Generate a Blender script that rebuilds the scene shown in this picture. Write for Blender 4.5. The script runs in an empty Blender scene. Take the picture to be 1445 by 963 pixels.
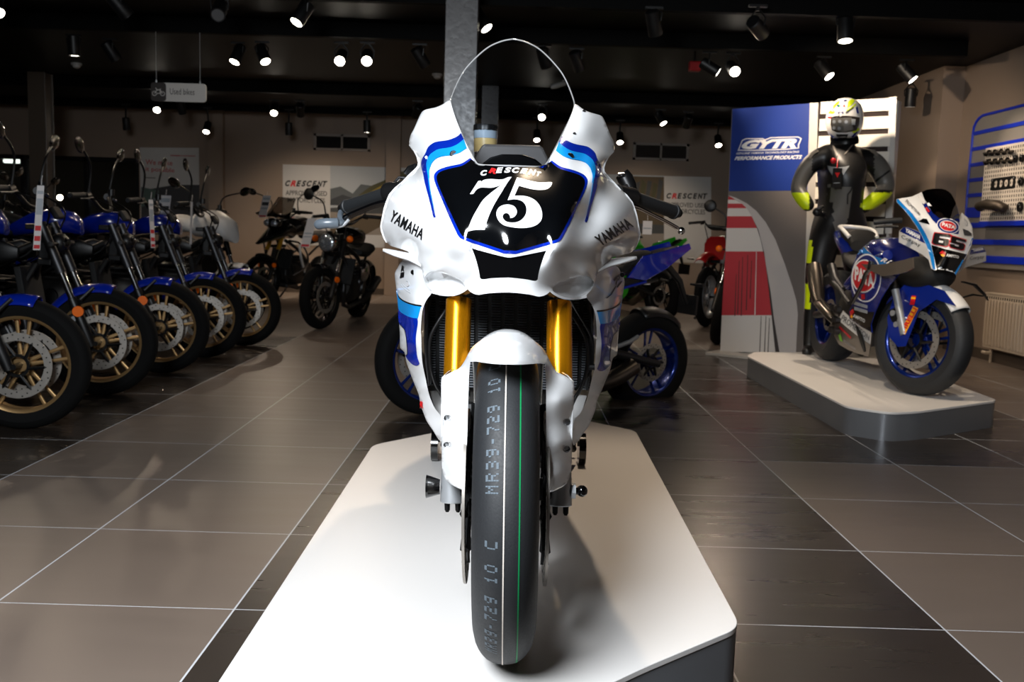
import bpy, bmesh, math, random
import numpy as np
from mathutils import Vector, Matrix, geometry
from mathutils.bvhtree import BVHTree
random.seed(7)
PI = math.pi
SC = bpy.context.scene
COL = SC.collection

# ------------------------------------------------------------------ camera model (also used to measure positions)
FW, FH, FL = 1445.0, 963.0, 1353.0
CP, CR, CY, CH = .1114, .0302, .0024, .955
_cp, _sp = math.cos(CP), math.sin(CP)
CF = np.array([math.sin(CY) * _cp, math.cos(CY) * _cp, -_sp])
_r0 = np.array([math.cos(CY), -math.sin(CY), 0]); _u0 = np.cross(_r0, CF)
CRt = math.cos(CR) * _r0 + math.sin(CR) * _u0
CU = -math.sin(CR) * _r0 + math.cos(CR) * _u0
CO = np.array([0, 0, CH])
def ray(px, py): return CF + CRt * (px - FW / 2) / FL - CU * (py - FH / 2) / FL
def PY(px, py, Y): d = ray(px, py); return Vector(CO + d * (Y / d[1]))
def PZ(px, py, z): d = ray(px, py); return Vector(CO + d * ((z - CH) / d[2]))
def PX(px, py, X): d = ray(px, py); return Vector(CO + d * (X / d[0]))
def AB(px, py): d = ray(px, py); return (d[0] / d[1], d[2] / d[1])
def WAB(a, b, Y): return Vector((a * Y, Y, CH + b * Y))
def zm(x0, y0, s, pts): return [(x0 + x / s, y0 + y / s) for x, y in pts]

# ------------------------------------------------------------------ materials
def lin(c):
    return tuple(((v / 255) / 12.92 if v / 255 <= .04045 else ((v / 255 + .055) / 1.055) ** 2.4) for v in c)
def nodes(m):
    m.use_nodes = True
    return m.node_tree.nodes, m.node_tree.links, m.node_tree.nodes['Principled BSDF']
def mat(name, rgb, rough=.5, metal=0., coat=0., emit=None, estr=1., bump=0., bscale=200., spec=.5, var=0., vscale=30.):
    m = bpy.data.materials.new(name)
    n, l, p = nodes(m)
    c = lin(rgb)
    p.inputs['Base Color'].default_value = (*c, 1)
    p.inputs['Roughness'].default_value = rough
    p.inputs['Metallic'].default_value = metal
    p.inputs['Coat Weight'].default_value = coat
    p.inputs['Coat Roughness'].default_value = .04
    p.inputs['Specular IOR Level'].default_value = spec
    if emit:
        p.inputs['Emission Color'].default_value = (*lin(emit), 1)
        p.inputs['Emission Strength'].default_value = estr
    if bump or var:
        tc = n.new('ShaderNodeTexCoord'); nz = n.new('ShaderNodeTexNoise')
        nz.inputs['Scale'].default_value = bscale if bump else vscale; nz.inputs['Detail'].default_value = 4
        l.new(tc.outputs['Object'], nz.inputs['Vector'])
        if bump:
            b = n.new('ShaderNodeBump'); b.inputs['Strength'].default_value = bump; b.inputs['Distance'].default_value = .002
            l.new(nz.outputs['Fac'], b.inputs['Height']); l.new(b.outputs['Normal'], p.inputs['Normal'])
        if var:
            r = n.new('ShaderNodeMapRange'); r.inputs['To Min'].default_value = max(0, rough - var); r.inputs['To Max'].default_value = min(1, rough + var)
            l.new(nz.outputs['Fac'], r.inputs['Value']); l.new(r.outputs['Result'], p.inputs['Roughness'])
    return m
M = {}
def mk(k, *a, **kw): M[k] = mat(k, *a, **kw)
mk('gloss_white', (236, 237, 238), .22, coat=.8)
mk('satin_white', (225, 224, 222), .45)
mk('panel_black', (6, 7, 9), .12, coat=1.)
mk('royal_blue', (6, 40, 160), .2, coat=.8)
mk('sky_blue', (20, 150, 230), .2, coat=.8)
mk('decal_white', (235, 235, 235), .35)
mk('decal_black', (10, 11, 13), .4)
mk('decal_red', (215, 30, 35), .35)
mk('decal_grey', (150, 155, 160), .4)
mk('tyre_rubber', (27, 29, 32), .62, bump=.12, bscale=260., var=.12, vscale=40)
mk('tyre_dull', (8, 8, 8), .85, spec=.2, bump=.2, bscale=90.)
mk('tyre_ink', (88, 99, 108), .7)
mk('tyre_white', (215, 205, 195), .6)
mk('tyre_green', (0, 135, 75), .6)
mk('gold_tube', (228, 150, 16), .2, metal=.8)
mk('bronze_rim', (176, 142, 96), .36, metal=.7)
mk('blue_rim', (6, 38, 118), .25, metal=.6, coat=.6)
mk('disc_steel', (172, 166, 158), .42, metal=.7, var=.1, vscale=60)
mk('chrome', (205, 205, 208), .12, metal=1.)
mk('alu', (178, 181, 184), .35, metal=.6)
mk('dark_alu', (70, 70, 72), .42, metal=.9)
mk('titanium', (132, 124, 116), .3, metal=1.)
mk('black_satin', (12, 12, 13), .42)
mk('black_gloss', (6, 6, 7), .15, coat=.7)
mk('black_matt', (9, 9, 10), .75)
mk('deep_black', (3, 3, 4), .9, spec=.05)
mk('black_metal', (20, 20, 21), .38, metal=.5)
mk('grip_rubber', (24, 26, 28), .55, bump=.3, bscale=500)
mk('hose_black', (10, 10, 11), .3)
mk('radiator_fin', (150, 155, 162), .4, metal=.5)
mk('carbon', (28, 27, 26), .3, coat=.5)
mk('seat_black', (15, 14, 14), .68, bump=.2, bscale=300)
mk('amber', (232, 104, 8), .25, emit=(232, 104, 8), estr=.04)  # faint glow added to unlit reflectors and indicators
mk('red_paint', (170, 14, 18), .3, coat=.5)
mk('green_paint', (40, 190, 30), .3, coat=.5)
mk('yellow_gold', (205, 150, 20), .35, metal=.4)
mk('blue_paint', (6, 34, 146), .22, coat=.9)
mk('tag_paper', (205, 200, 198), .7)
mk('tag_red', (190, 40, 45), .7)
mk('lens_glass', (190, 200, 210), .15, metal=.8)
mk('engine_grey', (48, 46, 44), .5, metal=.6)
mk('fluid', (190, 165, 110), .3)
mk('reservoir', (170, 185, 195), .25)
mk('dash_grey', (92, 88, 86), .3, metal=.3)

def clear_mat(name, tint=(245, 248, 250), gl=.06):
    m = bpy.data.materials.new(name); m.use_nodes = True
    n, l = m.node_tree.nodes, m.node_tree.links
    n.clear()
    o = n.new('ShaderNodeOutputMaterial'); mx = n.new('ShaderNodeMixShader')
    t = n.new('ShaderNodeBsdfTransparent'); g = n.new('ShaderNodeBsdfGlossy'); f = n.new('ShaderNodeLayerWeight')
    t.inputs['Color'].default_value = (*lin(tint), 1); g.inputs['Roughness'].default_value = .03
    f.inputs['Blend'].default_value = gl
    l.new(f.outputs['Fresnel'], mx.inputs[0]); l.new(t.outputs[0], mx.inputs[1]); l.new(g.outputs[0], mx.inputs[2]); l.new(mx.outputs[0], o.inputs[0])
    M[name] = m
clear_mat('clear_screen', (238, 240, 242), .014)
clear_mat('smoke_screen', (172, 168, 164), .12)
clear_mat('window_glass', (200, 205, 205), .3)

# ------------------------------------------------------------------ objects
OFF = {}
def off_of(p): return OFF.get(p.name, Vector((0, 0, 0))) if p else Vector((0, 0, 0))
def thing(name, label, cat, loc=(0, 0, 0), group=None, world=True):
    o = bpy.data.objects.new(name, None); COL.objects.link(o)
    o.location = loc; o.empty_display_size = .1
    o['label'] = label; o['category'] = cat
    if group: o['group'] = group
    OFF[o.name] = Vector(loc) if world else Vector((0, 0, 0))
    return o
def tag(o, label, cat, group=None):
    o['label'] = label; o['category'] = cat
    if group: o['group'] = group
    return o
def struct(o): o['kind'] = 'structure'; return o
def kids(o): return [c for c in bpy.data.objects if c.parent == o]
def dup(root, loc=None, rot=None, label=None, group=None):
    def rec(o, par):
        c = o.copy(); COL.objects.link(c); c.parent = par
        for k in list(o.children): rec(k, c)
        return c
    r = rec(root, None)
    if loc is not None: r.location = loc
    if rot is not None: r.rotation_euler = rot
    if label: r['label'] = label
    if group: r['group'] = group
    return r
def frame(d):
    d = Vector(d).normalized()
    up = Vector((0, 0, 1)) if abs(d.z) < .95 else Vector((0, 1, 0))
    s = d.cross(up).normalized(); return d, s, s.cross(d).normalized()
def catmull(pts, n=6, closed=False):
    P = [Vector(p) for p in pts]; N = len(P); out = []
    if N < 3: return P
    rng = range(N) if closed else range(N - 1)
    for i in rng:
        a = P[(i - 1) % N] if closed or i > 0 else P[i]
        b, c = P[i], P[(i + 1) % N]
        d = P[(i + 2) % N] if closed or i + 2 < N else c
        for k in range(n):
            t = k / n
            out.append(.5 * ((2 * b) + (c - a) * t + (2 * a - 5 * b + 4 * c - d) * t * t + (3 * b - a - 3 * c + d) * t ** 3))
    if not closed: out.append(P[-1])
    return out
class MB:
    def __init__(s): s.v = []; s.f = []
    def add(s, vs, fs):
        k = len(s.v); s.v += [Vector(v) for v in vs]; s.f += [tuple(i + k for i in f) for f in fs]; return s
    def box(s, c, size, R=None, taper=1.):
        c = Vector(c); x, y, z = [q / 2 for q in size]
        vs = [Vector((i * x * (taper if k > 0 else 1), j * y * (taper if k > 0 else 1), k * z)) for k in (-1, 1) for j in (-1, 1) for i in (-1, 1)]
        if R is not None: vs = [R @ v for v in vs]
        return s.add([v + c for v in vs], [(0, 2, 3, 1), (4, 5, 7, 6), (0, 1, 5, 4), (2, 6, 7, 3), (0, 4, 6, 2), (1, 3, 7, 5)])
    def rings(s, R, cap=True, closed=False, wrap=True):
        n = len(R[0]); k = len(s.v)
        for r in R: s.v += [Vector(p) for p in r]
        m = len(R)
        for i in range(m if closed else m - 1):
            j = (i + 1) % m
            for q in range(n if wrap else n - 1):
                w = (q + 1) % n
                s.f.append((k + i * n + q, k + i * n + w, k + j * n + w, k + j * n + q))
        if cap and not closed and wrap:
            s.f.append(tuple(k + q for q in reversed(range(n)))); s.f.append(tuple(k + (m - 1) * n + q for q in range(n)))
        return s
    def cyl(s, p0, p1, r0, r1=None, n=16, cap=True):
        r1 = r0 if r1 is None else r1
        p0, p1 = Vector(p0), Vector(p1); d, a, b = frame(p1 - p0)
        ring = lambda p, r: [p + (a * math.cos(t) + b * math.sin(t)) * r for t in [2 * PI * i / n for i in range(n)]]
        return s.rings([ring(p0, r0), ring(p1, r1)], cap)
    def tube(s, pts, r, n=10, closed=False, flat=1.):
        P = [Vector(p) for p in pts]; N = len(P); R = []
        pa = None
        for i, p in enumerate(P):
            d = (P[(i + 1) % N] - P[i - 1]) if closed or 0 < i < N - 1 else (P[1] - P[0] if i == 0 else P[-1] - P[-2])
            d = d.normalized()
            if pa is None: _, a, b = frame(d)
            else:
                a = (pa - d * pa.dot(d)).normalized(); b = a.cross(d) * -1
            pa = a; b = d.cross(a)
            rr = r[i] if isinstance(r, (list, tuple)) else r
            R.append([p + (a * math.cos(t) + b * math.sin(t) * flat) * rr for t in [2 * PI * k / n for k in range(n)]])
        return s.rings(R, True, closed)
    def lathe(s, prof, c, axis=(1, 0, 0), n=48, cap=False):
        """prof: (radius, along) pairs, closed profile when first == last"""
        d, a, b = frame(axis); c = Vector(c)
        R = [[c + d * h + (a * math.cos(t) + b * math.sin(t)) * r for r, h in prof] for t in [2 * PI * i / n for i in range(n)]]
        return s.rings(R, False, True, wrap=False)
    def ell(s, c, r, n=16, m=10, R=None):
        c = Vector(c); r = Vector(r); k = len(s.v); vs = []
        for i in range(1, m):
            ph = PI * i / m
            for j in range(n):
                th = 2 * PI * j / n
                vs.append(Vector((r.x * math.sin(ph) * math.cos(th), r.y * math.sin(ph) * math.sin(th), r.z * math.cos(ph))))
        vs += [Vector((0, 0, r.z)), Vector((0, 0, -r.z))]
        if R is not None: vs = [R @ v for v in vs]
        fs = []
        for i in range(m - 2):
            for j in range(n): fs.append((i * n + j, i * n + n * 0 + (j + 1) % n, (i + 1) * n + (j + 1) % n, (i + 1) * n + j))
        T, B = (m - 1) * n, (m - 1) * n + 1
        for j in range(n): fs.append((T, (j + 1) % n, j)); fs.append((B, (m - 2) * n + j, (m - 2) * n + (j + 1) % n))
        fs = [tuple(reversed(f)) if len(f) == 4 else f for f in fs]
        return s.add([v + c for v in vs], fs)
    def prism(s, poly, mp, th):
        """poly: 2D outline; mp(x, y, t) -> 3D point; t in (0, th)"""
        n = len(poly)
        vs = [mp(x, y, 0) for x, y in poly] + [mp(x, y, th) for x, y in poly]
        fs = [(i, (i + 1) % n, (i + 1) % n + n, i + n) for i in range(n)]
        tri = geometry.tessellate_polygon([[Vector((x, y, 0)) for x, y in poly]])
        fs += [tuple(t) for t in tri] + [tuple(i + n for i in reversed(t)) for t in tri]
        return s.add(vs, fs)
    def grid(s, rows, thick=None):
        return s.rings(rows, False, False, wrap=False)
    def mir(s, X0=0., axis=0):
        k = len(s.v); vs = []
        for v in s.v:
            q = Vector(v); q[axis] = 2 * X0 - q[axis]; vs.append(q)
        fs = [tuple(reversed(f)) for f in s.f]
        m = MB(); m.v = vs; m.f = fs; return m
    def join(s, o): return s.add(o.v, o.f)
    def xf(s, Mx): s.v = [Mx @ v for v in s.v]; return s
    def build(s, name, m=None, parent=None, smooth=True, ang=40, bevel=0., sub=0, solid=0., soff=-1., fixn=True):
        o0 = off_of(parent)
        me = bpy.data.meshes.new(name); me.from_pydata([v - o0 for v in s.v], [], s.f); me.validate()
        if fixn:
            bm = bmesh.new(); bm.from_mesh(me); bmesh.ops.recalc_face_normals(bm, faces=bm.faces); bm.to_mesh(me); bm.free()
        if m is not None:
            for q in (m if isinstance(m, (list, tuple)) else [m]): me.materials.append(M[q] if isinstance(q, str) else q)
        if smooth:
            me.polygons.foreach_set('use_smooth', [True] * len(me.polygons))
            me.set_sharp_from_angle(angle=math.radians(ang))
        o = bpy.data.objects.new(name, me); COL.objects.link(o)
        if parent: o.parent = parent; OFF[o.name] = o0
        if solid:
            q = o.modifiers.new('thickness', 'SOLIDIFY'); q.thickness = solid; q.offset = soff
        if bevel:
            q = o.modifiers.new('edge', 'BEVEL'); q.width = bevel; q.segments = 2; q.limit_method = 'ANGLE'; q.angle_limit = math.radians(40)
        if sub:
            q = o.modifiers.new('smooth', 'SUBSURF'); q.levels = sub; q.render_levels = sub
        return o

# ------------------------------------------------------------------ plane filling, surfaces through measured points
def inpoly(x, y, P):
    c = False; j = len(P) - 1
    for i in range(len(P)):
        if ((P[i][1] > y) != (P[j][1] > y)) and (x < (P[j][0] - P[i][0]) * (y - P[i][1]) / (P[j][1] - P[i][1]) + P[i][0]): c = not c
        j = i
    return c
def resamp(P, step):
    out = []
    for i in range(len(P)):
        a, b = P[i], P[(i + 1) % len(P)]
        n = max(1, int(math.dist(a, b) / step + .5))
        for k in range(n): out.append((a[0] + (b[0] - a[0]) * k / n, a[1] + (b[1] - a[1]) * k / n))
    return out
def fill(poly, step, holes=()):
    loops = [resamp(poly, step)] + [resamp(h, step) for h in holes]
    vs = []; es = []
    for L in loops:
        k = len(vs); vs += [Vector(p) for p in L]; es += [(k + i, k + (i + 1) % len(L)) for i in range(len(L))]
    xs = [p[0] for p in poly]; ys = [p[1] for p in poly]
    y = min(ys) + step * .5; row = 0
    bnd = np.array([tuple(v) for v in vs])
    while y < max(ys):
        x = min(xs) + step * (.5 if row % 2 else 1.)
        while x < max(xs):
            if inpoly(x, y, poly) and not any(inpoly(x, y, h) for h in holes):
                if ((bnd - (x, y)) ** 2).sum(1).min() > (step * .45) ** 2: vs.append(Vector((x, y)))
            x += step
        y += step * .87; row += 1
    r = geometry.delaunay_2d_cdt(vs, es, [], 0, 1e-7)
    V = [tuple(v) for v in r[0]]; F = []
    for t in r[2]:
        cx = sum(V[i][0] for i in t) / 3; cy = sum(V[i][1] for i in t) / 3
        if inpoly(cx, cy, poly) and not any(inpoly(cx, cy, h) for h in holes): F.append(tuple(t))
    return V, F
class Surf:
    """thin-plate surface of depth through measured points (world points)"""
    def __init__(s, pts, extra=None, lam=1e-6):
        s.q = np.array([(p[0] / p[1], (p[2] - CH) / p[1]) for p in pts]); y = np.array([p[1] for p in pts]); n = len(y)
        s.extra = extra
        A = np.zeros((n + 3, n + 3)); A[:n, :n] = s.k(s.q, s.q) + lam * np.eye(n)
        A[:n, n] = 1; A[:n, n + 1:] = s.q; A[n, :n] = 1; A[n + 1:, :n] = s.q.T
        s.w = np.linalg.lstsq(A, np.concatenate([y, [0, 0, 0]]), rcond=None)[0]
    def k(s, a, b):
        d = np.sqrt(((a[:, None] - b[None]) ** 2).sum(-1)) * 10 + 1e-12
        return d * d * np.log(d)
    def Y(s, ab):
        ab = np.asarray(ab, float).reshape(-1, 2); n = len(s.q)
        y = s.k(ab, s.q) @ s.w[:n] + s.w[n] + ab @ s.w[n + 1:]
        if s.extra: y = y + np.array([s.extra(a, b) for a, b in ab])
        return y
    def P(s, px, py, d=0.): a, b = AB(px, py); return WAB(a, b, float(s.Y([(a, b)])[0]) - d)
def slabify(front, back, F):
    """front and back vertex lists sharing faces F -> closed slab"""
    n = len(front); mb = MB(); mb.add(list(front) + list(back), list(F) + [tuple(i + n for i in reversed(f)) for f in F])
    cnt = {}
    for f in F:
        for i in range(len(f)):
            e = (f[i], f[(i + 1) % len(f)]); cnt[e] = cnt.get(e, 0) + 1
    for (p, q) in cnt:
        if (q, p) not in cnt: mb.f.append((q, p, p + n, q + n))
    return mb
def shell(name, poly, surf, step, m, parent, holes=(), thick=.004, lift=0., ang=35, build=True):
    V, F = fill(poly, step, holes); Y = surf.Y(V) - lift
    mb = slabify([WAB(a, b, y) for (a, b), y in zip(V, Y)], [WAB(a, b, y + thick) for (a, b), y in zip(V, Y)], F)
    return mb.build(name, m, parent, ang=ang) if build else mb
def text_mesh(s, shear=0., bold=0., space=1., res=3, sub=0.):
    c = bpy.data.curves.new('t', 'FONT'); c.body = s; c.shear = shear; c.offset = bold; c.space_character = space; c.resolution_u = res
    o = bpy.data.objects.new('t', c); COL.objects.link(o)
    bpy.context.view_layer.update()
    me = o.evaluated_get(bpy.context.evaluated_depsgraph_get()).to_mesh()
    V = [(v.co.x, v.co.y) for v in me.vertices]; F = [tuple(p.vertices) for p in me.polygons]
    bpy.data.objects.remove(o); bpy.data.curves.remove(c)
    if sub:
        bm = bmesh.new(); bv = [bm.verts.new((x, y, 0)) for x, y in V]
        for f in F:
            try: bm.faces.new([bv[i] for i in f])
            except ValueError: pass
        for _ in range(4):
            E = [e for e in bm.edges if e.calc_length() > sub]
            if not E: break
            bmesh.ops.subdivide_edges(bm, edges=E, cuts=1, use_grid_fill=True)
            bmesh.ops.triangulate(bm, faces=[f for f in bm.faces if len(f.verts) > 3])
        bm.verts.index_update(); V = [(v.co.x, v.co.y) for v in bm.verts]; F = [tuple(v.index for v in f.verts) for f in bm.faces]; bm.free()
    x0 = min(v[0] for v in V); x1 = max(v[0] for v in V); y0 = min(v[1] for v in V); y1 = max(v[1] for v in V)
    return [((x - x0) / (x1 - x0), (y - y0) / (y1 - y0)) for x, y in V], F
def bil(q, u, v):
    """q: corners bottom-left, bottom-right, top-right, top-left"""
    w = ((1 - u) * (1 - v), u * (1 - v), u * v, (1 - u) * v)
    return tuple(sum(w[i] * q[i][k] for i in range(4)) for k in range(len(q[0])))
def flat_text(s, quad, m, parent=None, name='lettering', lift=.001, n=None, **kw):
    """text on a flat thing; quad = world corners bl, br, tr, tl; n = outward normal"""
    V, F = text_mesh(s, **kw); quad = [Vector(q) for q in quad]
    if n is None: n = (quad[1] - quad[0]).cross(quad[3] - quad[0]).normalized()
    mb = MB(); mb.add([Vector(bil(quad, u, v)) + Vector(n) * lift for u, v in V], F)
    o = mb.build(name, m, parent, smooth=False, fixn=False)
    q = o.modifiers.new('thickness', 'SOLIDIFY'); q.thickness = .0008; q.offset = 0
    return o
class Skin:
    """finds the point of already built panels behind a place on the photograph"""
    def __init__(s, objs, post=None):
        dg = bpy.context.evaluated_depsgraph_get(); vs = []; fs = []
        bpy.context.view_layer.update()
        dg = bpy.context.evaluated_depsgraph_get()
        for o in objs:
            e = o.evaluated_get(dg); me = e.to_mesh(); k = len(vs)
            vs += [(post(o.matrix_world @ v.co) if post else o.matrix_world @ v.co) for v in me.vertices]; fs += [tuple(i + k for i in p.vertices) for p in me.polygons]
            e.to_mesh_clear()
        s.t = BVHTree.FromPolygons(vs, fs); s.last = None
    def hit(s, px, py, lift=.0012):
        d = Vector(ray(px, py)).normalized()
        r = s.t.ray_cast(Vector(CO), d)
        if r[0] is None:
            r = s.t.find_nearest(Vector(CO) + d * (s.last if s.last else 2.))
            if r[0] is None: return None
            return Vector(CO) + d * (r[0] - Vector(CO)).length - d * lift
        s.last = (r[0] - Vector(CO)).length
        n = r[1]
        if n.dot(d) > 0: n = -n
        return r[0] - d * min(.02, lift / max(.3, abs(n.dot(d))))
def decal(name, poly, skin, m, parent, step=4., holes=(), lift=.0012):
    V, F = fill(poly, step, holes)
    P = [skin.hit(x, y, lift) for x, y in V]
    mb = MB(); mb.add(P, F)
    return mb.build(name, m, parent, ang=60, fixn=False)
def decal_text(s, quad, skin, m, parent, name='lettering', lift=.0018, **kw):
    kw.setdefault('sub', .25)
    V, F = text_mesh(s, **kw)
    P = [skin.hit(*bil(quad, u, v), lift) for u, v in V]
    mb = MB(); mb.add(P, F)
    return mb.build(name, m, parent, ang=60, fixn=False)
def chaikin(P, it=2, closed=True):
    for _ in range(it):
        Q = []
        n = len(P)
        for i in range(n if closed else n - 1):
            a, b = P[i], P[(i + 1) % n]
            Q += [(a[0] * .75 + b[0] * .25, a[1] * .75 + b[1] * .25), (a[0] * .25 + b[0] * .75, a[1] * .25 + b[1] * .75)]
        if not closed: Q = [P[0]] + Q + [P[-1]]
        P = Q
    return P
# ------------------------------------------------------------------ setting
X0F, TXF, Y0F, TYF = -.669, .594, 2.309, .6025
CEIL = 2.6; BACK = 14.2
def floor_mat():
    m = bpy.data.materials.new('floor_tiles'); n, l, p = nodes(m)
    tc = n.new('ShaderNodeTexCoord'); sx = n.new('ShaderNodeSeparateXYZ'); l.new(tc.outputs['Object'], sx.inputs[0])
    def mt(op, a, b=None, c=None):
        q = n.new('ShaderNodeMath'); q.operation = op
        for i, v in enumerate((a, b, c)):
            if v is None: continue
            if isinstance(v, (int, float)): q.inputs[i].default_value = v
            else: l.new(v, q.inputs[i])
        return q.outputs[0]
    x, y = sx.outputs[0], sx.outputs[1]
    def edge(v, o, t, half):
        u = mt('DIVIDE', mt('SUBTRACT', v, o), t); f = mt('FRACT', u); d = mt('MINIMUM', f, mt('SUBTRACT', 1., f))
        return mt('LESS_THAN', mt('MULTIPLY', d, t), half), mt('FLOOR', u)
    ex, ix = edge(x, X0F, TXF, .0024); ey, iy = edge(y, Y0F, TYF, .0019)
    grout = mt('MAXIMUM', ex, ey)
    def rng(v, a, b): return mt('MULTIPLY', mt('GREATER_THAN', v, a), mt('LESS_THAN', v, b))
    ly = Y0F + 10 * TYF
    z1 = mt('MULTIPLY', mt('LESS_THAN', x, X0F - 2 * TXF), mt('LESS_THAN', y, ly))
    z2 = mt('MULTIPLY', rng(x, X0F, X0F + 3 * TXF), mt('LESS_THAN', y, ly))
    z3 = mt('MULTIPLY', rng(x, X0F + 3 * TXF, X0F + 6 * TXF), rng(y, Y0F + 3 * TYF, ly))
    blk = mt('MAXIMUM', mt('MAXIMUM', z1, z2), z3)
    cm = n.new('ShaderNodeCombineXYZ'); l.new(ix, cm.inputs[0]); l.new(iy, cm.inputs[1])
    wn = n.new('ShaderNodeTexWhiteNoise'); wn.noise_dimensions = '2D'; l.new(cm.outputs[0], wn.inputs['Vector'])
    nz = n.new('ShaderNodeTexNoise'); nz.inputs['Scale'].default_value = 3.5; nz.inputs['Detail'].default_value = 5
    mp = n.new('ShaderNodeMapping'); mp.inputs['Scale'].default_value = (.5, 4, 1); l.new(tc.outputs['Object'], mp.inputs[0]); l.new(mp.outputs[0], nz.inputs['Vector'])
    var = mt('ADD', mt('MULTIPLY', wn.outputs[0], .10), mt('ADD', mt('MULTIPLY', nz.outputs[0], .16), .87))
    def rgb(c): q = n.new('ShaderNodeRGB'); q.outputs[0].default_value = (*lin(c), 1); return q.outputs[0]
    def mix(f, a, b):
        q = n.new('ShaderNodeMix'); q.data_type = 'RGBA'; l.new(f, q.inputs[0]); l.new(a, q.inputs[6]); l.new(b, q.inputs[7]); return q.outputs[2]
    sp = n.new('ShaderNodeTexNoise'); sp.inputs['Scale'].default_value = 700.
    l.new(tc.outputs['Object'], sp.inputs['Vector'])
    spk = mt('MULTIPLY', sp.outputs[0], .5)
    dark = mix(spk, rgb((38, 33, 30)), rgb((62, 54, 48)))
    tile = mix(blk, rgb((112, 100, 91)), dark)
    sc = n.new('ShaderNodeVectorMath'); sc.operation = 'SCALE'; l.new(tile, sc.inputs[0]); l.new(var, sc.inputs['Scale'])
    colr = mix(grout, sc.outputs[0], rgb((196, 200, 206)))
    l.new(colr, p.inputs['Base Color'])
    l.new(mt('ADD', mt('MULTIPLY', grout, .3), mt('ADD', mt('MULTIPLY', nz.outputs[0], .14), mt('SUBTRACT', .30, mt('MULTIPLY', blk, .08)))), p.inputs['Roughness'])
    b = n.new('ShaderNodeBump'); b.inputs['Strength'].default_value = .25; b.inputs['Distance'].default_value = .001
    l.new(mt('SUBTRACT', 1., grout), b.inputs['Height']); l.new(b.outputs[0], p.inputs['Normal'])
    return m
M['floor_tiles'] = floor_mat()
mk('wall_paint', (150, 132, 117), .6, bump=.1, bscale=60)
mk('ceiling_paint', (7, 6, 6), .5, spec=.12, bump=.15, bscale=8)
mk('rail_black', (5, 5, 5), .7, spec=.1)
mk('column_paint', (80, 78, 78), .3, bump=.5, bscale=26, var=.14, vscale=22)
mk('skirting', (78, 68, 60), .5)
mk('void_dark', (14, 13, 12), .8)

def slab(name, a, b, m):
    a, b = Vector(a), Vector(b)
    o = MB().box((a + b) / 2, [abs(q) for q in (b - a)]).build(name, m, None, smooth=False); return struct(o)
XL, XR1, XR2, YF = -9.0, 4.1, 3.9, -3.5
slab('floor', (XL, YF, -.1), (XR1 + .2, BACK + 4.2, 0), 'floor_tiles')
slab('ceiling', (XL, YF, CEIL), (XR1 + .2, BACK + 4.2, CEIL + .1), 'ceiling_paint')
slab('wall_left', (XL - .15, YF, 0), (XL, BACK + 4.2, CEIL), 'wall_paint')
slab('wall_front', (XL, YF - .15, 0), (XR1 + .2, YF, CEIL), 'wall_paint')
# right wall with its step at the pillar
o = MB().box((XR1 + .1, (YF + 9) / 2, CEIL / 2), (.2, 9 - YF, CEIL)).box((XR2 + .2, (9 + BACK) / 2, CEIL / 2), (.4, BACK - 9, CEIL)).build('wall_right', 'wall_paint', None, smooth=False); struct(o)
# back wall with an opening to a dim room on the left
wx0 = PY(-60, 225, BACK).x; wx1 = PY(196, 225, BACK).x; wz1 = PY(120, 221, BACK).z
mb = MB()
mb.box(((wx1 + XR1) / 2, BACK + .1, CEIL / 2), (XR1 - wx1, .2, CEIL))
mb.box(((wx0 + XL) / 2, BACK + .1, CEIL / 2), (wx0 - XL, .2, CEIL))
mb.box(((wx0 + wx1) / 2, BACK + .1, (wz1 + CEIL) / 2), (wx1 - wx0, .2, CEIL - wz1))
mb.box(((wx0 + wx1) / 2, BACK + .1, .15), (wx1 - wx0, .2, .3))
struct(mb.build('wall_back', 'wall_paint', None, smooth=False))
slab('wall_beyond', (XL, BACK + 4.2, 0), (wx1 + 2, BACK + 4.3, CEIL), 'wall_paint')
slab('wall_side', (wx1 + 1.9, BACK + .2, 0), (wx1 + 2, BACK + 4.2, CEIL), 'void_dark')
win = thing('window_1', 'wide interior window in the back wall looking into a dim room', 'window', ((wx0 + wx1) / 2, BACK + .1, .3))
win['kind'] = 'structure'
mb = MB()
for x in (wx0 + .03, wx0 + (wx1 - wx0) * .35, wx0 + (wx1 - wx0) * .7, wx1 - .03): mb.box((x, BACK + .08, (wz1 + .3) / 2), (.06, .1, wz1 - .3))
for z in (.33, wz1 - .03): mb.box(((wx0 + wx1) / 2, BACK + .08, z), (wx1 - wx0, .1, .06))
mb.build('window_frame', 'black_satin', win, smooth=False)
MB().box(((wx0 + wx1) / 2, BACK + .1, (wz1 + .3) / 2), (wx1 - wx0 - .06, .012, wz1 - .36)).build('window_pane', 'window_glass', win, smooth=False)
# skirting
slab('baseboard_back', (wx1, BACK - .02, 0), (XR2, BACK, .09), 'skirting')
slab('baseboard_right', (XR1 - .02, YF, 0), (XR1, 8.98, .09), 'skirting')
# shallow pilasters on the back wall
for i, (x0, x1) in enumerate(((298, 318), (545, 565))):
    a, b = PY(x0, 300, BACK), PY(x1, 300, BACK)
    slab('trim_%d' % (i + 1), (a.x, BACK - .12, 0), (b.x, BACK, CEIL), 'wall_paint')
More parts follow.
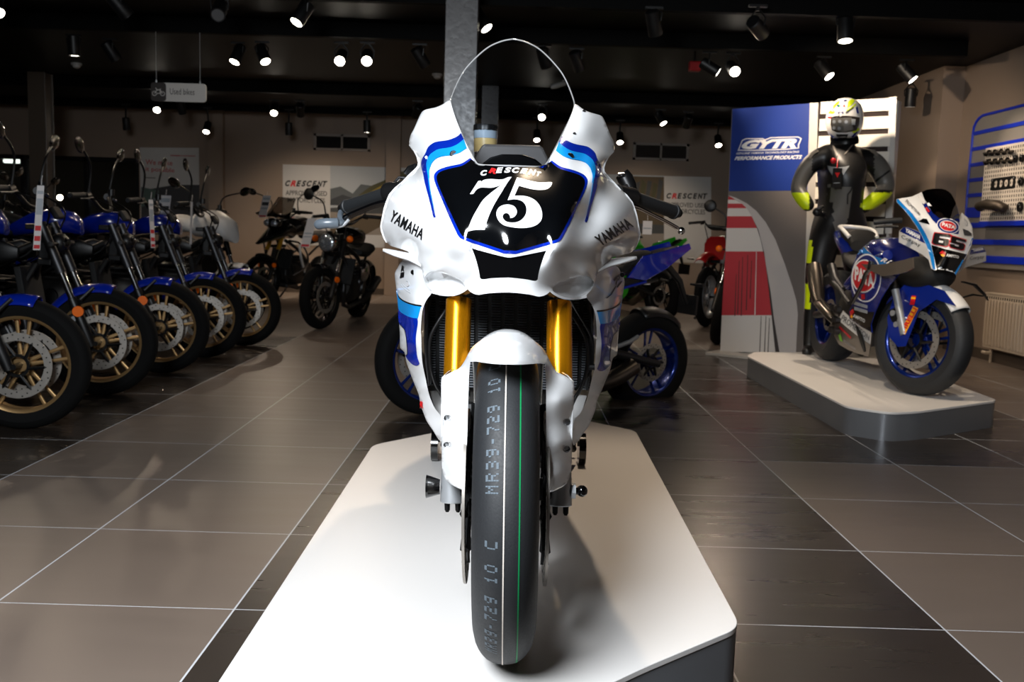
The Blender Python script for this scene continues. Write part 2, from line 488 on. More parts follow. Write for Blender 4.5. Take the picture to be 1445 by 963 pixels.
# columns: rolled steel sections with flanges and web
mk('column_warm_lit', (100, 88, 76), .35, bump=.5, bscale=26, var=.12, vscale=22)  # warm lamplight put into the colour of the far left column
def column(name, cx, cy, w, m='column_paint'):
    mb = MB(); t = w * .1
    mb.box((cx, cy - w / 2 + t / 2, CEIL / 2), (w, t, CEIL)).box((cx, cy + w / 2 - t / 2, CEIL / 2), (w, t, CEIL)).box((cx, cy, CEIL / 2), (w * .82, w - 2 * t, CEIL))
    struct(mb.build(name, m, None, smooth=False, bevel=.004))
c = PY(650, 90, 6.2); column('column', c.x, 6.3, .205)
c = PY(692, 130, 11.); column('column', c.x, 11.1, .19)
c = PY(53, 200, 11.); column('column', c.x, 11.1, .2, 'column_warm_lit')
# dark lighting rails under the ceiling, running across the room
k = 3
for (py, z) in ((5, 2.5), (57, 2.5), (139, 2.5), (166, 2.54)):
    y = PZ(722, py, z).y
    slab('trim_%d' % k, (XL + .3, y - .03, z - .02), (3.6, y + .03, CEIL - .001), 'rail_black'); k += 1

# ------------------------------------------------------------------ display platforms
mk('platform_top', (228, 225, 222), .38, var=.05, vscale=90)
mk('platform_side', (128, 131, 136), .32, metal=.45, var=.08, vscale=3)
def rounded(P, r, n=6):
    out = []
    for i in range(len(P)):
        a, b, c = Vector(P[i - 1]), Vector(P[i]), Vector(P[(i + 1) % len(P)])
        p = b + (a - b).normalized() * r; q = b + (c - b).normalized() * r
        for k in range(n + 1):
            t = k / n; out.append(tuple((1 - t) ** 2 * p + 2 * t * (1 - t) * b + t * t * q))
    return out
def platform(label, P, h, rr):
    cx = sum(p[0] for p in P) / len(P); cy = sum(p[1] for p in P) / len(P)
    t = thing('display_platform', label, 'platform', (cx, cy, 0))
    R = rounded([Vector(p) for p in P], rr)
    inn = [(cx + (x - cx) * .985, cy + (y - cy) * .985) for x, y in R]
    MB().prism(R, lambda x, y, q: Vector((x, y, h - .012 + q)), .012).build('platform_deck', 'platform_top', t, ang=30, bevel=.002)
    MB().prism([(cx + (x - cx) * .998, cy + (y - cy) * .998) for x, y in R], lambda x, y, q: Vector((x, y, q)), h - .0125).build('platform_skirt', 'platform_side', t, ang=30)
    return t
HP = .165; RP = .145
HP = .165; RP = .145
platform('long white display platform under the white race motorcycle', [(x * .9875, y * .9875) for x, y in [(.02, 1.47), (.262, 1.71), (.50, 1.92), (.535, 3.93), (.30, 4.16), (.0, 4.22), (-.30, 3.76), (-.50, 3.52), (-.495, 1.45), (-.25, 1.30)]], HP, .05)
platform('white display platform with silver sides under the blue race motorcycle', [(1.685, 6.75), (1.70, 4.74), (1.86, 4.60), (2.02, 4.66), (2.63, 5.08), (2.70, 6.95), (2.55, 7.12), (1.80, 7.0)], RP, .06)
# ------------------------------------------------------------------ white race motorcycle on the near platform
hero = thing('race_motorcycle', 'white race motorcycle numbered 75 standing on the near white platform', 'motorcycle', (.007, 1.757, HP))
X0 = .007; YA = 1.757; ZA = HP + .3; ZX = ZA + .014
A0 = .0035
KS = .0165                       # the machine leans a touch to one side on its stand
def unlean(p): return Vector((p[0] + KS * (p[2] - HP), p[1], p[2]))
PY_, AB_ = PY, AB
LY = [2.0]
def PY(px, py, Y): return unlean(PY_(px, py, Y))
def AB(px, py): a, b = AB_(px, py); return (a + KS * ((CH - HP) / LY[0] + b), b)
class LeanSkin(Skin):
    def __init__(s, objs): Skin.__init__(s, objs, lambda v: Vector((v.x - KS * (v.z - HP), v.y, v.z)))
    def hit(s, px, py, lift=.0012): return unlean(Skin.hit(s, px, py, lift))
def mirab(P): return [(2 * A0 - a, b) for a, b in reversed(P)]
def abs_(P): return [AB(*p) for p in P]
def cr(P, n=4, corner=50):
    """smooth open outline through its points, keeping sharp corners"""
    out = []; k = [0]
    for i in range(1, len(P) - 1):
        a = math.atan2(P[i][1] - P[i - 1][1], P[i][0] - P[i - 1][0]); b = math.atan2(P[i + 1][1] - P[i][1], P[i + 1][0] - P[i][0])
        if abs((b - a + PI) % (2 * PI) - PI) > math.radians(corner): k.append(i)
    k.append(len(P) - 1)
    for a, b in zip(k, k[1:]):
        s = [tuple(v)[:2] for v in catmull([(x, y, 0) for x, y in P[a:b + 1]], n)] if b - a > 1 else [P[a], P[b]]
        out += s[:-1]
    return out + [P[-1]]
def crc(P, n=4, corner=50):
    """the same for a closed outline"""
    N = len(P); k0 = 0; best = -1
    for i in range(N):
        a = math.atan2(P[i][1] - P[i - 1][1], P[i][0] - P[i - 1][0]); b = math.atan2(P[(i + 1) % N][1] - P[i][1], P[(i + 1) % N][0] - P[i][0])
        t = abs((b - a + PI) % (2 * PI) - PI)
        if t > best: best, k0 = t, i
    Q = P[k0:] + P[:k0 + 1]
    return cr(Q, n, corner)[:-1]
def sym(half): h = abs_(cr(half)); return h + mirab(h)
def both(ctrl):
    out = []
    for px, py, Y in ctrl:
        p = PY(px, py, Y); out.append(p); q = Vector((2 * X0 - p.x, p.y, p.z))
        if (p - q).length > .004: out.append(q)
    return out
ZA1 = lambda P: zm(530, 130, 7.407, P)
ZA2 = lambda P: zm(530, 240, 7.407, P)
ZA3 = lambda P: zm(530, 340, 7.407, P)
ZC = lambda P: zm(590, 220, 5.35, P)
ZN = lambda P: zm(640, 320, 8.022, P)
ZS = lambda P: zm(640, 160, 8.028, P)
ZB = lambda P: zm(570, 40, 4.817, P)
Z7 = lambda P: zm(550, 450, 5.07, P)
cowl_half = (ZS([(640, 590), (480, 586), (330, 583), (270, 568), (228, 530)]) +
    ZA1([(1020, 690), (960, 570), (900, 440), (830, 270), (770, 85), (740, 95), (690, 130), (620, 160), (530, 180), (490, 195), (465, 225), (430, 300), (390, 390), (360, 445), (345, 500), (345, 545), (365, 580), (400, 610), (430, 665), (450, 735), (445, 775), (420, 805), (340, 880), (260, 963)]) +
    ZA2([(300, 95), (200, 195), (140, 265), (110, 340), (90, 400), (70, 500), (52, 590), (60, 640), (85, 710), (110, 755), (150, 790), (220, 815), (330, 850)]) +
    ZA3([(355, 150), (420, 215), (480, 280), (500, 390), (530, 455), (590, 520), (580, 545), (640, 562), (690, 573), (740, 578), (790, 578), (830, 575), (900, 550), (940, 527)]) +
    ZN([(165, 708), (200, 740), (245, 763), (290, 772), (340, 764), (400, 755), (520, 747), (640, 745)]))
hole_half = ZN([(640, 348), (600, 346), (420, 302), (215, 245), (250, 340), (290, 480), (306, 580), (340, 598), (450, 585), (640, 578)])
cowl_ctrl = both([(719, 413, 1.80), (700, 414, 1.81), (676, 416, 1.83), (664, 411, 1.85), (719, 393, 1.80), (690, 394, 1.815), (679, 396, 1.825),
    (720, 363, 1.79), (692, 357, 1.80), (668, 350, 1.815), (661, 351, 1.80), (668, 375, 1.815), (672, 395, 1.835), (655, 365, 1.825),
    (648, 338, 1.815), (722, 350, 1.785), (722, 325, 1.795), (722, 300, 1.818), (722, 280, 1.85), (722, 260, 1.90), (722, 240, 1.97), (668, 226, 2.03), (716, 233, 2.0),
    (617, 247, 2.02), (640, 240, 1.99), (625, 280, 1.935), (637, 315, 1.85), (660, 290, 1.855), (665, 255, 1.94), (690, 320, 1.808), (690, 290, 1.838), (668, 330, 1.812),
    (597, 240, 2.075), (604, 270, 2.03), (612, 300, 1.985), (620, 215, 2.10), (600, 222, 2.12), (592, 236, 2.14), (650, 195, 2.10), (660, 207, 2.065),
    (598, 330, 1.955), (570, 310, 2.07), (580, 280, 2.08), (556, 290, 2.15), (540, 318, 2.22), (544, 290, 2.22), (565, 261, 2.19), (584, 241, 2.19), (620, 330, 1.895),
    (634, 142, 2.28), (651, 189, 2.135), (642, 166, 2.205), (618, 175, 2.20), (600, 190, 2.23), (583, 180, 2.31), (577, 203, 2.31), (595, 157, 2.31), (584, 212, 2.24), (590, 225, 2.19), (612, 152, 2.27),
    (548, 346, 2.24), (560, 350, 2.18), (575, 353, 2.12), (555, 336, 2.17), (575, 338, 2.06), (590, 352, 2.0), (605, 362, 1.955), (640, 368, 1.87), (560, 328, 2.13),
    (582, 364, 2.06), (594, 377, 2.01), (625, 373, 1.905), (640, 380, 1.883), (650, 391, 1.872), (613, 380, 1.932), (598, 391, 1.99), (602, 404, 1.99), (608, 412, 1.985),
    (625, 395, 1.955), (648, 402, 1.895), (630, 417, 1.93), (645, 414, 1.89), (618, 413, 1.975), (658, 404, 1.87), (655, 408, 1.87)])
cowl_s = Surf(cowl_ctrl, lam=1.5e-4)
scoop = abs_(chaikin(ZA3([(506, 390), (540, 338), (600, 315), (660, 322), (760, 354), (870, 398), (942, 455), (938, 502), (870, 538), (800, 556), (740, 558), (660, 546), (598, 514), (532, 452)]), 2))
scoops = [scoop, mirab(scoop)]
cowl = shell('front_fairing', sym(cowl_half), cowl_s, .0027, 'gloss_white', hero, holes=[sym(hole_half)] + scoops, thick=.004)
for sc in scoops:
    r0 = [WAB(a, b, float(cowl_s.Y([(a, b)])[0])) for a, b in sc]; c = sum(r0, Vector()) / len(r0)
    bowl = [r0]
    for f, dy, dz in ((1.0, .008, 0), (.98, .020, .001), (.92, .031, .002), (.80, .038, .004), (.62, .042, .005), (.40, .043, .006), (.2, .043, .006)):
        bowl.append([c + (p - c) * f + Vector((0, dy - .016 * max(0, (c.z - p.z) / .03) * (1 if dy > .02 else .4), dz)) for p in r0])
    mb = MB().rings(bowl, False); k = len(mb.v); n = len(sc); mb.v.append(c + Vector((0, .043, .006)))
    for q in range(n): mb.f.append((k, k - n + q, k - n + (q + 1) % n))
    mb.build('air_scoop', 'gloss_white', cowl, ang=80)
# rear returns of the fairing: the outer edge swept back along the bike
def sweep_back(P, surf, steps, name, m):
    """P: outline points; steps: (dY, inward factor, dz)"""
    for sgn in (1, -1):
        rows = []
        for px, py in P:
            a, b = AB(px, py); w = WAB(a, b, float(surf.Y([(a, b)])[0]))
            u = w.x - X0
            rows.append([Vector((X0 + sgn * u * k, w.y + dy, w.z + dz)) for dy, k, dz in [(.003, 1., 0)] + steps])
        MB().grid(rows).build(name, m, hero, solid=.003, ang=50)
edge = ZA1([(345, 545), (400, 610), (430, 665), (450, 735), (445, 775), (420, 805), (340, 880), (260, 963)]) + ZA2([(300, 95), (200, 195), (140, 265), (110, 340), (90, 400), (70, 500), (52, 590), (60, 640), (85, 710), (110, 755)])
sweep_back(edge, cowl_s, [(.08, .985, 0), (.22, .93, -.01), (.36, .84, -.03)], 'fairing_return', 'gloss_white')

# ram air duct
Hh = sym(hole_half); R0 = [WAB(a, b, float(cowl_s.Y([(a, b)])[0]) + .002) for a, b in Hh]
cen = sum(R0, Vector()) / len(R0)
R1 = [cen + (p - cen) * .93 + Vector((0, .07, 0)) for p in R0]; R2 = [cen + (p - cen) * .6 + Vector((0, .2, .02)) for p in R0]
MB().rings([R0, R1, R2], True).build('intake_duct', 'deep_black', hero)

# number plate area, border and stripes, lettering
skin = LeanSkin([cowl])
right_b = [(1010, 35), (1030, 50), (1080, 82), (1170, 107), (1230, 130), (1265, 155), (1280, 190), (1265, 250), (1210, 370), (1150, 500), (1100, 600), (1080, 632), (1045, 655), (880, 702), (736, 742)]
right_k = [(1003, 44), (1020, 62), (1070, 97), (1160, 124), (1220, 146), (1250, 170), (1259, 200), (1245, 250), (1190, 370), (1130, 490), (1080, 588), (1062, 615), (1035, 634), (870, 680), (736, 716)]
def pxmir(P):
    out = []
    for x, y in P:
        a, b = AB(x, y); p = WAB(2 * A0 - a, b, 2.); p.x -= KS * (p.z - HP)
        d = p - Vector(CO); z = d.dot(Vector(CF)); out.append((FW / 2 + FL * d.dot(Vector(CRt)) / z, FH / 2 - FL * d.dot(Vector(CU)) / z))
    return out
def mirror_part(o):
    me = o.data.copy()
    for v in me.vertices: v.co.x = -v.co.x
    me.flip_normals()
    q = bpy.data.objects.new(o.name.split('.')[0], me); COL.objects.link(q); q.parent = o.parent; OFF[q.name] = OFF[o.name]; return q
def sympx(P): return P + list(reversed(pxmir(P)))
top_mid = [(719.7, 233)]
TOPB = [(727, 235.5), (745, 235.5), (760, 235), (770.5, 232)]
decal('number_panel_border', sympx(cr(TOPB + ZC(right_b))), skin, 'royal_blue', hero, 3, lift=.0008)
decal('number_panel', sympx(cr(TOPB + ZC(right_k))), skin, 'panel_black', hero, 3, lift=.0014)
Z75 = lambda P: zm(640, 220, 8.022, P)
seven = Z75([(185, 432), (280, 285), (312, 282), (308, 300), (345, 272), (420, 262), (500, 268), (560, 265), (615, 243), (658, 238), (600, 320), (545, 410), (490, 500), (440, 590), (400, 680), (372, 760), (352, 838), (290, 836), (220, 843), (148, 860), (178, 790), (215, 700), (270, 600), (330, 505), (410, 430), (480, 375), (538, 330), (490, 348), (430, 362), (370, 360), (320, 358), (280, 370), (250, 395), (222, 430)])
five = Z75([(718, 246), (760, 252), (860, 280), (980, 300), (1100, 297), (1116, 312), (1100, 345), (1060, 375), (1000, 386), (930, 384), (860, 372), (740, 340), (690, 452), (780, 452), (850, 465), (920, 500), (970, 555), (998, 620), (1003, 690), (985, 740), (935, 785), (860, 810), (760, 818), (660, 808), (570, 785), (515, 740), (487, 680), (490, 625), (520, 580), (570, 556), (630, 552), (685, 572), (715, 615), (712, 660), (680, 695), (642, 706), (640, 685), (625, 660), (600, 648), (572, 656), (556, 682), (565, 715), (600, 745), (660, 756), (725, 748), (780, 715), (815, 665), (826, 610), (815, 560), (785, 520), (740, 500), (690, 492), (640, 497), (612, 503)])
decal('race_number', crc(seven), skin, 'decal_white', hero, 4, lift=.0021)
decal('race_number', crc(five), skin, 'decal_white', hero, 4, lift=.0021)
def arc_quad(a, b, c, d): return [a, b, c, d]
# curved team name: letters one by one along an arc
def letters(word, spots, h, sk, mdict, parent, lift=.0021, shear=.25, bold=.055, name='lettering'):
    for ch, (x0, y0, x1, y1), hh in zip(word, spots, h):
        dx, dy = x1 - x0, y1 - y0; L = math.hypot(dx, dy); nx, ny = dy / L * hh, -dx / L * hh
        decal_text(ch, [(x0, y0), (x1, y1), (x1 + nx + dx / L * hh * shear * 0, y1 + ny), (x0 + nx, y0 + ny)], sk, mdict(ch), parent, name=name, lift=lift, shear=shear, bold=bold)
sp = Z75([(308, 228), (386, 218), (395, 192), (478, 207), (478, 196), (565, 192), (572, 192), (655, 192), (660, 192), (745, 196), (750, 196), (835, 208), (842, 210), (930, 222), (935, 226), (985, 236)])
letters('CRESCENT', [(*sp[2 * i], *sp[2 * i + 1]) for i in range(8)], [7.5] + [7.8] * 6 + [6.6], skin, lambda c: 'decal_red' if c == 'R' else 'decal_white', hero)
# shoulder stripes, both sides
st_dark = ZA1([(892, 428), (850, 465), (760, 500), (640, 518), (590, 540), (545, 580), (520, 640), (490, 690), (475, 740), (482, 800), (497, 860), (514, 955)]) + ZA2([(515, 140), (530, 200), (570, 350), (600, 480), (614, 496), (626, 490), (592, 345), (562, 200), (548, 90)]) + ZA1([(545, 870), (533, 800), (530, 740), (545, 690), (570, 650), (610, 620), (660, 595), (780, 575), (860, 540), (922, 490)])
st_light = ZA1([(922, 491), (860, 541), (780, 576), (660, 596), (610, 621), (570, 651), (545, 691), (530, 741), (533, 800), (545, 870)]) + ZA2([(548, 90), (562, 200), (592, 345), (622, 478), (600, 360), (570, 200), (557, 80)]) + ZA1([(564, 900), (560, 830), (575, 770), (600, 725), (640, 690), (700, 670), (780, 660), (860, 640), (900, 620), (952, 583)])
mirror_part(decal('shoulder_stripe', crc(st_dark), skin, 'royal_blue', hero, 3, lift=.0012))
mirror_part(decal('shoulder_stripe', crc(st_light), skin, 'sky_blue', hero, 3, lift=.0015))
# maker's name on both cheeks
q = ZA2([(135, 525), (480, 735), (515, 625), (185, 415)])
decal_text('YAMAHA', q, skin, 'decal_black', hero, bold=.03, space=1.12, lift=.0009, sub=.15)
q = zm(780, 240, 7.407, [(505, 800), (850, 590), (775, 495), (430, 700)])
decal_text('YAMAHA', q, skin, 'decal_black', hero, bold=.03, space=1.12, lift=.0009, sub=.15)
# fasteners on the fairing
def screw(px, py, r, m, sk):
    c = sk.hit(px, py, 0.); d = Vector((0, -1, .1)).normalized()
    MB().cyl(c + d * -.002, c + d * .003, r, r * .75, 14).build('fairing_screw', m, hero)
for x, y, r, m in ((640, 217.6, .0085, 'black_gloss'), (833 - 28.5, 221, .0085, 'black_gloss'), (627, 153, .0045, 'chrome'), (639, 186, .0045, 'chrome'), (824, 157, .0045, 'chrome'), (810.5, 189, .0045, 'chrome'), (602, 222.5, .004, 'chrome'), (842, 230, .005, 'chrome')): screw(x, y, r, m, skin)

# winglets
def winglet(sgn):
    pts = ZA3([(74, 104), (120, 122), (180, 146), (260, 172), (340, 196), (410, 226), (470, 260), (520, 300)])
    Ys = [2.15, 2.13, 2.10, 2.07, 2.05, 2.03, 2.01, 2.0]; th = [.0035, .0055, .0062, .0065, .0075, .009, .010, .008]; ch = [.03, .05, .07, .085, .1, .11, .12, .12]
    R = []
    for (px, py), Y, t, c in zip(pts, Ys, th, ch):
        p = PY(px, py, Y); p.x = X0 + sgn * (p.x - X0)
        R.append([p + Vector((0, c * .5 - math.cos(k) * c * .5, math.sin(k) * t * (1.1 - .5 * (1 - math.cos(k)) / 2) + c * .05 * (1 - math.cos(k)))) for k in [2 * PI * i / 20 for i in range(20)]])
    MB().rings(R, True).build('winglet', 'gloss_white', hero, ang=60)
winglet(1); winglet(-1)

# lower side fairings
side_outer = ZA3([(300, 190), (262, 215), (225, 280), (195, 340), (200, 420), (215, 540), (225, 650), (240, 800)]) + Z7([(62, 20), (68, 110), (70, 200), (82, 222), (102, 242), (115, 310), (140, 380), (170, 460), (205, 545), (215, 610), (240, 680), (265, 740), (300, 790), (340, 855), (365, 880)])
side_inner = Z7([(375, 850), (368, 710), (320, 640), (280, 545), (255, 430), (230, 300), (223, 120)]) + ZA3([(470, 963), (475, 850), (490, 720), (530, 620), (585, 548), (600, 500), (560, 440), (520, 330), (450, 230), (400, 190)])
side_ctrl = [PY(*p) for p in [(608, 413, 2.03), (602, 424, 2.035), (596, 438, 2.04), (594, 456, 2.05), (594, 475, 2.06), (595, 509, 2.08), (600, 535, 2.09), (605, 557, 2.10), (613, 576, 2.10), (622, 590, 2.10), (623, 620, 2.11),
    (598, 392, 2.02), (594, 378, 2.03), (585, 367, 2.05), (570, 366, 2.15), (565, 370, 2.19), (556, 386, 2.24), (557, 397, 2.24), (559, 413, 2.235), (562, 448, 2.23), (563, 471, 2.23), (564, 490, 2.22), (570, 498, 2.21), (573, 511, 2.2), (578, 525, 2.19), (584, 541, 2.185), (592, 570, 2.17), (602, 596, 2.16), (609, 606, 2.15), (617, 618, 2.14),
    (578, 390, 2.10), (580, 420, 2.10), (578, 450, 2.10), (578, 480, 2.11), (583, 510, 2.115), (592, 545, 2.12), (602, 572, 2.125), (590, 400, 2.05), (590, 425, 2.055), (588, 450, 2.065), (588, 490, 2.08)]]
side_s = Surf(side_ctrl, lam=3e-3)
def side_shell(sgn):
    P = [AB(*p) for p in cr(side_outer) + cr(side_inner)]
    mb = shell('x', P, side_s, .0032, None, None, build=False)
    if sgn < 0: mb = mb.mir(X0)
    return mb.build('side_fairing', 'gloss_white', hero, ang=40)
sides = [side_shell(1), side_shell(-1)]
sweep_back(side_outer[2:], side_s, [(.12, 1., 0), (.4, .95, 0), (.72, .8, .01)], 'side_panel', 'gloss_white')
skin2 = LeanSkin(sides)
cy_top = ZA3([(212, 480), (219, 515), (228, 560), (250, 595), (310, 637), (400, 667), (476, 680)]); cy_bot = ZA3([(440, 812), (370, 802), (300, 772), (250, 732), (236, 690), (227, 600)])
line = ZA3([(228, 548), (250, 587), (310, 630), (400, 660), (480, 672), (478, 688), (400, 676), (310, 646), (250, 605), (230, 566)])
dk = list(reversed(cy_bot[:5])) + ZA3([(436, 815)]) + Z7([(200, 30), (190, 100), (186, 160), (192, 250), (205, 300), (213, 320), (203, 333), (185, 337), (160, 326), (130, 297), (112, 264), (123, 252), (121, 200), (115, 135), (103, 78), (80, 52), (64, 24)])
wl = Z7([(66, 52), (80, 56), (101, 82), (112, 136), (118, 200), (119, 248), (106, 254), (96, 236), (82, 218), (72, 180)])
f = lambda P: P
mirror_part(decal('side_stripe', f(crc(cy_top + cy_bot)), skin2, 'sky_blue', hero, 3, lift=.0009))
mirror_part(decal('side_stripe', f(crc(dk)), skin2, 'royal_blue', hero, 3, lift=.0008))
mirror_part(decal('side_stripe', f(crc(line)), skin2, 'decal_black', hero, 3, lift=.0014))
mirror_part(decal('side_stripe', f(Z7([(112, 264), (123, 252), (121, 200), (115, 135), (103, 78), (80, 52), (66, 30), (64, 24), (84, 48), (107, 76), (119, 135), (125, 200), (127, 254), (114, 268)])), skin2, 'decal_black', hero, 3, lift=.0015))
decal_text('R', ZA3([(264, 322), (296, 316), (300, 260), (270, 258)]), skin2, 'decal_black', hero, bold=.05, shear=.1)
decal_text('1', ZA3([(252, 392), (292, 378), (298, 326), (262, 332)]), skin2, 'decal_black', hero, bold=.05)
decal_text('R1', [(866, 395), (872, 408), (878, 398), (873, 386)], skin2, 'decal_black', hero, bold=.04, shear=.1)
# outline emblem beside the model lettering: a thin line drawing
for P in ([(262, 455), (285, 485), (320, 522), (362, 546)], [(318, 420), (342, 430), (350, 465), (330, 480)], [(280, 450), (300, 478), (330, 498), (355, 520)]):
    MB().tube(catmull([skin2.hit(*p, .0006) for p in ZA3(P)], 4), .0006, 6).build('emblem', 'decal_grey', hero)
decal('lettering', zm(780, 340, 7.407, [(555, 600), (610, 555), (640, 500), (660, 470), (664, 476), (646, 512), (618, 562), (570, 602)]), skin2, 'decal_black', hero, 3, lift=.0016)
decal_text('R', Z7([(215, 640), (238, 640), (236, 590), (210, 592)]), skin2, 'decal_red', hero, bold=.06, shear=.2)
for x, y in ((583, 384.5), (878, 388)):
    c = skin2.hit(x, y, 0.); MB().cyl(c + Vector((0, .002, 0)), c + Vector((0, -.003, 0)), .006, .005, 12).build('fairing_screw', 'black_gloss', hero)

# inner belly pan between the side fairings
mb = MB(); rows = []
for k in range(9):
    t = k / 8; row = []
    for (px, py, Y) in ((606, 553, 2.2), (612, 575, 2.18), (622, 600, 2.17), (628, 640, 2.17)):
        p = PY(px, py, Y); u = (p.x - X0) * (1 - 2 * t); row.append(Vector((X0 + u, p.y + .06 * (1 - (1 - 2 * t) ** 2), p.z)))
    rows.append(row)
mb.grid(rows).build('belly_pan', 'satin_white', hero, solid=.004)
# radiator with rows of fins
rad = MB()
pl = PY(600, 405, 2.13); pr = PY(846, 552, 2.17)
zt, zb = pl.z + .03, pr.z
W2 = .192
def radp(u, z, d=0.): return Vector((X0 + u, 2.17 - .03 * math.cos(u / W2 * 1.2) + (zt - z) * .12 - d, z))
rows = [[radp(-W2 + 2 * W2 * i / 14, zt + (zb - zt) * j / 6) for j in range(7)] for i in range(15)]
rad.grid(rows).build('radiator', 'black_matt', hero, solid=.02, soff=1)
fins = MB()
ncol = 13
for i in range(ncol):
    u = -W2 + (i + .5) * 2 * W2 / ncol; w = W2 / ncol * .72
    for j in range(44):
        z = zt + (zb - zt) * (j + .5) / 44; s = .0024
        a, b, c, d = radp(u - w, z, .002), radp(u + w, z, .002), radp(u + w * .9, z - s, .010), radp(u - w * .9, z - s, .010)
        e, f = radp(u + w, z - s * 1.3, .002), radp(u - w, z - s * 1.3, .002)
        k = len(fins.v); fins.add([a, b, c, d, e, f], [(0, 1, 2, 3), (3, 2, 4, 5)])
fins.build('radiator_fin', 'radiator_fin', hero, smooth=False, fixn=False)
for s in (1, -1):
    mb = MB()
    rows = [[Vector((X0 + s * (abs(p.x - X0)), p.y + dy, p.z)) for dy in (0, .09)] for p in [PY(x, y, 2.085) for x, y in ((604, 420), (599, 445), (598, 480), (600, 515), (604, 545))]]
    mb.grid(rows).build('radiator_shroud', 'dark_alu', hero, solid=.004)
    pts = [PY(x, y, Y) for x, y, Y in ((650, 395, 2.05), (642, 417, 2.06), (630, 437, 2.07), (618, 455, 2.07), (609, 472, 2.07), (606, 489, 2.07), (607, 515, 2.07), (613, 539, 2.08), (622, 556, 2.1), (630, 575, 2.14))]
    pts = [Vector((X0 + s * (X0 - p.x), p.y, p.z)) for p in pts]
    MB().tube(catmull(pts, 5), .0042, 10).build('oil_hose', 'hose_black', hero)
    if s > 0:
        pts2 = [p + Vector((.012, .012, .004)) for p in pts[1:7]] + [PY(829, 531, 2.08), PY(812, 550, 2.1)]
        MB().tube(catmull(pts2, 5), .0035, 8).build('oil_hose', 'hose_black', hero)
        MB().cyl(pts2[5] + Vector((-.006, -.004, 0)), pts2[5] + Vector((.006, -.004, 0)), .007, n=8).build('hose_clip', 'black_metal', hero)

# ---- front end
prof = []
R_, Wt = .30, .0552
for k in range(25):
    t = -1 + 2 * k / 24
    prof.append((R_ - .062 * (1 - math.sqrt(max(0, 1 - (abs(t) * .985) ** 2.3))) * 1.05, t * Wt))
prof += [(R_ - .085, .052), (R_ - .095, .047), (R_ - .095, -.047), (R_ - .085, -.052)]
prof.append(prof[0])
tyre = MB().lathe(prof, (X0, YA, ZA), (1, 0, 0), 96).build('front_tyre', 'tyre_rubber', hero, ang=50)
def tr(u): t = u / Wt; return R_ - .062 * (1 - math.sqrt(max(0, 1 - (abs(t) * .985) ** 2.3))) * 1.05
for u, w, m in ((-.0022, .0010, 'tyre_white'), (.0225, .0011, 'tyre_green')):
    MB().lathe([(tr(u - w) + .0008, u - w), (tr(u + w) + .0008, u + w), (tr(u + w) - .002, u + w), (tr(u - w) - .002, u - w), (tr(u - w) + .0008, u - w)], (X0, YA, ZA), (1, 0, 0), 96).build('tyre_stripe', m, tyre)
# stamped batch number round the tread, dotted characters reading upwards
FONT5 = {'M': ('10001', '11011', '10101', '10001', '10001'), 'R': ('11110', '10001', '11110', '10010', '10001'), '3': ('11110', '00001', '01110', '00001', '11110'), '9': ('01111', '10001', '01111', '00001', '01110'),
 '-': ('00000', '00000', '01110', '00000', '00000'), '7': ('11111', '00001', '00010', '00100', '00100'), '2': ('11110', '00001', '01110', '10000', '11111'), '1': ('00100', '01100', '00100', '00100', '01110'), '0': ('01110', '10001', '10001', '10001', '01110'), 'C': ('01111', '10000', '10000', '10000', '01111'), ' ': ('00000',) * 5}
ink = MB(); txt = 'MR39-729 10 C'
dz = .0067
for rep in range(5):
    for ci, ch in enumerate(txt):
        for r in range(5):
            for c in range(5):
                if FONT5[ch][r][c] != '1': continue
                ang = .285 + (ci * .0197 + c * .0026) / R_ - (rep - 1) * 1.082     # angle from straight ahead, upwards positive
                u = -.0300 + r * .0042
                P = []
                for du, da in ((-.0019, -.0012), (.0019, -.0012), (.0019, .0012), (-.0019, .0012)):
                    aa = ang + da / R_; rr = tr(u + du) + .0006
                    P.append(Vector((X0 + u + du, YA - rr * math.cos(aa), ZA + rr * math.sin(aa))))
                ink.add(P, [(0, 1, 2, 3)])
ink.build('tread_print', 'tyre_ink', tyre, smooth=False, fixn=False)
def wheel_rim(c, R, W, m, parent, name='front_rim', spokes=5, hub=.035, twin=True):
    c = Vector(c); mb = MB()
    mb.lathe([(R, -W / 2), (R + .006, -W / 2), (R + .004, -W / 2 + .01), (R - .01, -W / 4), (R - .016, 0), (R - .01, W / 4), (R + .004, W / 2 - .01), (R + .006, W / 2), (R, W / 2), (R - .018, W / 4), (R - .026, 0), (R - .018, -W / 4), (R, -W / 2)], c, (1, 0, 0), 64)
    mb.cyl(c - Vector((W * .42, 0, 0)), c + Vector((W * .42, 0, 0)), hub, n=20)
    for k in range(spokes):
        t0 = 2 * PI * k / spokes + .3
        for dt in ((-.13, .13) if twin else (0,)):
            p = [c + Vector((0, math.cos(t0 + dt * q) * r, math.sin(t0 + dt * q) * r)) for r, q in ((hub * .8, 2.2), (R * .55, 1.2), (R - .015, 1.))]
            mb.tube(p, [.011, .009, .011], 8, flat=1.3)
    return mb.build(name, m, parent)
rim = wheel_rim((X0, YA, ZA), .207, .09, 'black_metal', hero)
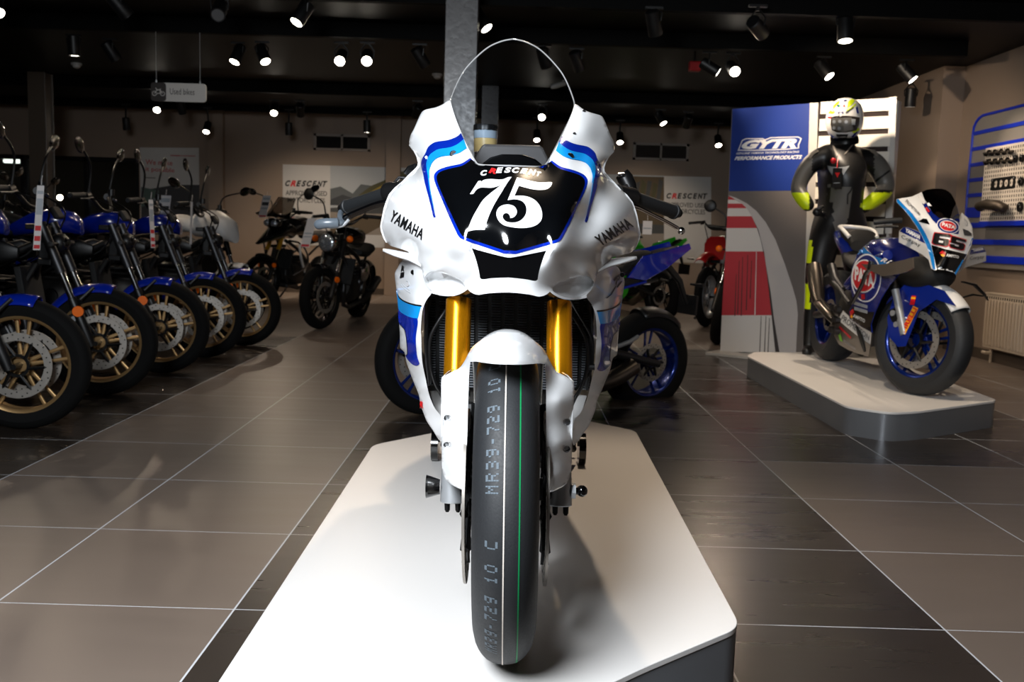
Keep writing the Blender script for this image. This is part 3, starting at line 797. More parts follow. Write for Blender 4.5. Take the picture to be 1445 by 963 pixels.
def disc(c, x, R, m, parent, name='brake_disc', holes=True, n=48):
    c = Vector(c) + Vector((x, 0, 0)); t = .0025; ri = R * .74
    mb = MB().lathe([(R, -t), (R, t), (ri, t), (ri, -t), (R, -t)], c, (1, 0, 0), 64)
    d = mb.build(name, m, parent)
    h = MB()
    for k in range(10):
        a = 2 * PI * k / 10
        h.tube([c + Vector((0, math.cos(a) * r, math.sin(a) * r)) for r in (R * .3, R * .55, ri + .004)], [.008, .006, .008], 6)
    h.lathe([(R * .36, -.006), (R * .36, .006), (R * .28, .006), (R * .28, -.006), (R * .36, -.006)], c, (1, 0, 0), 32)
    h.build('disc_carrier', 'black_metal', d)
    if holes:
        b = MB()
        for k in range(40):
            a = 2 * PI * k / 40; r = R * (.8 + .14 * ((k % 4) / 3))
            p = c + Vector((0, math.cos(a) * r, math.sin(a) * r))
            b.cyl(p - Vector((t + .0004, 0, 0)), p + Vector((t + .0004, 0, 0)), .0035, n=8)
        b.build('disc_hole_pattern', 'black_matt', d)
    return d
for s in (1, -1): disc((X0, YA, ZA), s * .073, .162, 'disc_steel', hero)
FD = Vector((0, .44, 1)).normalized()
def fpt(u, s): return Vector((X0 + u, YA + .052, ZA + .02)) + FD * s
for s in (1, -1):
    u = s * .1025
    leg = MB().cyl(fpt(u, .17), fpt(u, .362), .0262, n=32).cyl(fpt(u, .38) + Vector((0, .03, 0)), fpt(u, .62) + Vector((0, .03, 0)), .022, n=24).build('fork_tube', 'gold_tube', hero)
    MB().cyl(fpt(u, .0), fpt(u, .17), .021, n=24).build('fork_slider', 'dark_alu', leg)
    MB().cyl(fpt(u, .16), fpt(u, .17), .0285, n=32).build('fork_seal', 'black_satin', leg)
    # axle clamp, pinch bolts
    cx = X0 + s * .101
    top = PY(638 if s < 0 else 787, 679, YA)
    mb = MB().cyl((cx, YA - .005, ZX - .028), (cx, YA + .005, ZX + .035), .0225, .021, 24)
    cl = mb.build('axle_clamp', 'alu', hero, bevel=.002)
    for du in (-.009, .011): MB().cyl((cx + du, YA - .008, ZX - .028), (cx + du, YA - .008, ZX - .042), .0055, .005, 12).cyl((cx + du, YA - .008, ZX - .042), (cx + du, YA - .008, ZX - .045), .0035, n=8).build('pinch_bolt', 'black_metal', cl)
    # radial caliper behind the leg
    mb = MB().box((X0 + s * .088, YA + .10, ZA + .10), (.05, .06, .11), Matrix.Rotation(-.5, 3, 'X'))
    ca = mb.build('brake_caliper', 'black_satin', hero, smooth=False, bevel=.008)
    for k in (-1, 1): MB().cyl((X0 + s * .112, YA + .10 + k * .012, ZA + .10 + k * .026), (X0 + s * .118, YA + .10 + k * .012, ZA + .10 + k * .026), .014, n=16).build('caliper_piston_cap', 'alu', ca)
    MB().tube(catmull([(X0 + s * .1, YA + .12, ZA + .16), (X0 + s * .1025, YA + .24, ZA + .3), (X0 + s * .09, YA + .29, ZA + .42)], 5), .004, 8).build('brake_hose', 'hose_black', hero)
MB().cyl((X0 - .12, YA, ZX), (X0 + .12, YA, ZX), .012, n=20).cyl((X0 - .085, YA, ZX), (X0 + .085, YA, ZX), .02, n=20).build('front_axle', 'black_metal', hero)
# axle sliders: flared cone on one side, ball end with a nut on the other
xs = X0 - .124
MB().cyl((xs, YA, ZX), (xs - .022, YA, ZX), .014, .021, 28).cyl((xs - .022, YA, ZX), (xs - .026, YA, ZX), .021, .022, 28).build('axle_slider', 'black_gloss', hero)
xs = X0 + .122
MB().cyl((xs, YA, ZX), (xs + .008, YA, ZX), .015, n=6).build('axle_nut', 'alu', hero, smooth=False)
MB().cyl((xs + .008, YA, ZX), (xs + .015, YA, ZX), .007, n=16).ell((xs + .02, YA, ZX), (.011, .011, .011)).build('axle_slider', 'black_gloss', hero)
# mudguard: crown over the tyre
Rf = .314
rows = []
for i in range(34):
    row = []
    for k in range(33):
        t = -1 + 2 * k / 32; rr = Rf - .045 * abs(t) ** 2.2; w = .0715
        lip = math.radians(76)
        th = lip + (math.radians(150) - lip) * i / 33
        row.append(Vector((X0 + t * w, YA - rr * math.cos(th), ZA + rr * math.sin(th))))
    rows.append(row)
LY[0] = 1.68
dome = [(720, 467), (706, 467.6), (693, 471.5), (680, 479), (668, 488.5), (662, 497), (655.5, 509.5), (648.2, 519.5), (636.5, 525.6), (626, 531), (622.6, 534.8), (622.2, 560), (622.7, 620), (623.4, 657), (626.4, 673), (631.4, 680), (641.7, 686.9), (655.4, 692.9), (657, 680), (658.8, 634), (661.5, 543), (664, 511), (672, 510.5), (683, 512), (700, 514), (720, 514.5)]
g_ctrl = both([(720, 467, 1.70), (693, 471.5, 1.70), (668, 488.5, 1.71), (661.5, 498, 1.71), (720, 490, 1.585), (695, 490, 1.605), (680, 495, 1.63), (720, 514.5, 1.53), (695, 513.5, 1.55), (672, 510.5, 1.61),
    (662, 545, 1.655), (660, 600, 1.655), (658, 650, 1.66), (656, 692, 1.665), (664, 511, 1.645), (655.5, 509.5, 1.70), (648, 519.5, 1.71), (636, 526, 1.715), (622.5, 535, 1.73), (622.5, 600, 1.73), (624, 660, 1.73), (631, 680, 1.70), (642, 687, 1.675), (643, 560, 1.66), (641, 620, 1.66), (641, 665, 1.662)])
gs = Surf(g_ctrl, lam=1e-3)
cups = [AB(631.2, 591), AB(630.6, 629)]
circ = lambda q, r, n=20: [(q[0] + r * math.cos(2 * PI * k / n), q[1] + r * math.sin(2 * PI * k / n)) for k in range(n)]
holes = [circ(q, .0040) for q in cups] + [circ((2 * A0 * 2 / 1.68 - q[0], q[1]), .0040) for q in cups]
A0_ = A0; A0 = X0 / 1.68
holes = [circ(q, .0040) for q in cups] + [circ((2 * A0 - q[0], q[1]), .0040) for q in cups]
mud = shell('front_mudguard', sym(dome), gs, .0026, 'gloss_white', hero, holes=holes, thick=.003, ang=50)
MB().grid(rows).build('mudguard_crown', 'gloss_white', mud, ang=60, solid=.003)
for h in holes:
    r0 = [WAB(a, b, float(gs.Y([(a, b)])[0])) for a, b in h]; c = sum(r0, Vector()) / len(r0)
    r1 = [p + Vector((0, .016, 0)) for p in r0]
    MB().rings([r0, r1, [c + (p - c) * .5 for p in r1]], False).build('screw_recess', 'gloss_white', mud)
    MB().cyl(c + Vector((0, .017, 0)), c + Vector((0, .009, 0)), .0032, n=10).build('guard_screw', 'alu', mud)
for s in (1, -1):
    rows = []
    for px, py in dome[9:18]:
        a, b = AB(px, py); w = WAB(a, b, float(gs.Y([(a, b)])[0])); u = w.x - X0
        rows.append([Vector((X0 + s * u * k, w.y + dy, w.z)) for dy, k in ((.001, 1.), (.02, 1.0), (.06, .97), (.1, .9))])
    MB().grid(rows).build('fork_guard_return', 'gloss_white', mud, solid=.002)
A0 = A0_; LY[0] = 2.0

# ---- screen, instruments, reservoir
sc_half = ZB([(740, 72), (670, 84), (600, 110), (550, 140), (500, 182), (450, 232), (400, 292), (355, 375), (315, 478), (318, 530), (330, 570), (365, 650), (400, 730), (435, 806), (470, 880), (500, 925)]) + ZS([(270, 575), (330, 588), (480, 592), (640, 595)])
sc_ctrl = both([(724, 55, 2.44), (695, 63, 2.445), (674, 78, 2.45), (653, 100, 2.44), (635, 140, 2.35), (638, 158, 2.28), (653, 191, 2.155), (668, 223, 2.035), (720, 234, 1.99), (690, 233, 2.005), (724, 100, 2.32), (724, 150, 2.18), (724, 200, 2.05), (690, 110, 2.33), (690, 160, 2.19), (690, 205, 2.06), (665, 140, 2.30), (670, 180, 2.17)])
sc_s = Surf(sc_ctrl, lam=2e-5)
scr = shell('windscreen', sym(sc_half), sc_s, .004, 'clear_screen', hero, thick=.0025)
pts = [WAB(a, b, float(sc_s.Y([(a, b)])[0])) for a, b in resamp(sym(sc_half), .004)]
mk('screen_edge', (165, 165, 165), .2, coat=1.)
MB().tube(pts, .0018, 6, closed=True).build('screen_edge', 'screen_edge', scr)
dash = MB()
P = [PY(x, y, 2.26) for x, y in ((668, 224), (680, 205.5), (684, 203), (762, 205), (767, 209), (775, 226), (770, 240), (672, 240))]
n = len(P); dash.add(P + [p + Vector((0, .03, 0)) for p in P], [tuple(range(n)), tuple(reversed(range(n, 2 * n)))] + [(i, (i + 1) % n, (i + 1) % n + n, i + n) for i in range(n)])
da = dash.build('dashboard', 'dash_grey', hero, smooth=False, bevel=.006)
P = [PY(x, y, 2.18) for x, y in ((680, 231), (692, 222), (708, 217.5), (738, 218), (755, 224), (766, 233), (760, 236), (690, 235))]
n = len(P); MB().add(P + [p + Vector((0, .05, 0)) for p in P], [tuple(range(n)), tuple(reversed(range(n, 2 * n)))] + [(i, (i + 1) % n, (i + 1) % n + n, i + n) for i in range(n)]).build('instrument_bracket', 'black_gloss', da, smooth=False, bevel=.004)
rc = PY(685, 213, 2.36); rt = PY(684.5, 181, 2.36)
k = 16.4 / FL * 2.36
up = Vector((0, 0, 1))
ZZ = lambda y: PY(684.5, y, 2.36).z
cx = rc.x
mk('reservoir_cup', (150, 165, 178), .2)
rs = MB().cyl((cx, 2.36, ZZ(215)), (cx, 2.36, ZZ(196)), k * .98, n=32).build('brake_reservoir', 'fluid', hero)
MB().cyl((cx, 2.36, ZZ(196)), (cx, 2.36, ZZ(184.5)), k, k * 1.02, n=32).build('reservoir_cup', 'reservoir_cup', rs)
cap = MB()
pr_ = [k * 1.05 if i % 4 else k * 1.01 for i in range(48)]
ring = lambda z, f: [Vector((cx + pr_[i] * f * math.cos(2 * PI * i / 48), 2.36 + pr_[i] * f * math.sin(2 * PI * i / 48), z)) for i in range(48)]
cap.rings([ring(ZZ(185), 1.), ring(ZZ(178), 1.), ring(ZZ(176.6), .94)]).build('reservoir_cap', 'black_satin', rs)
MB().tube(catmull([(cx, 2.36, ZZ(215)), (cx + .01, 2.37, ZZ(225)), (cx - .02, 2.36, ZZ(245)), (cx - .1, 2.33, ZZ(262))], 5), .006, 8).build('reservoir_hose', 'hose_black', rs)

# ---- clip-on bars, levers
ZL = lambda x, y, Y: PY(440 + x / 8.758, 230 + y / 8.758, Y)
ZR = lambda x, y, Y: PY(870 + x / 8.758, 230 + y / 8.758, Y)
a, b = ZL(430, 545, 2.40), ZL(955, 375, 2.27)
d = (b - a).normalized()
bar = MB().cyl(a - d * .02, b + d * .22, .0115, n=20).build('clip_on_bar', 'black_metal', hero)
gr = MB()
gr.tube([a + (b - a) * t for t in (0, .04, .05, .5, .96, 1.)], [.0185, .0185, .0165, .0160, .0170, .0170], 24)
gr.build('grip', 'grip_rubber', bar)
MB().tube([a - d * .022, a - d * .012, a - d * .003], [.0125, .0150, .0150], 20).build('bar_end', 'black_satin', bar)
MB().tube([b, b + d * .012, b + d * .03, b + d * .06], [.025, .025, .020, .019], 20).build('throttle_housing', 'black_satin', bar)
MB().tube(catmull([ZL(1000, 500, 2.25), ZL(900, 495, 2.25), ZL(780, 525, 2.27), ZL(640, 580, 2.30), ZL(500, 640, 2.33), ZL(420, 680, 2.345)], 4), [.0115] * 21, 12, flat=.7).build('brake_lever', 'black_gloss', bar)
lg = MB().tube(catmull([ZL(360, 610, 2.40), ZL(350, 670, 2.37), ZL(380, 735, 2.34), ZL(330, 745, 2.33)], 4), .0075, 10)
lg.tube(catmull([ZL(330, 742, 2.33), ZL(240, 745, 2.325), ZL(160, 748, 2.325), ZL(100, 758, 2.33), ZL(84, 770, 2.34)], 4), [.0095] + [.0125] * 13 + [.0125, .010, .006], 14)
mk('guard_grey', (84, 92, 100), .3)
lg.build('lever_guard', 'guard_grey', bar)
MB().tube(catmull([ZL(460, 700, 2.335), ZL(400, 760, 2.335), ZL(330, 785, 2.335), ZL(220, 795, 2.335)], 4), .004, 8).build('guard_bracket', 'alu', bar)
a, b = ZR(715, 605, 2.40), ZR(190, 430, 2.27)
d = (b - a).normalized()
bar2 = MB().cyl(a - d * .02, b + d * .22, .0115, n=20).build('clip_on_bar', 'black_metal', hero)
MB().tube([a + (b - a) * t for t in (0, .04, .05, .5, .96, 1.)], [.0190, .0190, .0170, .0165, .0170, .0170], 24).build('grip', 'grip_rubber', bar2)
MB().tube([a - d * .018, a - d * .010, a - d * .002], [.0105, .0125, .0125], 20).build('bar_end', 'black_satin', bar2)
MB().tube([b, b + d * .012, b + d * .03, b + d * .06], [.023, .023, .020, .019], 20).build('switch_housing', 'black_satin', bar2)
MB().tube(catmull([ZR(150, 520, 2.23), ZR(240, 545, 2.24), ZR(340, 590, 2.26), ZR(460, 650, 2.29), ZR(600, 720, 2.32), ZR(740, 800, 2.35)], 4), [.0125, .0125, .012, .011, .010, .0095, .009, .0085] + [.008] * 13, 12, flat=.55).ell(ZR(800, 840, 2.36), (.0095, .0095, .0095), 16, 10).build('clutch_lever', 'chrome', bar2)
# clamps and perches behind the fairing edges
for pts, m in (([(60, 130, 2.30), (110, 200, 2.30), (150, 290, 2.29), (185, 380, 2.28)], 'black_metal'),):
    MB().tube([ZR(*p) for p in pts], [.018, .02, .019, .014], 10).build('clutch_perch', m, bar2, bevel=0)
MB().cyl(ZR(120, 290, 2.265), ZR(120, 290, 2.25), .006, n=6).build('perch_bolt', 'chrome', bar2)
MB().tube([ZR(20, 150, 2.28), ZR(95, 145, 2.28)], .005, 8).build('perch_strap', 'chrome', bar2)
MB().tube([PY(587, 236, 2.28), PY(578, 238, 2.29), PY(572, 246, 2.29)], [.009, .008, .007], 10).build('brake_perch', 'black_metal', bar)
MB().tube([PY(572, 252, 2.285), PY(563, 251, 2.285), PY(556, 259, 2.285)], [.005, .004, .004], 8).build('perch_strap', 'chrome', bar)
MB().box((X0, YA + .44, HP + .86), (.25, .07, .035)).box((X0, YA + .38, HP + .70), (.25, .07, .035)).build('triple_clamp', 'black_metal', hero, smooth=False, bevel=.008)

# ---- rest of the machine behind the fairing
def loft(secs, n=24, p=2.4):
    """secs: (Y, zc, half width, half height)"""
    R = []
    for y, zc, w, h in secs:
        R.append([Vector((X0 + math.copysign(abs(math.cos(t)) ** (2 / p), math.cos(t)) * w, y, zc + math.copysign(abs(math.sin(t)) ** (2 / p), math.sin(t)) * h)) for t in [2 * PI * k / n for k in range(n)]])
    return MB().rings(R, True)
loft([(2.32, HP + .80, .10, .06), (2.40, HP + .82, .14, .09), (2.52, HP + .82, .155, .11), (2.66, HP + .79, .13, .10), (2.76, HP + .76, .09, .06)]).build('fuel_tank', 'gloss_white', hero)
loft([(2.74, HP + .73, .10, .03), (2.9, HP + .74, .13, .035), (3.04, HP + .78, .10, .03)]).build('seat', 'seat_black', hero)
loft([(3.02, HP + .76, .11, .05), (3.16, HP + .83, .12, .07), (3.32, HP + .88, .09, .05), (3.46, HP + .92, .04, .02)]).build('tail_unit', 'gloss_white', hero)
loft([(2.2, HP + .45, .13, .14), (2.4, HP + .42, .16, .2), (2.66, HP + .40, .15, .17), (2.76, HP + .40, .1, .1)]).build('engine', 'engine_grey', hero)
loft([(2.14, HP + .23, .09, .05), (2.4, HP + .17, .13, .06), (2.8, HP + .2, .11, .06)]).build('belly_fairing', 'gloss_white', hero)
YR = YA + 1.41
pr2 = [(.315 - .075 * abs(t) ** 2.2, t * .097) for t in [-1 + k / 10 for k in range(21)]] + [(.215, .07), (.215, -.07)]; pr2.append(pr2[0])
MB().lathe(pr2, (X0, YR, HP + .315), (1, 0, 0), 64).build('rear_tyre', 'tyre_rubber', hero)
wheel_rim((X0, YR, HP + .315), .218, .15, 'black_metal', hero, 'rear_rim')
for s in (1, -1): MB().tube([(X0 + s * .09, 2.68, HP + .38), (X0 + s * .12, 2.9, HP + .36), (X0 + s * .125, YR, HP + .315)], [.035, .032, .025], 12).build('swingarm', 'alu', hero)
MB().tube(catmull([(X0 + .05, 2.55, HP + .16), (X0 + .13, 2.8, HP + .26), (X0 + .17, 3.0, HP + .42), (X0 + .19, 3.2, HP + .52)], 5), [.03] * 6 + [.045] * 10, 16).build('exhaust', 'titanium', hero)
for s in (1, -1): MB().tube([(X0 + s * .11, 2.2, HP + .75), (X0 + s * .14, 2.45, HP + .64), (X0 + s * .13, 2.7, HP + .5)], [.03, .035, .03], 12).build('frame_spar', 'dark_alu', hero)

PY, AB = PY_, AB_
def lean_tree(o):
    for c in list(o.children):
        if c.type == 'MESH':
            for v in c.data.vertices: v.co.x -= KS * v.co.z
        lean_tree(c)
lean_tree(hero)

# paddock stand holding the rear wheel
ps = thing('paddock_stand', 'black paddock stand with small wheels behind the white race motorcycle', 'stand', (X0, YR, HP))
for s in (1, -1):
    c = PZ(820, 656, HP); xw = X0 + s * abs(c.x - X0)
    MB().lathe([(.055, -.012), (.055, .012), (.03, .012), (.03, -.012), (.055, -.012)], (xw, c.y, HP + .055), (1, 0, 0), 32).cyl((xw - .012, c.y, HP + .055), (xw + .012, c.y, HP + .055), .032, n=20).build('stand_wheel', 'black_gloss', ps)
    MB().tube([(xw - s * .03, c.y, HP + .055), (X0 + s * .19, YR - .05, HP + .14), (X0 + s * .17, YR + .02, HP + .3)], .013, 10).build('stand_arm', 'black_satin', ps)
MB().tube([(X0 - .24, 3.36, HP + .055), (X0 + .24, 3.36, HP + .055)], .012, 10).tube([(X0 - .2, YR + .3, HP + .02), (X0 + .2, YR + .3, HP + .02)], .013, 10).build('stand_crossbar', 'black_satin', ps)
for s in (1, -1): MB().tube([(X0 + s * .2, YR + .3, HP + .02), (X0 + s * .19, YR - .05, HP + .14)], .013, 10).build('stand_arm', 'black_satin', ps)
# ------------------------------------------------------------------ shared wheel builder (axis along local x, placed by matrix T)
def wheel(parent, T, pos, R, W, rimR, rimW, rim_m, tyre_m='tyre_rubber', spokes=5, discs=(), discR=.15, twin=True, rim_edge=None, wire=False, holes=True):
    prof = []
    for k in range(21):
        t = -1 + k / 10
        prof.append((R - (R - rimR) * .62 * (1 - math.sqrt(max(0, 1 - (abs(t) * .985) ** 2.2))), t * W))
    prof += [(rimR + .004, W * .86), (rimR - .004, W * .8), (rimR - .004, -W * .8), (rimR + .004, -W * .86)]; prof.append(prof[0])
    MB().lathe(prof, (0, 0, 0), (1, 0, 0), 64).xf(T).build(pos + '_tyre', tyre_m, parent, ang=50)
    w = rimW / 2
    mb = MB().lathe([(rimR + .003, -w), (rimR + .011, -w), (rimR + .011, w), (rimR + .003, w), (rimR - .014, w - .004), (rimR - .020, w - .012), (rimR - .016, w * .4), (rimR - .016, -w * .4), (rimR - .020, -w + .012), (rimR - .014, -w + .004), (rimR + .003, -w)], (0, 0, 0), (1, 0, 0), 64)
    mb.cyl((-w * .8, 0, 0), (w * .8, 0, 0), .032, n=20)
    if wire:
        for k in range(32):
            a = 2 * PI * k / 32; b = a + (.35 if k % 2 else -.35)
            mb.cyl((w * .6 * (1 if k % 4 < 2 else -1), math.cos(a) * .03, math.sin(a) * .03), (0, math.cos(b) * (rimR - .015), math.sin(b) * (rimR - .015)), .0022, n=5, cap=False)
    else:
        for k in range(spokes):
            t0 = 2 * PI * k / spokes + .3
            for dt in ((-.14, .14) if twin else (0,)):
                mb.tube([Vector((0, math.cos(t0 + dt * q) * r, math.sin(t0 + dt * q) * r)) for r, q in ((.025, 2.), (rimR * .55, 1.15), (rimR - .014, 1.))], [.010, .0062, .008], 8, flat=1.25)
    rim = mb.xf(T).build(pos + '_rim', rim_m, parent)
    for x in discs:
        ri = discR * .76; t = .0025
        d = MB().lathe([(discR, x - t), (discR, x + t), (ri, x + t), (ri, x - t), (discR, x - t)], (0, 0, 0), (1, 0, 0), 48).xf(T).build('brake_disc', 'disc_steel', parent)
        h = MB()
        for k in range(6):
            a = 2 * PI * k / 6
            h.tube([(x, math.cos(a + .25) * discR * .3, math.sin(a + .25) * discR * .3), (x, math.cos(a) * (ri + .004), math.sin(a) * (ri + .004))], [.009, .007], 6)
        h.lathe([(discR * .36, x - .006), (discR * .36, x + .006), (discR * .27, x + .006), (discR * .27, x - .006), (discR * .36, x - .006)], (0, 0, 0), (1, 0, 0), 24)
        h.xf(T).build('disc_carrier', 'black_metal', d)
        if holes:
            b = MB()
            for k in range(36):
                a = 2 * PI * k / 36; r = discR * (.81 + .13 * ((k % 3) / 2))
                b.cyl((x - t - .0004, math.cos(a) * r, math.sin(a) * r), (x + t + .0004, math.cos(a) * r, math.sin(a) * r), .0036, n=7)
            b.xf(T).build('disc_hole_pattern', 'black_matt', d, smooth=False)
    return rim
def ellipse(cx, cy, rx, ry, rot=0, n=36):
    c, s = math.cos(rot), math.sin(rot)
    return [(cx + rx * math.cos(t) * c - ry * math.sin(t) * s, cy + rx * math.cos(t) * s + ry * math.sin(t) * c) for t in [2 * PI * k / n for k in range(n)]]

# ------------------------------------------------------------------ blue race motorcycle on the far platform
mk('race_blue', (14, 34, 120), .25, coat=.8)
mk('race_cyan', (20, 125, 205), .25, coat=.8)
mk('bronze_grey', (100, 91, 82), .35, metal=.4, coat=.3)
mk('pata_red', (200, 22, 34), .35)
mk('race_yellow', (245, 170, 20), .4)
mk('neon_green', (120, 200, 30), .4)
mk('tank_blue', (12, 24, 96), .25, coat=.8)
rb = thing('race_motorcycle', 'blue and white race motorcycle numbered 65 on the low platform before the mannequin', 'motorcycle', (2.226, 5.2, RP))
LX, LZ, LK = 2.222, RP, .075
def CX(z, off=0.): return LX + off + LK * (z - LZ)
def PL(px, py, off):
    d = Vector(ray(px, py)); n = Vector((1, 0, -LK)); o = Vector(CO)
    t = (LX + off - LK * LZ - n.dot(o)) / n.dot(d); return o + d * t
Q1 = lambda P: zm(1130, 300, 4.375, P)
Q2 = lambda P: zm(1250, 255, 6.64, P)
Q3 = lambda P: zm(1200, 380, 5.07, P)
def q2(x, y, Y): p = Q2([(x, y)])[0]; return PY(*p, Y)
# wheels
st = math.radians(27); hd = Vector((math.sin(st), -math.cos(st), 0)); ax = Vector((math.cos(st), math.sin(st), 0))
upw = Vector((LK, 0, 1)).normalized()
FWc = Vector((2.226, 5.2, RP)) + upw * .302
Tf = Matrix.Translation(FWc) @ Matrix((ax, -hd, Vector((0, 0, 1)))).transposed().to_4x4() @ Matrix.Rotation(-.06, 4, 'Y')
Tf = Matrix.Translation(FWc) @ Matrix.Rotation(st, 4, 'Z') @ Matrix.Rotation(math.atan(LK), 4, 'Y')
frim = wheel(rb, Tf, 'front', .302, .060, .212, .1, 'blue_rim', discs=(-.066, .066), discR=.16)
RWc = Vector((2.232, 6.62, RP)) + upw * .315
Tr = Matrix.Translation(RWc) @ Matrix.Rotation(math.atan(LK), 4, 'Y')
wheel(rb, Tr, 'rear', .315, .098, .212, .16, 'blue_rim', discs=(-.05,), discR=.11)
W = lambda x, y, z: Tf @ Vector((x, y, z))
# fork, calipers, mudguard in the steered wheel's own frame (y backwards, z up)
for s in (-1, 1):
    f0 = Vector((s * .103, .03, .02)); fd = Vector((0, .43, 1)).normalized()
    tb = MB().cyl(Tf @ (f0 + fd * .26), Tf @ (f0 + fd * .40), .026, n=24).build('fork_tube', 'black_metal', rb)
    MB().cyl(Tf @ (f0 + fd * .08), Tf @ (f0 + fd * .27), .021, n=24).cyl(Tf @ f0, Tf @ (f0 + fd * .09), .025, n=20).build('fork_slider', 'alu', tb)
    c = MB().box((s * .085, .105, .10), (.05, .062, .125), Matrix.Rotation(-.5, 3, 'X')).xf(Tf).build('brake_caliper', 'black_satin', rb, smooth=False, bevel=.008)
    for k in (-1, 1): MB().cyl(W(s * .106, .105 + k * .016, .10 + k * .03), W(s * .117, .105 + k * .016, .10 + k * .03), .016, n=18).build('caliper_piston_cap', 'alu', c)
    MB().tube(catmull([W(s * .1, .10, .17), W(s * .09, .13, .3), W(s * .05, .22, .42)], 5), .004, 8).build('brake_hose', 'hose_black', rb)
rows = []; rows2 = []
for i in range(34):
    th = math.radians(38 + (140 - 38) * i / 33); row = []
    for k in range(19):
        t = -1 + 2 * k / 18; rr = .322 - .05 * abs(t) ** 2.3
        row.append(W(t * .072, -rr * math.cos(th), rr * math.sin(th)))
    (rows if i < 18 else rows2).append(row)
    if i == 17: rows2.append(row)
mud = MB().grid(rows).build('front_mudguard', 'satin_white', rb, solid=.003, ang=60)
MB().grid(rows2).build('mudguard_rear', 'race_blue', mud, solid=.003, ang=60)
gp = [(-.245, .20), (-.16, .275), (-.03, .305), (.10, .29), (.15, .22), (.16, .10), (.12, .0), (.05, -.05), (.0, -.04), (-.02, .05), (-.035, .15), (-.12, .225)]
for s in (-1, 1):
    gp = gp if s < 0 else [(-.02, .29), (.10, .29), (.15, .22), (.12, .0), (.05, -.05), (.0, .05)]
    mb = MB().prism([(y, z) for y, z in gp], lambda y, z, t: W(s * (.074 + .045 * max(0, min(1, (.30 - z) / .3)) * (1 if y > -.06 else .2) + t), y, z), .003)
    g = mb.build('fork_guard', 'race_blue', mud, ang=40)
ggx = lambda y, z: W(-.131 + .0 * z, y, z)
def gq(y0, z0, y1, z1, h): # quad on the guard, baseline from (y0,z0) to (y1,z1)
    d = Vector((0, y1 - y0, z1 - z0)).normalized(); n = Vector((0, -d.z, d.y)) if True else None
    f = lambda y, z: W(-(.078 + .045 * max(0, min(1, (.30 - z) / .3)) * (1 if y > -.06 else .2) + .002), y, z)
    return [f(y0, z0), f(y1, z1), f(y1 + n.y * h, z1 + n.z * h), f(y0 + n.y * h, z0 + n.z * h)]
def quadmesh(q, name, m, parent): return MB().add(q, [(0, 1, 2, 3)]).build(name, m, parent, smooth=False, solid=.001, fixn=False)
q = gq(.015, .02, -.03, .17, -.036); quadmesh(q, 'sponsor_patch', 'race_yellow', mud)
flat_text('PIRELLI', [p + Vector((-.002, -.001, 0)) for p in gq(.018, .03, -.028, .165, -.03)], 'pata_red', mud, bold=.03)
quadmesh(gq(.03, .235, .0, .235, .05), 'sponsor_patch', 'pata_red', mud)
quadmesh([p + Vector((-.001, -.001, 0)) for p in gq(.03, .228, .0, .228, .012)], 'sponsor_patch', 'race_yellow', mud)

# fairing sides, belly, winglets: traced in the leaning plane of the machine
def side_panel(name, poly, off, m, back=.1, step=None, mirror=True):
    """poly px, off: offset function(px,py) of the panel from the middle plane"""
    V, F = fill(poly, step or 5.)
    P = [PL(x, y, off(x, y)) for x, y in V]
    o = slabify(P, [p + Vector((.006, .001, 0)) for p in P], F).build(name, m, rb, ang=50)
    if mirror:
        Pm = []
        for p in P:
            c = CX(p.z); Pm.append(Vector((2 * c - p.x, p.y, p.z)))
        MB().add(Pm, [f for f in F if Pm[f[0]].y > 5.62]).build(name, m, rb, ang=50, solid=.006)
    return o
bulge = lambda cx, cy, o, k: (lambda x, y: o + k * (((x - cx) / 40) ** 2 + ((y - cy) / 45) ** 2))
main_p = Q1([(388, 212), (440, 262), (500, 283), (560, 330), (604, 383), (545, 448), (495, 530), (458, 612), (432, 690), (438, 742), (380, 712), (300, 655), (300, 605), (326, 556), (310, 480), (308, 420), (318, 340), (345, 262)])
mp_off = bulge(1222, 400, -.225, .012)
sp_main = side_panel('side_fairing', main_p, mp_off, 'race_blue')
belly_p = Q1([(258, 603), (300, 640), (380, 706), (438, 738), (428, 830), (416, 890), (350, 872), (290, 848), (235, 815), (205, 760), (190, 690), (228, 660)])
bl = side_panel('belly_fairing', belly_p, lambda x, y: -.17 + .0011 * max(0, y - 455), 'bronze_grey')
# closing the bottom between both belly halves
sk = LSkin = Skin([sp_main, bl])
def dec(name, P, m, lift=.002): return decal(name, P, sk, m, rb, 3.2, lift=lift)
dec('side_graphic', Q1([(388, 214), (440, 264), (500, 285), (556, 330), (520, 345), (470, 330), (420, 280), (380, 250), (348, 262), (362, 235)]), 'race_cyan')
dec('sponsor_roundel', [p for p in Q1(ellipse(404, 405, 93, 150, .05))], 'decal_white', .003)
dec('sponsor_roundel', Q1(ellipse(404, 405, 85, 141, .05)), 'race_blue', .004)
dec('sponsor_roundel', Q1(ellipse(390, 393, 76, 103, .05)), 'decal_white', .005)
dec('sponsor_roundel', Q1(ellipse(390, 393, 68, 95, .05)), 'pata_red', .006)
decal_text('PATA', Q1([(332, 415), (452, 470), (450, 385), (334, 325)]), sk, 'decal_white', rb, lift=.0105, bold=.05)
dec('sponsor_roundel', Q1([(372, 505), (396, 502), (396, 534), (374, 540)]), 'pata_red', .006)
dec('side_graphic', Q1([(304, 604), (322, 575), (400, 615), (456, 615), (432, 690), (436, 738), (380, 708), (302, 652)]), 'black_gloss')
for y0 in (548, 580): dec('sponsor_line', Q1([(330, y0), (412, y0 + 26), (412, y0 + 46), (330, y0 + 22)]), 'decal_grey', .003)
decal_text('AMPITO', Q1([(322, 648), (394, 682), (396, 660), (324, 624)]), sk, 'decal_white', rb, lift=.004, bold=.02)
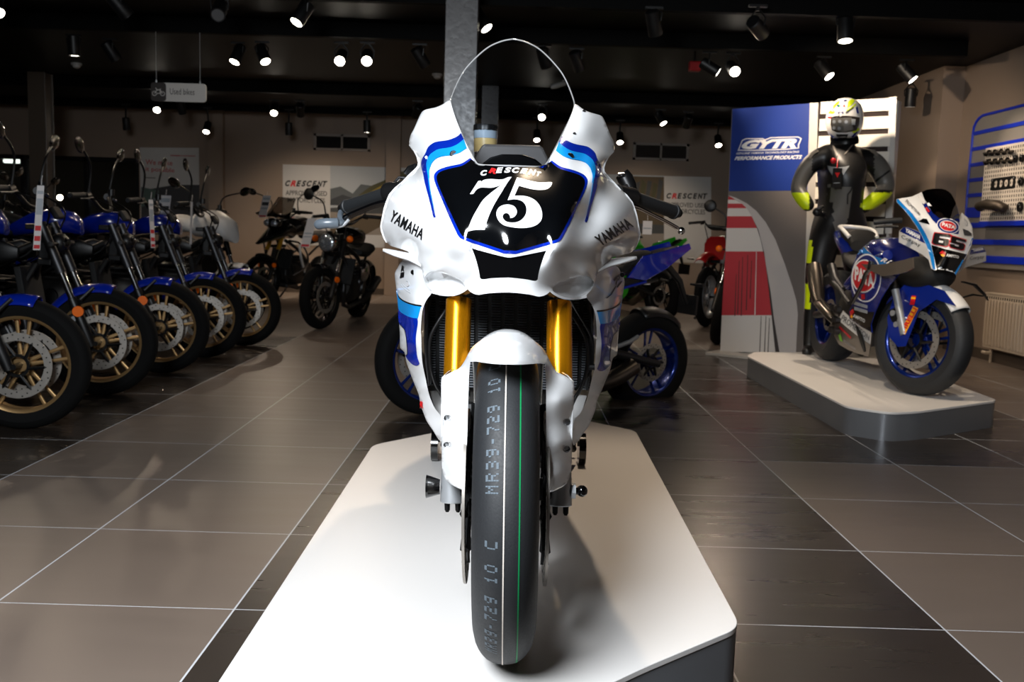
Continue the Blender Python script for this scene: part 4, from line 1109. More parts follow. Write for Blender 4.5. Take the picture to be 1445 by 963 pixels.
dec('sponsor_gem', Q1([(302, 612), (322, 594), (330, 616), (316, 634), (306, 652)]), 'pata_red', .004)
dec('sponsor_gem', Q1([(306, 640), (318, 630), (322, 650), (308, 654)]), 'race_yellow', .005)
dec('belly_graphic', Q1([(260, 606), (300, 644), (380, 708), (437, 742), (430, 815), (360, 770), (290, 715), (230, 664)]), 'satin_white', .002)
decal_text('PROMETEON', Q1([(245, 665), (420, 790), (425, 760), (262, 632)]), sk, 'decal_black', rb, lift=.004)
dec('belly_graphic', Q1([(218, 712), (236, 715), (258, 800), (240, 790)]), 'neon_green', .003)
dec('belly_graphic', Q1([(240, 700), (312, 770), (306, 782), (236, 712)]), 'pata_red', .003)
decal_text('PROMETEON', Q1([(262, 800), (335, 850), (337, 836), (266, 782)]), sk, 'decal_grey', rb, lift=.004)
wing_p = Q1([(372, 318), (450, 322), (520, 318), (600, 300), (690, 282), (694, 345), (640, 372), (560, 388), (505, 394), (440, 365), (400, 345)])
wg = side_panel('side_wing', wing_p, lambda x, y: -.27 + .0004 * (x - 1250), 'bronze_grey', mirror=False)
sk2 = Skin([wg])
MB().tube(catmull([PL(*p, -.27) for p in Q1([(440, 300), (430, 345), (400, 380), (380, 440), (350, 500), (318, 560)])], 5), [.02] * 6 + [.012] * 20, 10).build('fairing_strut', 'carbon', rb)
decal_text('R1', Q1([(490, 300), (545, 320), (565, 298), (505, 276)]), sk, 'decal_white', rb, lift=.004, bold=.04, shear=.3)
MB().tube([PL(*p, -.16) for p in Q1([(345, 685), (360, 740), (380, 800), (395, 855)])], [.01, .014, .014, .008], 10).build('belly_strap', 'black_satin', rb)

# front cowl
cw_ctrl = [q2(*p) for p in [(560, 838, 4.98), (455, 835, 5.0), (655, 880, 4.99), (590, 700, 4.99), (450, 700, 5.05), (740, 720, 5.03), (595, 580, 5.02), (430, 600, 5.11), (770, 640, 5.08), (585, 430, 5.08), (590, 352, 5.14),
    (395, 600, 5.14), (340, 520, 5.19), (280, 430, 5.23), (220, 335, 5.27), (160, 262, 5.30), (100, 178, 5.33), (245, 150, 5.36), (330, 115, 5.40), (330, 330, 5.20), (410, 450, 5.13), (370, 200, 5.30), (440, 300, 5.21), (240, 230, 5.31),
    (800, 600, 5.12), (820, 520, 5.19), (810, 430, 5.24), (770, 350, 5.29), (712, 300, 5.33), (740, 420, 5.20), (690, 400, 5.16), (700, 520, 5.08), (500, 360, 5.15), (470, 420, 5.12)]]
cws = Surf(cw_ctrl, lam=3e-4)
cw_p = Q2([(100, 175), (150, 165), (245, 150), (335, 108), (370, 195), (400, 245), (440, 302), (500, 350), (560, 347), (640, 368), (690, 400), (692, 340), (712, 300), (770, 350), (808, 430), (820, 520), (800, 610), (760, 700), (705, 800), (655, 885), (640, 862), (560, 838), (480, 830), (462, 842), (440, 832), (415, 725), (385, 625), (340, 525), (290, 435), (225, 338), (165, 268), (102, 202)])
rcw = shell('front_fairing', [AB(*p) for p in cw_p], cws, .0016, 'gloss_white', rb, thick=.004)
sk3 = Skin([rcw])
def dc(name, P, m, lift=.0015): return decal(name, Q2(P), sk3, m, rb, 2.5, lift=lift)
dc('fairing_graphic', [(425, 602), (560, 642), (760, 690), (703, 795), (652, 872), (560, 838), (478, 830), (448, 700)], 'black_gloss')
dc('fairing_graphic', [(340, 212), (372, 202), (402, 250), (440, 304), (500, 351), (560, 348), (640, 370), (690, 402), (682, 500), (640, 500), (560, 472), (500, 430), (440, 372), (388, 300)], 'race_blue')
dc('fairing_stripe', [(100, 176), (118, 173), (180, 240), (250, 310), (320, 408), (375, 500), (420, 600), (447, 700), (466, 838), (441, 830), (416, 722), (386, 622), (341, 522), (291, 432), (226, 336), (166, 266), (104, 202)], 'race_cyan', .0025)
dc('fairing_stripe', [(655, 884), (644, 868), (698, 780), (746, 690), (786, 600), (808, 535), (819, 540), (798, 620), (758, 705), (705, 798)], 'race_cyan', .0025)
for k, (rx, ry, m) in enumerate(((108, 72, 'decal_white'), (100, 65, 'race_blue'), (80, 50, 'decal_white'), (74, 44, 'pata_red'))): dc('sponsor_roundel', ellipse(583, 425, rx, ry, .22, 30), m, .003 + .0012 * k)
decal_text('PATA', Q2([(525, 425), (650, 458), (655, 425), (532, 388)]), sk3, 'decal_white', rb, lift=.0092, bold=.05)
n6 = [(8, 0), (90, 0), (102, 8), (101, 21), (39, 21), (36, 40), (88, 40), (98, 50), (94, 88), (82, 100), (10, 100), (0, 88), (4, 12)]
h6 = [(36, 60), (64, 60), (62, 78), (35, 78)]
n5 = [(6, 0), (102, 0), (100, 20), (40, 20), (38, 38), (88, 38), (99, 50), (95, 88), (83, 100), (8, 100), (0, 88), (3, 70), (34, 70), (33, 77), (60, 77), (62, 60), (4, 60)]
def digits(scale, m, lift):
    for (P, H, q) in ((n6, [h6], [(450, 488), (607, 505), (590, 622), (435, 592)]), (n5, [], [(610, 515), (748, 556), (735, 655), (598, 622)])):
        f = lambda x, y: bil(q, .5 + (x / 100 - .5) * scale, .5 + (y / 100 - .5) * scale)
        decal('race_number', Q2([f(*p) for p in P]), sk3, m, rb, 2.5, holes=[Q2([f(*p) for p in h]) for h in H] if scale <= 1 else [], lift=lift)
digits(1.12, 'pata_red', .0035); digits(1.0, 'decal_black', .005)
for h in (h6,):
    q = [(450, 488), (607, 505), (590, 622), (435, 592)]; dc('race_number', [bil(q, x / 100, y / 100) for x, y in h], 'decal_white', .0065)
decal_text('AMPITO', Q2([(566, 712), (684, 730), (686, 705), (568, 682)]), sk3, 'decal_white', rb, lift=.004, bold=.02)
dc('sponsor_gem', [(500, 680), (530, 655), (558, 672), (560, 700), (540, 690)], 'pata_red', .004); dc('sponsor_gem', [(512, 690), (540, 690), (556, 706), (530, 716)], 'race_yellow', .0045)
dc('fairing_graphic', [(302, 382), (350, 355), (384, 358), (412, 412), (345, 396)], 'black_gloss', .003); dc('fairing_graphic', [(722, 450), (770, 468), (802, 492), (806, 518), (735, 510)], 'black_gloss', .003)
for P, m in (([(366, 258), (384, 246), (414, 288), (396, 298)], 'pata_red'), ([(372, 264), (386, 254), (406, 282), (394, 290)], 'race_yellow'), ([(288, 148), (318, 132), (384, 205), (352, 220)], 'decal_white'), ([(384, 215), (404, 205), (444, 255), (428, 266)], 'decal_white')): dc('fairing_graphic', P, m, .004)
decal_text('PROMETEON', Q2([(180, 200), (310, 325), (326, 312), (200, 176)]), sk3, 'decal_black', rb, lift=.004)
decal_text('YZF', Q2([(725, 395), (770, 435), (768, 390), (735, 345)]), sk3, 'decal_grey', rb, lift=.004)
# cheeks with wings either side
ck_ctrl = [q2(*p) for p in [(125, 475, 5.42), (122, 575, 5.42), (165, 437, 5.38), (250, 535, 5.30), (250, 640, 5.30), (330, 490, 5.27), (385, 605, 5.16), (340, 690, 5.20), (400, 740, 5.12), (425, 760, 5.08), (450, 830, 5.03)]]
cks = Surf(ck_ctrl, lam=3e-4)
ck = shell('cheek_panel', [AB(*p) for p in Q2([(165, 435), (210, 440), (330, 488), (390, 600), (428, 730), (452, 832), (425, 826), (400, 742), (340, 692), (250, 642), (120, 577), (124, 474)])], cks, .0016, 'satin_white', rb, thick=.006)
sk4 = Skin([ck])
decal('cheek_graphic', Q2([(165, 436), (210, 441), (330, 490), (388, 600), (250, 534), (128, 476)]), sk4, 'race_blue', rb, 2.5, lift=.0015)
decal_text('YAMAHA', Q2([(180, 480), (318, 552), (330, 515), (188, 442)]), sk4, 'decal_white', rb, lift=.004, bold=.05)
decal_text('Corpay', Q2([(142, 548), (318, 630), (326, 588), (148, 505)]), sk4, 'decal_black', rb, lift=.003)
ck2 = shell('cheek_panel', [AB(*p) for p in Q2([(795, 650), (912, 618), (940, 668), (940, 755), (820, 790), (725, 822), (668, 880), (705, 800), (760, 705)])], Surf([q2(*p) for p in [(795, 650, 5.12), (912, 618, 5.28), (940, 668, 5.28), (940, 755, 5.28), (820, 790, 5.16), (725, 822, 5.07), (668, 880, 5.0), (760, 705, 5.07)]], lam=3e-4), .0016, 'satin_white', rb, thick=.006)
sk5 = Skin([ck2])
decal('cheek_graphic', Q2([(795, 652), (912, 620), (938, 666), (785, 692)]), sk5, 'race_blue', rb, 2.5, lift=.0015)
decal_text('YAMAHA', Q2([(818, 670), (918, 650), (914, 626), (812, 642)]), sk5, 'decal_white', rb, lift=.004, bold=.05)
decal_text('Corpay', Q2([(788, 752), (920, 735), (920, 695), (786, 715)]), sk5, 'decal_black', rb, lift=.003)
# screen
scp = Q2([(337, 106), (380, 86), (440, 75), (520, 76), (580, 90), (612, 122), (640, 170), (670, 240), (691, 312), (692, 398), (640, 372), (560, 350), (500, 352), (440, 304), (400, 247), (370, 196)])
shell('windscreen', [AB(*p) for p in scp], Surf([q2(*p) for p in [(337, 106, 5.42), (440, 75, 5.50), (520, 76, 5.50), (600, 105, 5.47), (650, 190, 5.36), (690, 312, 5.24), (692, 398, 5.17), (590, 352, 5.13), (500, 352, 5.15), (440, 304, 5.2), (370, 196, 5.32), (530, 150, 5.38), (560, 250, 5.24)]], lam=1e-4), .0016, 'smoke_screen', rb, thick=.003)
# black lower nose, headstock mass and brake-lever wing
bl_p = PY
MB().ell((CX(.80, 0), 5.30, .80), (.15, .22, .10), 20, 12).build('nose_inner', 'black_matt', rb)
MB().ell((CX(.62), 5.66, .62), (.16, .22, .24), 20, 12).build('radiator', 'black_matt', rb)
for s in (-1, 1):
    P = [(s * .16, 5.25, .80), (s * .25, 5.22, .73), (s * .30, 5.20, .68), (s * .20, 5.24, .71)] if s > 0 else []
    if P: MB().tube([PY(*a) for a in ((1358, 398, 5.15), (1375, 402, 5.17), (1388, 415, 5.2), (1394, 424, 5.22))], [.012, .018, .014, .006], 10, flat=.4).tube([PY(*a) for a in ((1352, 422, 5.15), (1372, 416, 5.18), (1386, 418, 5.2))], [.006, .014, .01], 10, flat=.4).build('lower_wing', 'black_satin', rb)
# tank, seat, tail, engine, exhaust, bars
def loftc(secs, n=24, p=2.5):
    R = []
    for y, zc, w, h in secs:
        R.append([Vector((CX(zc) + math.copysign(abs(math.cos(t)) ** (2 / p), math.cos(t)) * w, y, zc + math.copysign(abs(math.sin(t)) ** (2 / p), math.sin(t)) * h)) for t in [2 * PI * k / n for k in range(n)]])
    return MB().rings(R, True)
loftc([(5.62, RP + .74, .10, .06), (5.70, RP + .76, .14, .09), (5.82, RP + .76, .15, .10), (5.98, RP + .73, .125, .10), (6.08, RP + .69, .09, .06)]).build('fuel_tank', 'tank_blue', rb)
MB().tube([(CX(.85, -.15), 5.45, .90), (CX(.8, -.165), 5.72, .82), (CX(.7, -.15), 6.0, .70)], [.03, .04, .035], 14).build('frame_spar', 'race_blue', rb)
MB().tube([(CX(.85, .15), 5.45, .90), (CX(.8, .165), 5.72, .82), (CX(.7, .15), 6.0, .70)], [.03, .04, .035], 14).build('frame_spar', 'race_blue', rb)
loftc([(6.04, RP + .66, .10, .03), (6.14, RP + .68, .13, .04), (6.26, RP + .705, .12, .045), (6.36, RP + .75, .10, .05)]).build('seat', 'seat_black', rb)
tl = loftc([(6.30, RP + .73, .10, .05), (6.42, RP + .80, .115, .07), (6.56, RP + .845, .10, .06), (6.72, RP + .87, .06, .035), (6.80, RP + .885, .02, .012)]).build('tail_unit', 'race_blue', rb)
loftc([(6.27, RP + .80, .085, .04), (6.32, RP + .85, .10, .055), (6.44, RP + .87, .10, .04), (6.6, RP + .90, .06, .015)]).build('tail_cover', 'seat_black', tl)
MB().tube(catmull([(CX(RP + .86, -.09), 6.30, RP + .855), (CX(RP + .9, -.10), 6.42, RP + .905), (CX(RP + .93, -.05), 6.62, RP + .925), (CX(RP + .93, .05), 6.62, RP + .925), (CX(RP + .9, .10), 6.42, RP + .905), (CX(RP + .86, .09), 6.30, RP + .855)], 5), .014, 10).build('tail_edge', 'satin_white', tl)
loftc([(5.72, RP + .40, .13, .14), (5.92, RP + .38, .17, .2), (6.14, RP + .38, .15, .17), (6.24, RP + .38, .1, .1)]).build('engine', 'engine_grey', rb)
eng = MB()
for k in range(9): eng.cyl((CX(.45, -.17), 6.02 + .05 * (k % 3), RP + .26 + .07 * (k // 3)), (CX(.45, -.20), 6.02 + .05 * (k % 3), RP + .26 + .07 * (k // 3)), .022 - .004 * (k % 2), n=14)
eng.tube(catmull([PL(*p, -.2) for p in Q1([(200, 430), (240, 470), (270, 520), (300, 560)])], 4), .014, 8)
eng.build('engine_cover', 'dark_alu', rb)
for s in (-1, 1): MB().tube([(CX(.52, s * .09), 6.12, RP + .38), (CX(.5, s * .125), 6.35, RP + .36), (CX(.46, s * .13), 6.62, RP + .315)], [.04, .035, .025], 14).build('swingarm', 'dark_alu', rb)
MB().tube(catmull([PL(*p, o) for p, o in zip(Q1([(215, 675), (180, 640), (140, 600), (115, 570)]), (-.17, -.19, -.2, -.2))], 5), .028, 16).build('exhaust_link', 'titanium', rb)
MB().tube([PL(*p, -.2) for p in Q1([(112, 560), (105, 520), (95, 450), (88, 385), (82, 330)])], [.035, .045, .052, .052, .046], 20).build('silencer', 'titanium', rb)
MB().tube([PL(*p, -.19) for p in Q1([(75, 545), (120, 530), (180, 590), (235, 605)])], .012, 8).build('footrest_bracket', 'chrome', rb)
MB().tube([PL(*p, -.12) for p in Q1([(190, 330), (210, 420), (260, 480)])], [.03, .035, .02], 10).build('shock_absorber', 'dark_alu', rb)
MB().tube([PL(*p, o) for p, o in zip(Q1([(450, 60), (540, 52), (620, 48)]), (-.34, -.27, -.2))], .0165, 14).build('grip', 'grip_rubber', rb)
MB().tube([PL(*p, o) for p, o in zip(Q1([(460, 88), (540, 85), (600, 88)]), (-.33, -.27, -.22))], .008, 8).build('brake_lever', 'black_satin', rb)
MB().tube([(CX(1., .2), 5.48, .98), (CX(1., .34), 5.6, .97)], .0165, 14).build('grip', 'grip_rubber', rb)
# ------------------------------------------------------------------ display wall with graphic, slats; mannequin, helmet
mk('gytr_blue', (18, 50, 134), .4)
mk('asphalt', (102, 96, 94), .8, bump=.3, bscale=300)
mk('kerb_red', (176, 48, 58), .6)
mk('kerb_white', (205, 202, 200), .6)
mk('kerb_line', (182, 178, 178), .7)
mk('tread_dark', (52, 48, 48), .8)
mk('frame_grey', (196, 192, 186), .45, metal=.2)
mk('slat_white', (236, 228, 215), .45)
mk('slot_dark', (40, 26, 22), .8)
GA, GB = PY(1018, 500, 8.02), Vector((0, 0, 0))
gx = Vector((1.055, -.78, 0)).normalized()
G0 = Vector((PZ(1018, 499, 0).x, PZ(1018, 499, 0).y, 0))
gn = Vector((gx.y, -gx.x, 0))          # facing the room
if gn.y > 0: gn = -gn
def GP(px, py, lift=0.):
    """a place on the display wall's plane"""
    d = Vector(ray(px, py)); o = Vector(CO); t = (G0 - o).dot(gn) / d.dot(gn); return o + d * t + gn * lift
gt = thing('display_wall', 'tall display wall with a blue racing graphic and white slats behind the mannequin', 'display', tuple(G0))
def gpoly(name, P, m, lift, parent, th=.0015):
    Q = [GP(x, y, lift) for x, y in P]
    tri = geometry.tessellate_polygon([[Vector((q.dot(gx), q.z, 0)) for q in Q]])
    return MB().add(Q, [tuple(t) for t in tri]).build(name, m, parent, smooth=False, solid=th)
ztop = 2.03
xe = (GP(1266, 300) - G0).dot(gx); xg = (GP(1144, 250) - G0).dot(gx)
MB().box(tuple(G0 + gx * (xe - .05) / 2 - gn * .05 + Vector((0, 0, ztop / 2))), (xe - .05, .08, ztop), Matrix.Rotation(math.atan2(gx.y, gx.x), 3, 'Z')).build('wall_core', 'frame_grey', gt, smooth=False, bevel=.004)
gr = gpoly('graphic_panel', [(1033, 154), (1143, 146), (1134, 497), (1018, 497)], 'asphalt', .003, gt)
gpoly('graphic_field', [(1034, 154), (1143, 146), (1141, 269), (1029, 270)], 'gytr_blue', .005, gr)
Q8 = lambda P: zm(1000, 260, 3.706, P)
gpoly('graphic_print', Q8([(103, 58), (140, 70), (200, 100), (250, 140), (300, 200), (350, 290), (400, 420), (440, 540), (460, 610), (468, 680), (462, 780), (458, 880), (365, 880), (352, 800), (340, 680), (325, 560), (300, 430), (280, 330), (262, 240), (225, 165), (165, 95), (105, 60)]), 'kerb_line', .0055, gr)
gpoly('graphic_print', Q8([(103, 62), (165, 98), (222, 165), (262, 240), (282, 330), (302, 430), (325, 560), (342, 700), (372, 880), (345, 880), (330, 700), (310, 500), (290, 350), (255, 235), (215, 160), (160, 100)]), 'tread_dark', .0058, gr)
for (y0, l0, r0, y1, l1, r1, m) in ((66, 104, 115, 82, 103, 140, 'kerb_red'), (82, 103, 140, 102, 102, 175, 'kerb_white'), (102, 102, 175, 126, 101, 200, 'kerb_red'), (126, 101, 200, 168, 98, 226, 'kerb_white'), (168, 98, 226, 230, 95, 254, 'kerb_red'), (230, 95, 254, 352, 90, 292, 'kerb_white'), (352, 90, 292, 686, 70, 330, 'kerb_red'), (686, 70, 330, 878, 62, 350, 'kerb_white')):
    gpoly('graphic_print', Q8([(l0, y0), (r0, y0), (r1, y1), (l1, y1)]), m, .006, gr)
for x, y0, y1 in ((160, 400, 680), (178, 380, 690), (205, 370, 660), (145, 470, 690), (225, 400, 600), (250, 355, 685), (275, 690, 880), (300, 690, 880), (318, 700, 880)):
    gpoly('graphic_print', Q8([(x, y0), (x + 3, y0), (x - 4, y1), (x - 9, y1)]), 'tread_dark' if x != 250 else 'kerb_white', .0065, gr)
def gtext(s, q, m, lift, **kw):
    V, F = text_mesh(s, **kw); o = MB().add([GP(*bil(q, u, v), lift) for u, v in V], F).build('lettering', m, gr, smooth=False, fixn=False)
QG = lambda P: zm(1010, 130, 5.665, P)
mk('logo_blue', (40, 70, 150), .4)
gpoly('logo_outline', QG([(178, 470), (212, 385), (245, 370), (380, 370), (395, 380), (440, 362), (660, 356), (690, 372), (668, 425), (668, 450), (560, 462), (440, 466), (300, 470)]), 'decal_white', .006, gr)
gpoly('logo_outline', QG([(188, 462), (218, 390), (248, 377), (380, 377), (398, 388), (442, 369), (655, 363), (680, 374), (658, 424), (660, 445), (560, 455), (440, 459), (300, 463)]), 'gytr_blue', .0063, gr)
gtext('GYTR', QG([(200, 458), (648, 450), (660, 370), (228, 386)]), 'decal_white', .0066, bold=.06, shear=.25, space=.95)
gtext('GENUINE YAMAHA TECHNOLOGY RACING', QG([(165, 500), (668, 486), (672, 470), (170, 484)]), 'decal_white', .006, bold=.02, shear=.2)
gtext('PERFORMANCE PRODUCTS', QG([(150, 546), (688, 536), (694, 504), (158, 516)]), 'decal_white', .006, bold=.04, shear=.25)
# upright edge, slatted half
gpoly('upright', [(1144, 146), (1156, 145.3), (1145, 498), (1134, 498)], 'frame_grey', .02, gt, .02)
gpoly('upright', [(1256, 137.6), (1266.5, 137), (1259, 330), (1250, 330)], 'frame_grey', .02, gt, .02)
sl = gpoly('slot_backing', [(1154, 145), (1258, 137), (1245, 480), (1142, 498)], 'slot_dark', .001, gt)
Q9 = lambda P: zm(1100, 120, 5.35, P)
edges = [(135, 100), (230, 205), (258, 235), (352, 338), (382, 370), (478, 465), (505, 492)]
ys = []
y = 145.5
zs = []
def sl_y(px, z):   # image row of height z on the wall near px
    return z
z0 = GP(1200, 142).z
hts = [GP(1200, v).z for v in (142, 161, 166.5, 185.5, 191, 209.5, 214.5)]
a, b = (GP(1156, 200) - G0).dot(gx), (GP(1257, 200) - G0).dot(gx)
pitch = hts[1] - hts[3]; sh = hts[0] - hts[1]
k = 0; zt = hts[0]
while zt > .3:
    zb = zt - (pitch - .038)
    c = G0 + gx * (a + b) / 2 + gn * .012 + Vector((0, 0, (zt + zb) / 2))
    MB().box(tuple(c), (b - a, .018, zt - zb), Matrix.Rotation(math.atan2(gx.y, gx.x), 3, 'Z')).build('slat', 'slat_white', gt, smooth=False, bevel=.002)
    zt -= pitch; k += 1
gbx = G0 + gx * (xe / 2 - .02) + gn * .06
MB().box((gbx.x, gbx.y, .012), (xe + .06, .3, .024), Matrix.Rotation(math.atan2(gx.y, gx.x), 3, 'Z')).build('base_plate', 'frame_grey', gt, smooth=False, bevel=.003)

# mannequin in riding leathers
mk('leather_black', (16, 16, 17), .4, bump=.25, bscale=60)
mk('leather_grey', (92, 90, 86), .42, bump=.2, bscale=80)
mk('neon_yellow', (206, 230, 10), .45)
mn = thing('mannequin', 'mannequin in black leathers with neon yellow cuffs, hands on hips', 'mannequin', (PY(1185, 300, 7.02).x, 7.05, RP))
MY = 7.0
def mp(px, py, dy=0.): return PY(px, py, MY + dy)
V = []; E = []; Rr = []
def jt(p, r, par=None):
    V.append(p); Rr.append(r if isinstance(r, tuple) else (r, r)); i = len(V) - 1
    if par is not None: E.append((par, i))
    return i
pel = jt(mp(1183, 318), (.215, .14))
wa = jt(mp(1185, 290), (.225, .14), pel); ch = jt(mp(1188, 252), (.30, .16), wa); sh = jt(mp(1189, 228), (.24, .13), ch); nk = jt(mp(1190, 207), (.062, .062), sh); hdv = jt(mp(1191, 188), (.075, .085), nk)
for s, pts in ((-1, [(1166, 222, 0, .10), (1148, 226, 0, .078), (1132, 247, .0, .068), (1125, 268, -.02, .060), (1136, 285, -.10, .054), (1146, 297, -.13, .042)]), (1, [(1210, 222, 0, .10), (1232, 226, 0, .088), (1246, 247, .0, .080), (1252, 268, -.02, .068), (1232, 284, -.10, .056), (1212, 297, -.13, .043)])):
    pr = sh
    for px, py, dy, r in pts: pr = jt(mp(px, py, dy), r, pr)
for pts in ([(1163, 335, 0, .122), (1154, 390, 0, .098), (1148, 425, .02, .066), (1145, 455, .02, .062), (1142, 485, .02, .048), (1141, 494, .0, .042), (1137, 498, -.09, .036)], [(1205, 335, 0, .122), (1212, 390, 0, .098), (1216, 425, .02, .066), (1217, 455, .02, .062), (1217, 485, .02, .048), (1217, 494, 0, .042), (1215, 498, -.09, .036)]):
    pr = pel
    for px, py, dy, r in pts: pr = jt(mp(px, py, dy), r, pr)
o0 = Vector(mn.location)
me = bpy.data.meshes.new('body'); me.from_pydata([v - o0 for v in V], E, []); 
for m in ('leather_black', 'leather_grey', 'neon_yellow'): me.materials.append(M[m])
bo = bpy.data.objects.new('body', me); COL.objects.link(bo)
sk_ = bo.modifiers.new('skin', 'SKIN'); bo.modifiers.new('sub', 'SUBSURF').levels = 3
for i, r in enumerate(Rr): me.skin_vertices[0].data[i].radius = r; me.skin_vertices[0].data[i].use_root = (i == 0)
bpy.context.view_layer.update()
dg = bpy.context.evaluated_depsgraph_get()
nm = bpy.data.meshes.new_from_object(bo.evaluated_get(dg)); bpy.data.objects.remove(bo)
nm.materials.clear()
for m in ('leather_black', 'leather_grey', 'neon_yellow'): nm.materials.append(M[m])
def pj(p):
    d = Vector(p) - Vector(CO); z = d.dot(Vector(CF)); return FW / 2 + FL * d.dot(Vector(CRt)) / z, FH / 2 - FL * d.dot(Vector(CU)) / z
for p in nm.polygons:
    x, y = pj(p.center + o0); p.use_smooth = True
    q = 0
    if x < 1146 and y < 272 or x > 1234 and y < 268: q = 1
    if (x < 1142 and 272 <= y < 296) or (x > 1214 and 272 <= y < 296 and x - 1214 > (296 - y) * .2): q = 2
    if x < 1150 and 338 < y < 372 and x < 1146: q = 2
    if x < 1143 and 400 < y < 436: q = 2
    if 1166 < x < 1206 and 262 < y < 330: q = 1 if abs(x - 1186) < 8 + (330 - y) * .12 else 0
    p.material_index = q
bo = bpy.data.objects.new('body', nm); COL.objects.link(bo); bo.parent = mn; OFF[bo.name] = o0
bpy.context.view_layer.update()
# hands resting on the hips: palm, four fingers and thumb each
def skin_chain(chains, name, m, parent):
    V = []; E = []; R = []
    for ch_ in chains:
        k = None
        for p, r in ch_:
            V.append(Vector(p)); R.append(r)
            if k is not None: E.append((k, len(V) - 1))
            k = len(V) - 1
    me = bpy.data.meshes.new(name); me.from_pydata([v - off_of(parent) for v in V], E, [])
    ob = bpy.data.objects.new(name, me); COL.objects.link(ob)
    ob.modifiers.new('skin', 'SKIN'); ob.modifiers.new('sub', 'SUBSURF').levels = 1
    for i, r in enumerate(R): me.skin_vertices[0].data[i].radius = (r, r)
    roots = set(); seen = 0
    n = 0
    for ch_ in chains: me.skin_vertices[0].data[n].use_root = True; n += len(ch_)
    bpy.context.view_layer.update()
    nm = bpy.data.meshes.new_from_object(ob.evaluated_get(bpy.context.evaluated_depsgraph_get())); bpy.data.objects.remove(ob)
    nm.materials.clear(); nm.materials.append(M[m])
    for p in nm.polygons: p.use_smooth = True
    ob = bpy.data.objects.new(name, nm); COL.objects.link(ob); ob.parent = parent; OFF[ob.name] = off_of(parent); return ob
for s, wx, wy in ((1, 1147, 297), (-1, 1211, 297)):
    w0 = mp(wx, wy, -.13); ix = Vector((s, 0, 0))
    chains = [[(w0, .034), (w0 + ix * .035 + Vector((0, .0, -.012)), .036), (w0 + ix * .065 + Vector((0, .005, -.02)), .032)]]
    for k in range(4):
        b = w0 + ix * .055 + Vector((0, .012 * k - .02, -.012 - .006 * k))
        L = (.030, .034, .032, .026)[k]
        chains.append([(b, .0125), (b + ix * L + Vector((0, .004, -.006)), .0115), (b + ix * L * 1.5 + Vector((0, .012, -.028)), .0105), (b + ix * L * 1.5 + Vector((0, .016, -.048)), .009)])
    b = w0 + ix * .02 + Vector((0, -.03, .0))
    chains.append([(b, .014), (b + ix * .02 + Vector((0, -.012, .02)), .0125), (b + ix * .045 + Vector((0, -.005, .03)), .010)])
    skin_chain(chains, 'glove', 'leather_black', mn)
sk6 = Skin([bo])
def md(name, P, m, lift=.004): return decal(name, zm(1100, 120, 5.35, P), sk6, m, mn, 3., lift=lift)
md('chest_emblem', [(360, 608), (400, 618), (440, 622), (490, 618), (528, 610), (505, 645), (480, 682), (468, 640), (405, 640), (398, 682), (376, 650)], 'decal_grey')
mk('collar_grey', (120, 114, 106), .5)
md('collar_edge', [(396, 455), (408, 450), (440, 525), (432, 540)], 'collar_grey', .006); md('collar_edge', [(545, 452), (560, 448), (500, 520), (486, 524)], 'collar_grey', .006)
for P in ([(330, 740), (340, 738), (362, 810), (360, 900), (350, 902), (352, 815)], [(552, 742), (562, 745), (545, 800), (520, 830), (518, 900), (508, 900), (510, 824), (535, 795)]): md('suit_seam', P, 'decal_black', .005)
md('sleeve_band', [(720, 720), (830, 640), (836, 652), (724, 738)], 'decal_black', .005)
md('shoulder_cap', [(215, 545), (240, 505), (285, 490), (300, 500), (262, 520), (232, 560)], 'collar_grey', .008)
md('shoulder_cap', [(680, 485), (720, 490), (745, 520), (740, 545), (712, 520), (690, 505)], 'collar_grey', .008)
for q in (([(640, 945), (690, 890), (680, 872), (632, 925)], 'DYN'), ([(178, 850), (200, 905), (190, 912), (165, 860)], 'DYN')):
    pass
ht = thing('swing_tag', 'black swing tag with a red mark hanging on the mannequin\'s chest', 'swing tag', tuple(mp(1181, 246, -.27)))
p = [mp(x, y, -.27) for x, y in zm(1100, 120, 5.35, [(398, 778), (468, 778), (474, 628), (404, 628)])]
MB().add(p + [q + Vector((0, .006, 0)) for q in p], [(0, 1, 2, 3), (7, 6, 5, 4), (0, 4, 5, 1), (1, 5, 6, 2), (2, 6, 7, 3), (3, 7, 4, 0)]).build('tag_card', 'decal_black', ht, smooth=False)
p = [mp(x, y, -.274) for x, y in zm(1100, 120, 5.35, [(418, 662), (456, 662), (437, 700)])]
MB().add(p, [(0, 1, 2)]).build('tag_mark', 'decal_red', ht, smooth=False, solid=.001)
p = [mp(x, y, -.274) for x, y in zm(1100, 120, 5.35, [(408, 744), (456, 742), (456, 736), (408, 738)])]
MB().add(p, [(0, 1, 2, 3)]).build('tag_print', 'decal_grey', ht, smooth=False, solid=.001)
MB().tube([mp(1181, 237.5, -.27), mp(1182, 228, -.25), mp(1184, 219, -.20)], .003, 6).ell(mp(1176, 227, -.265), (.02, .012, .02), 12, 8).build('tag_cord', 'pata_red', ht)
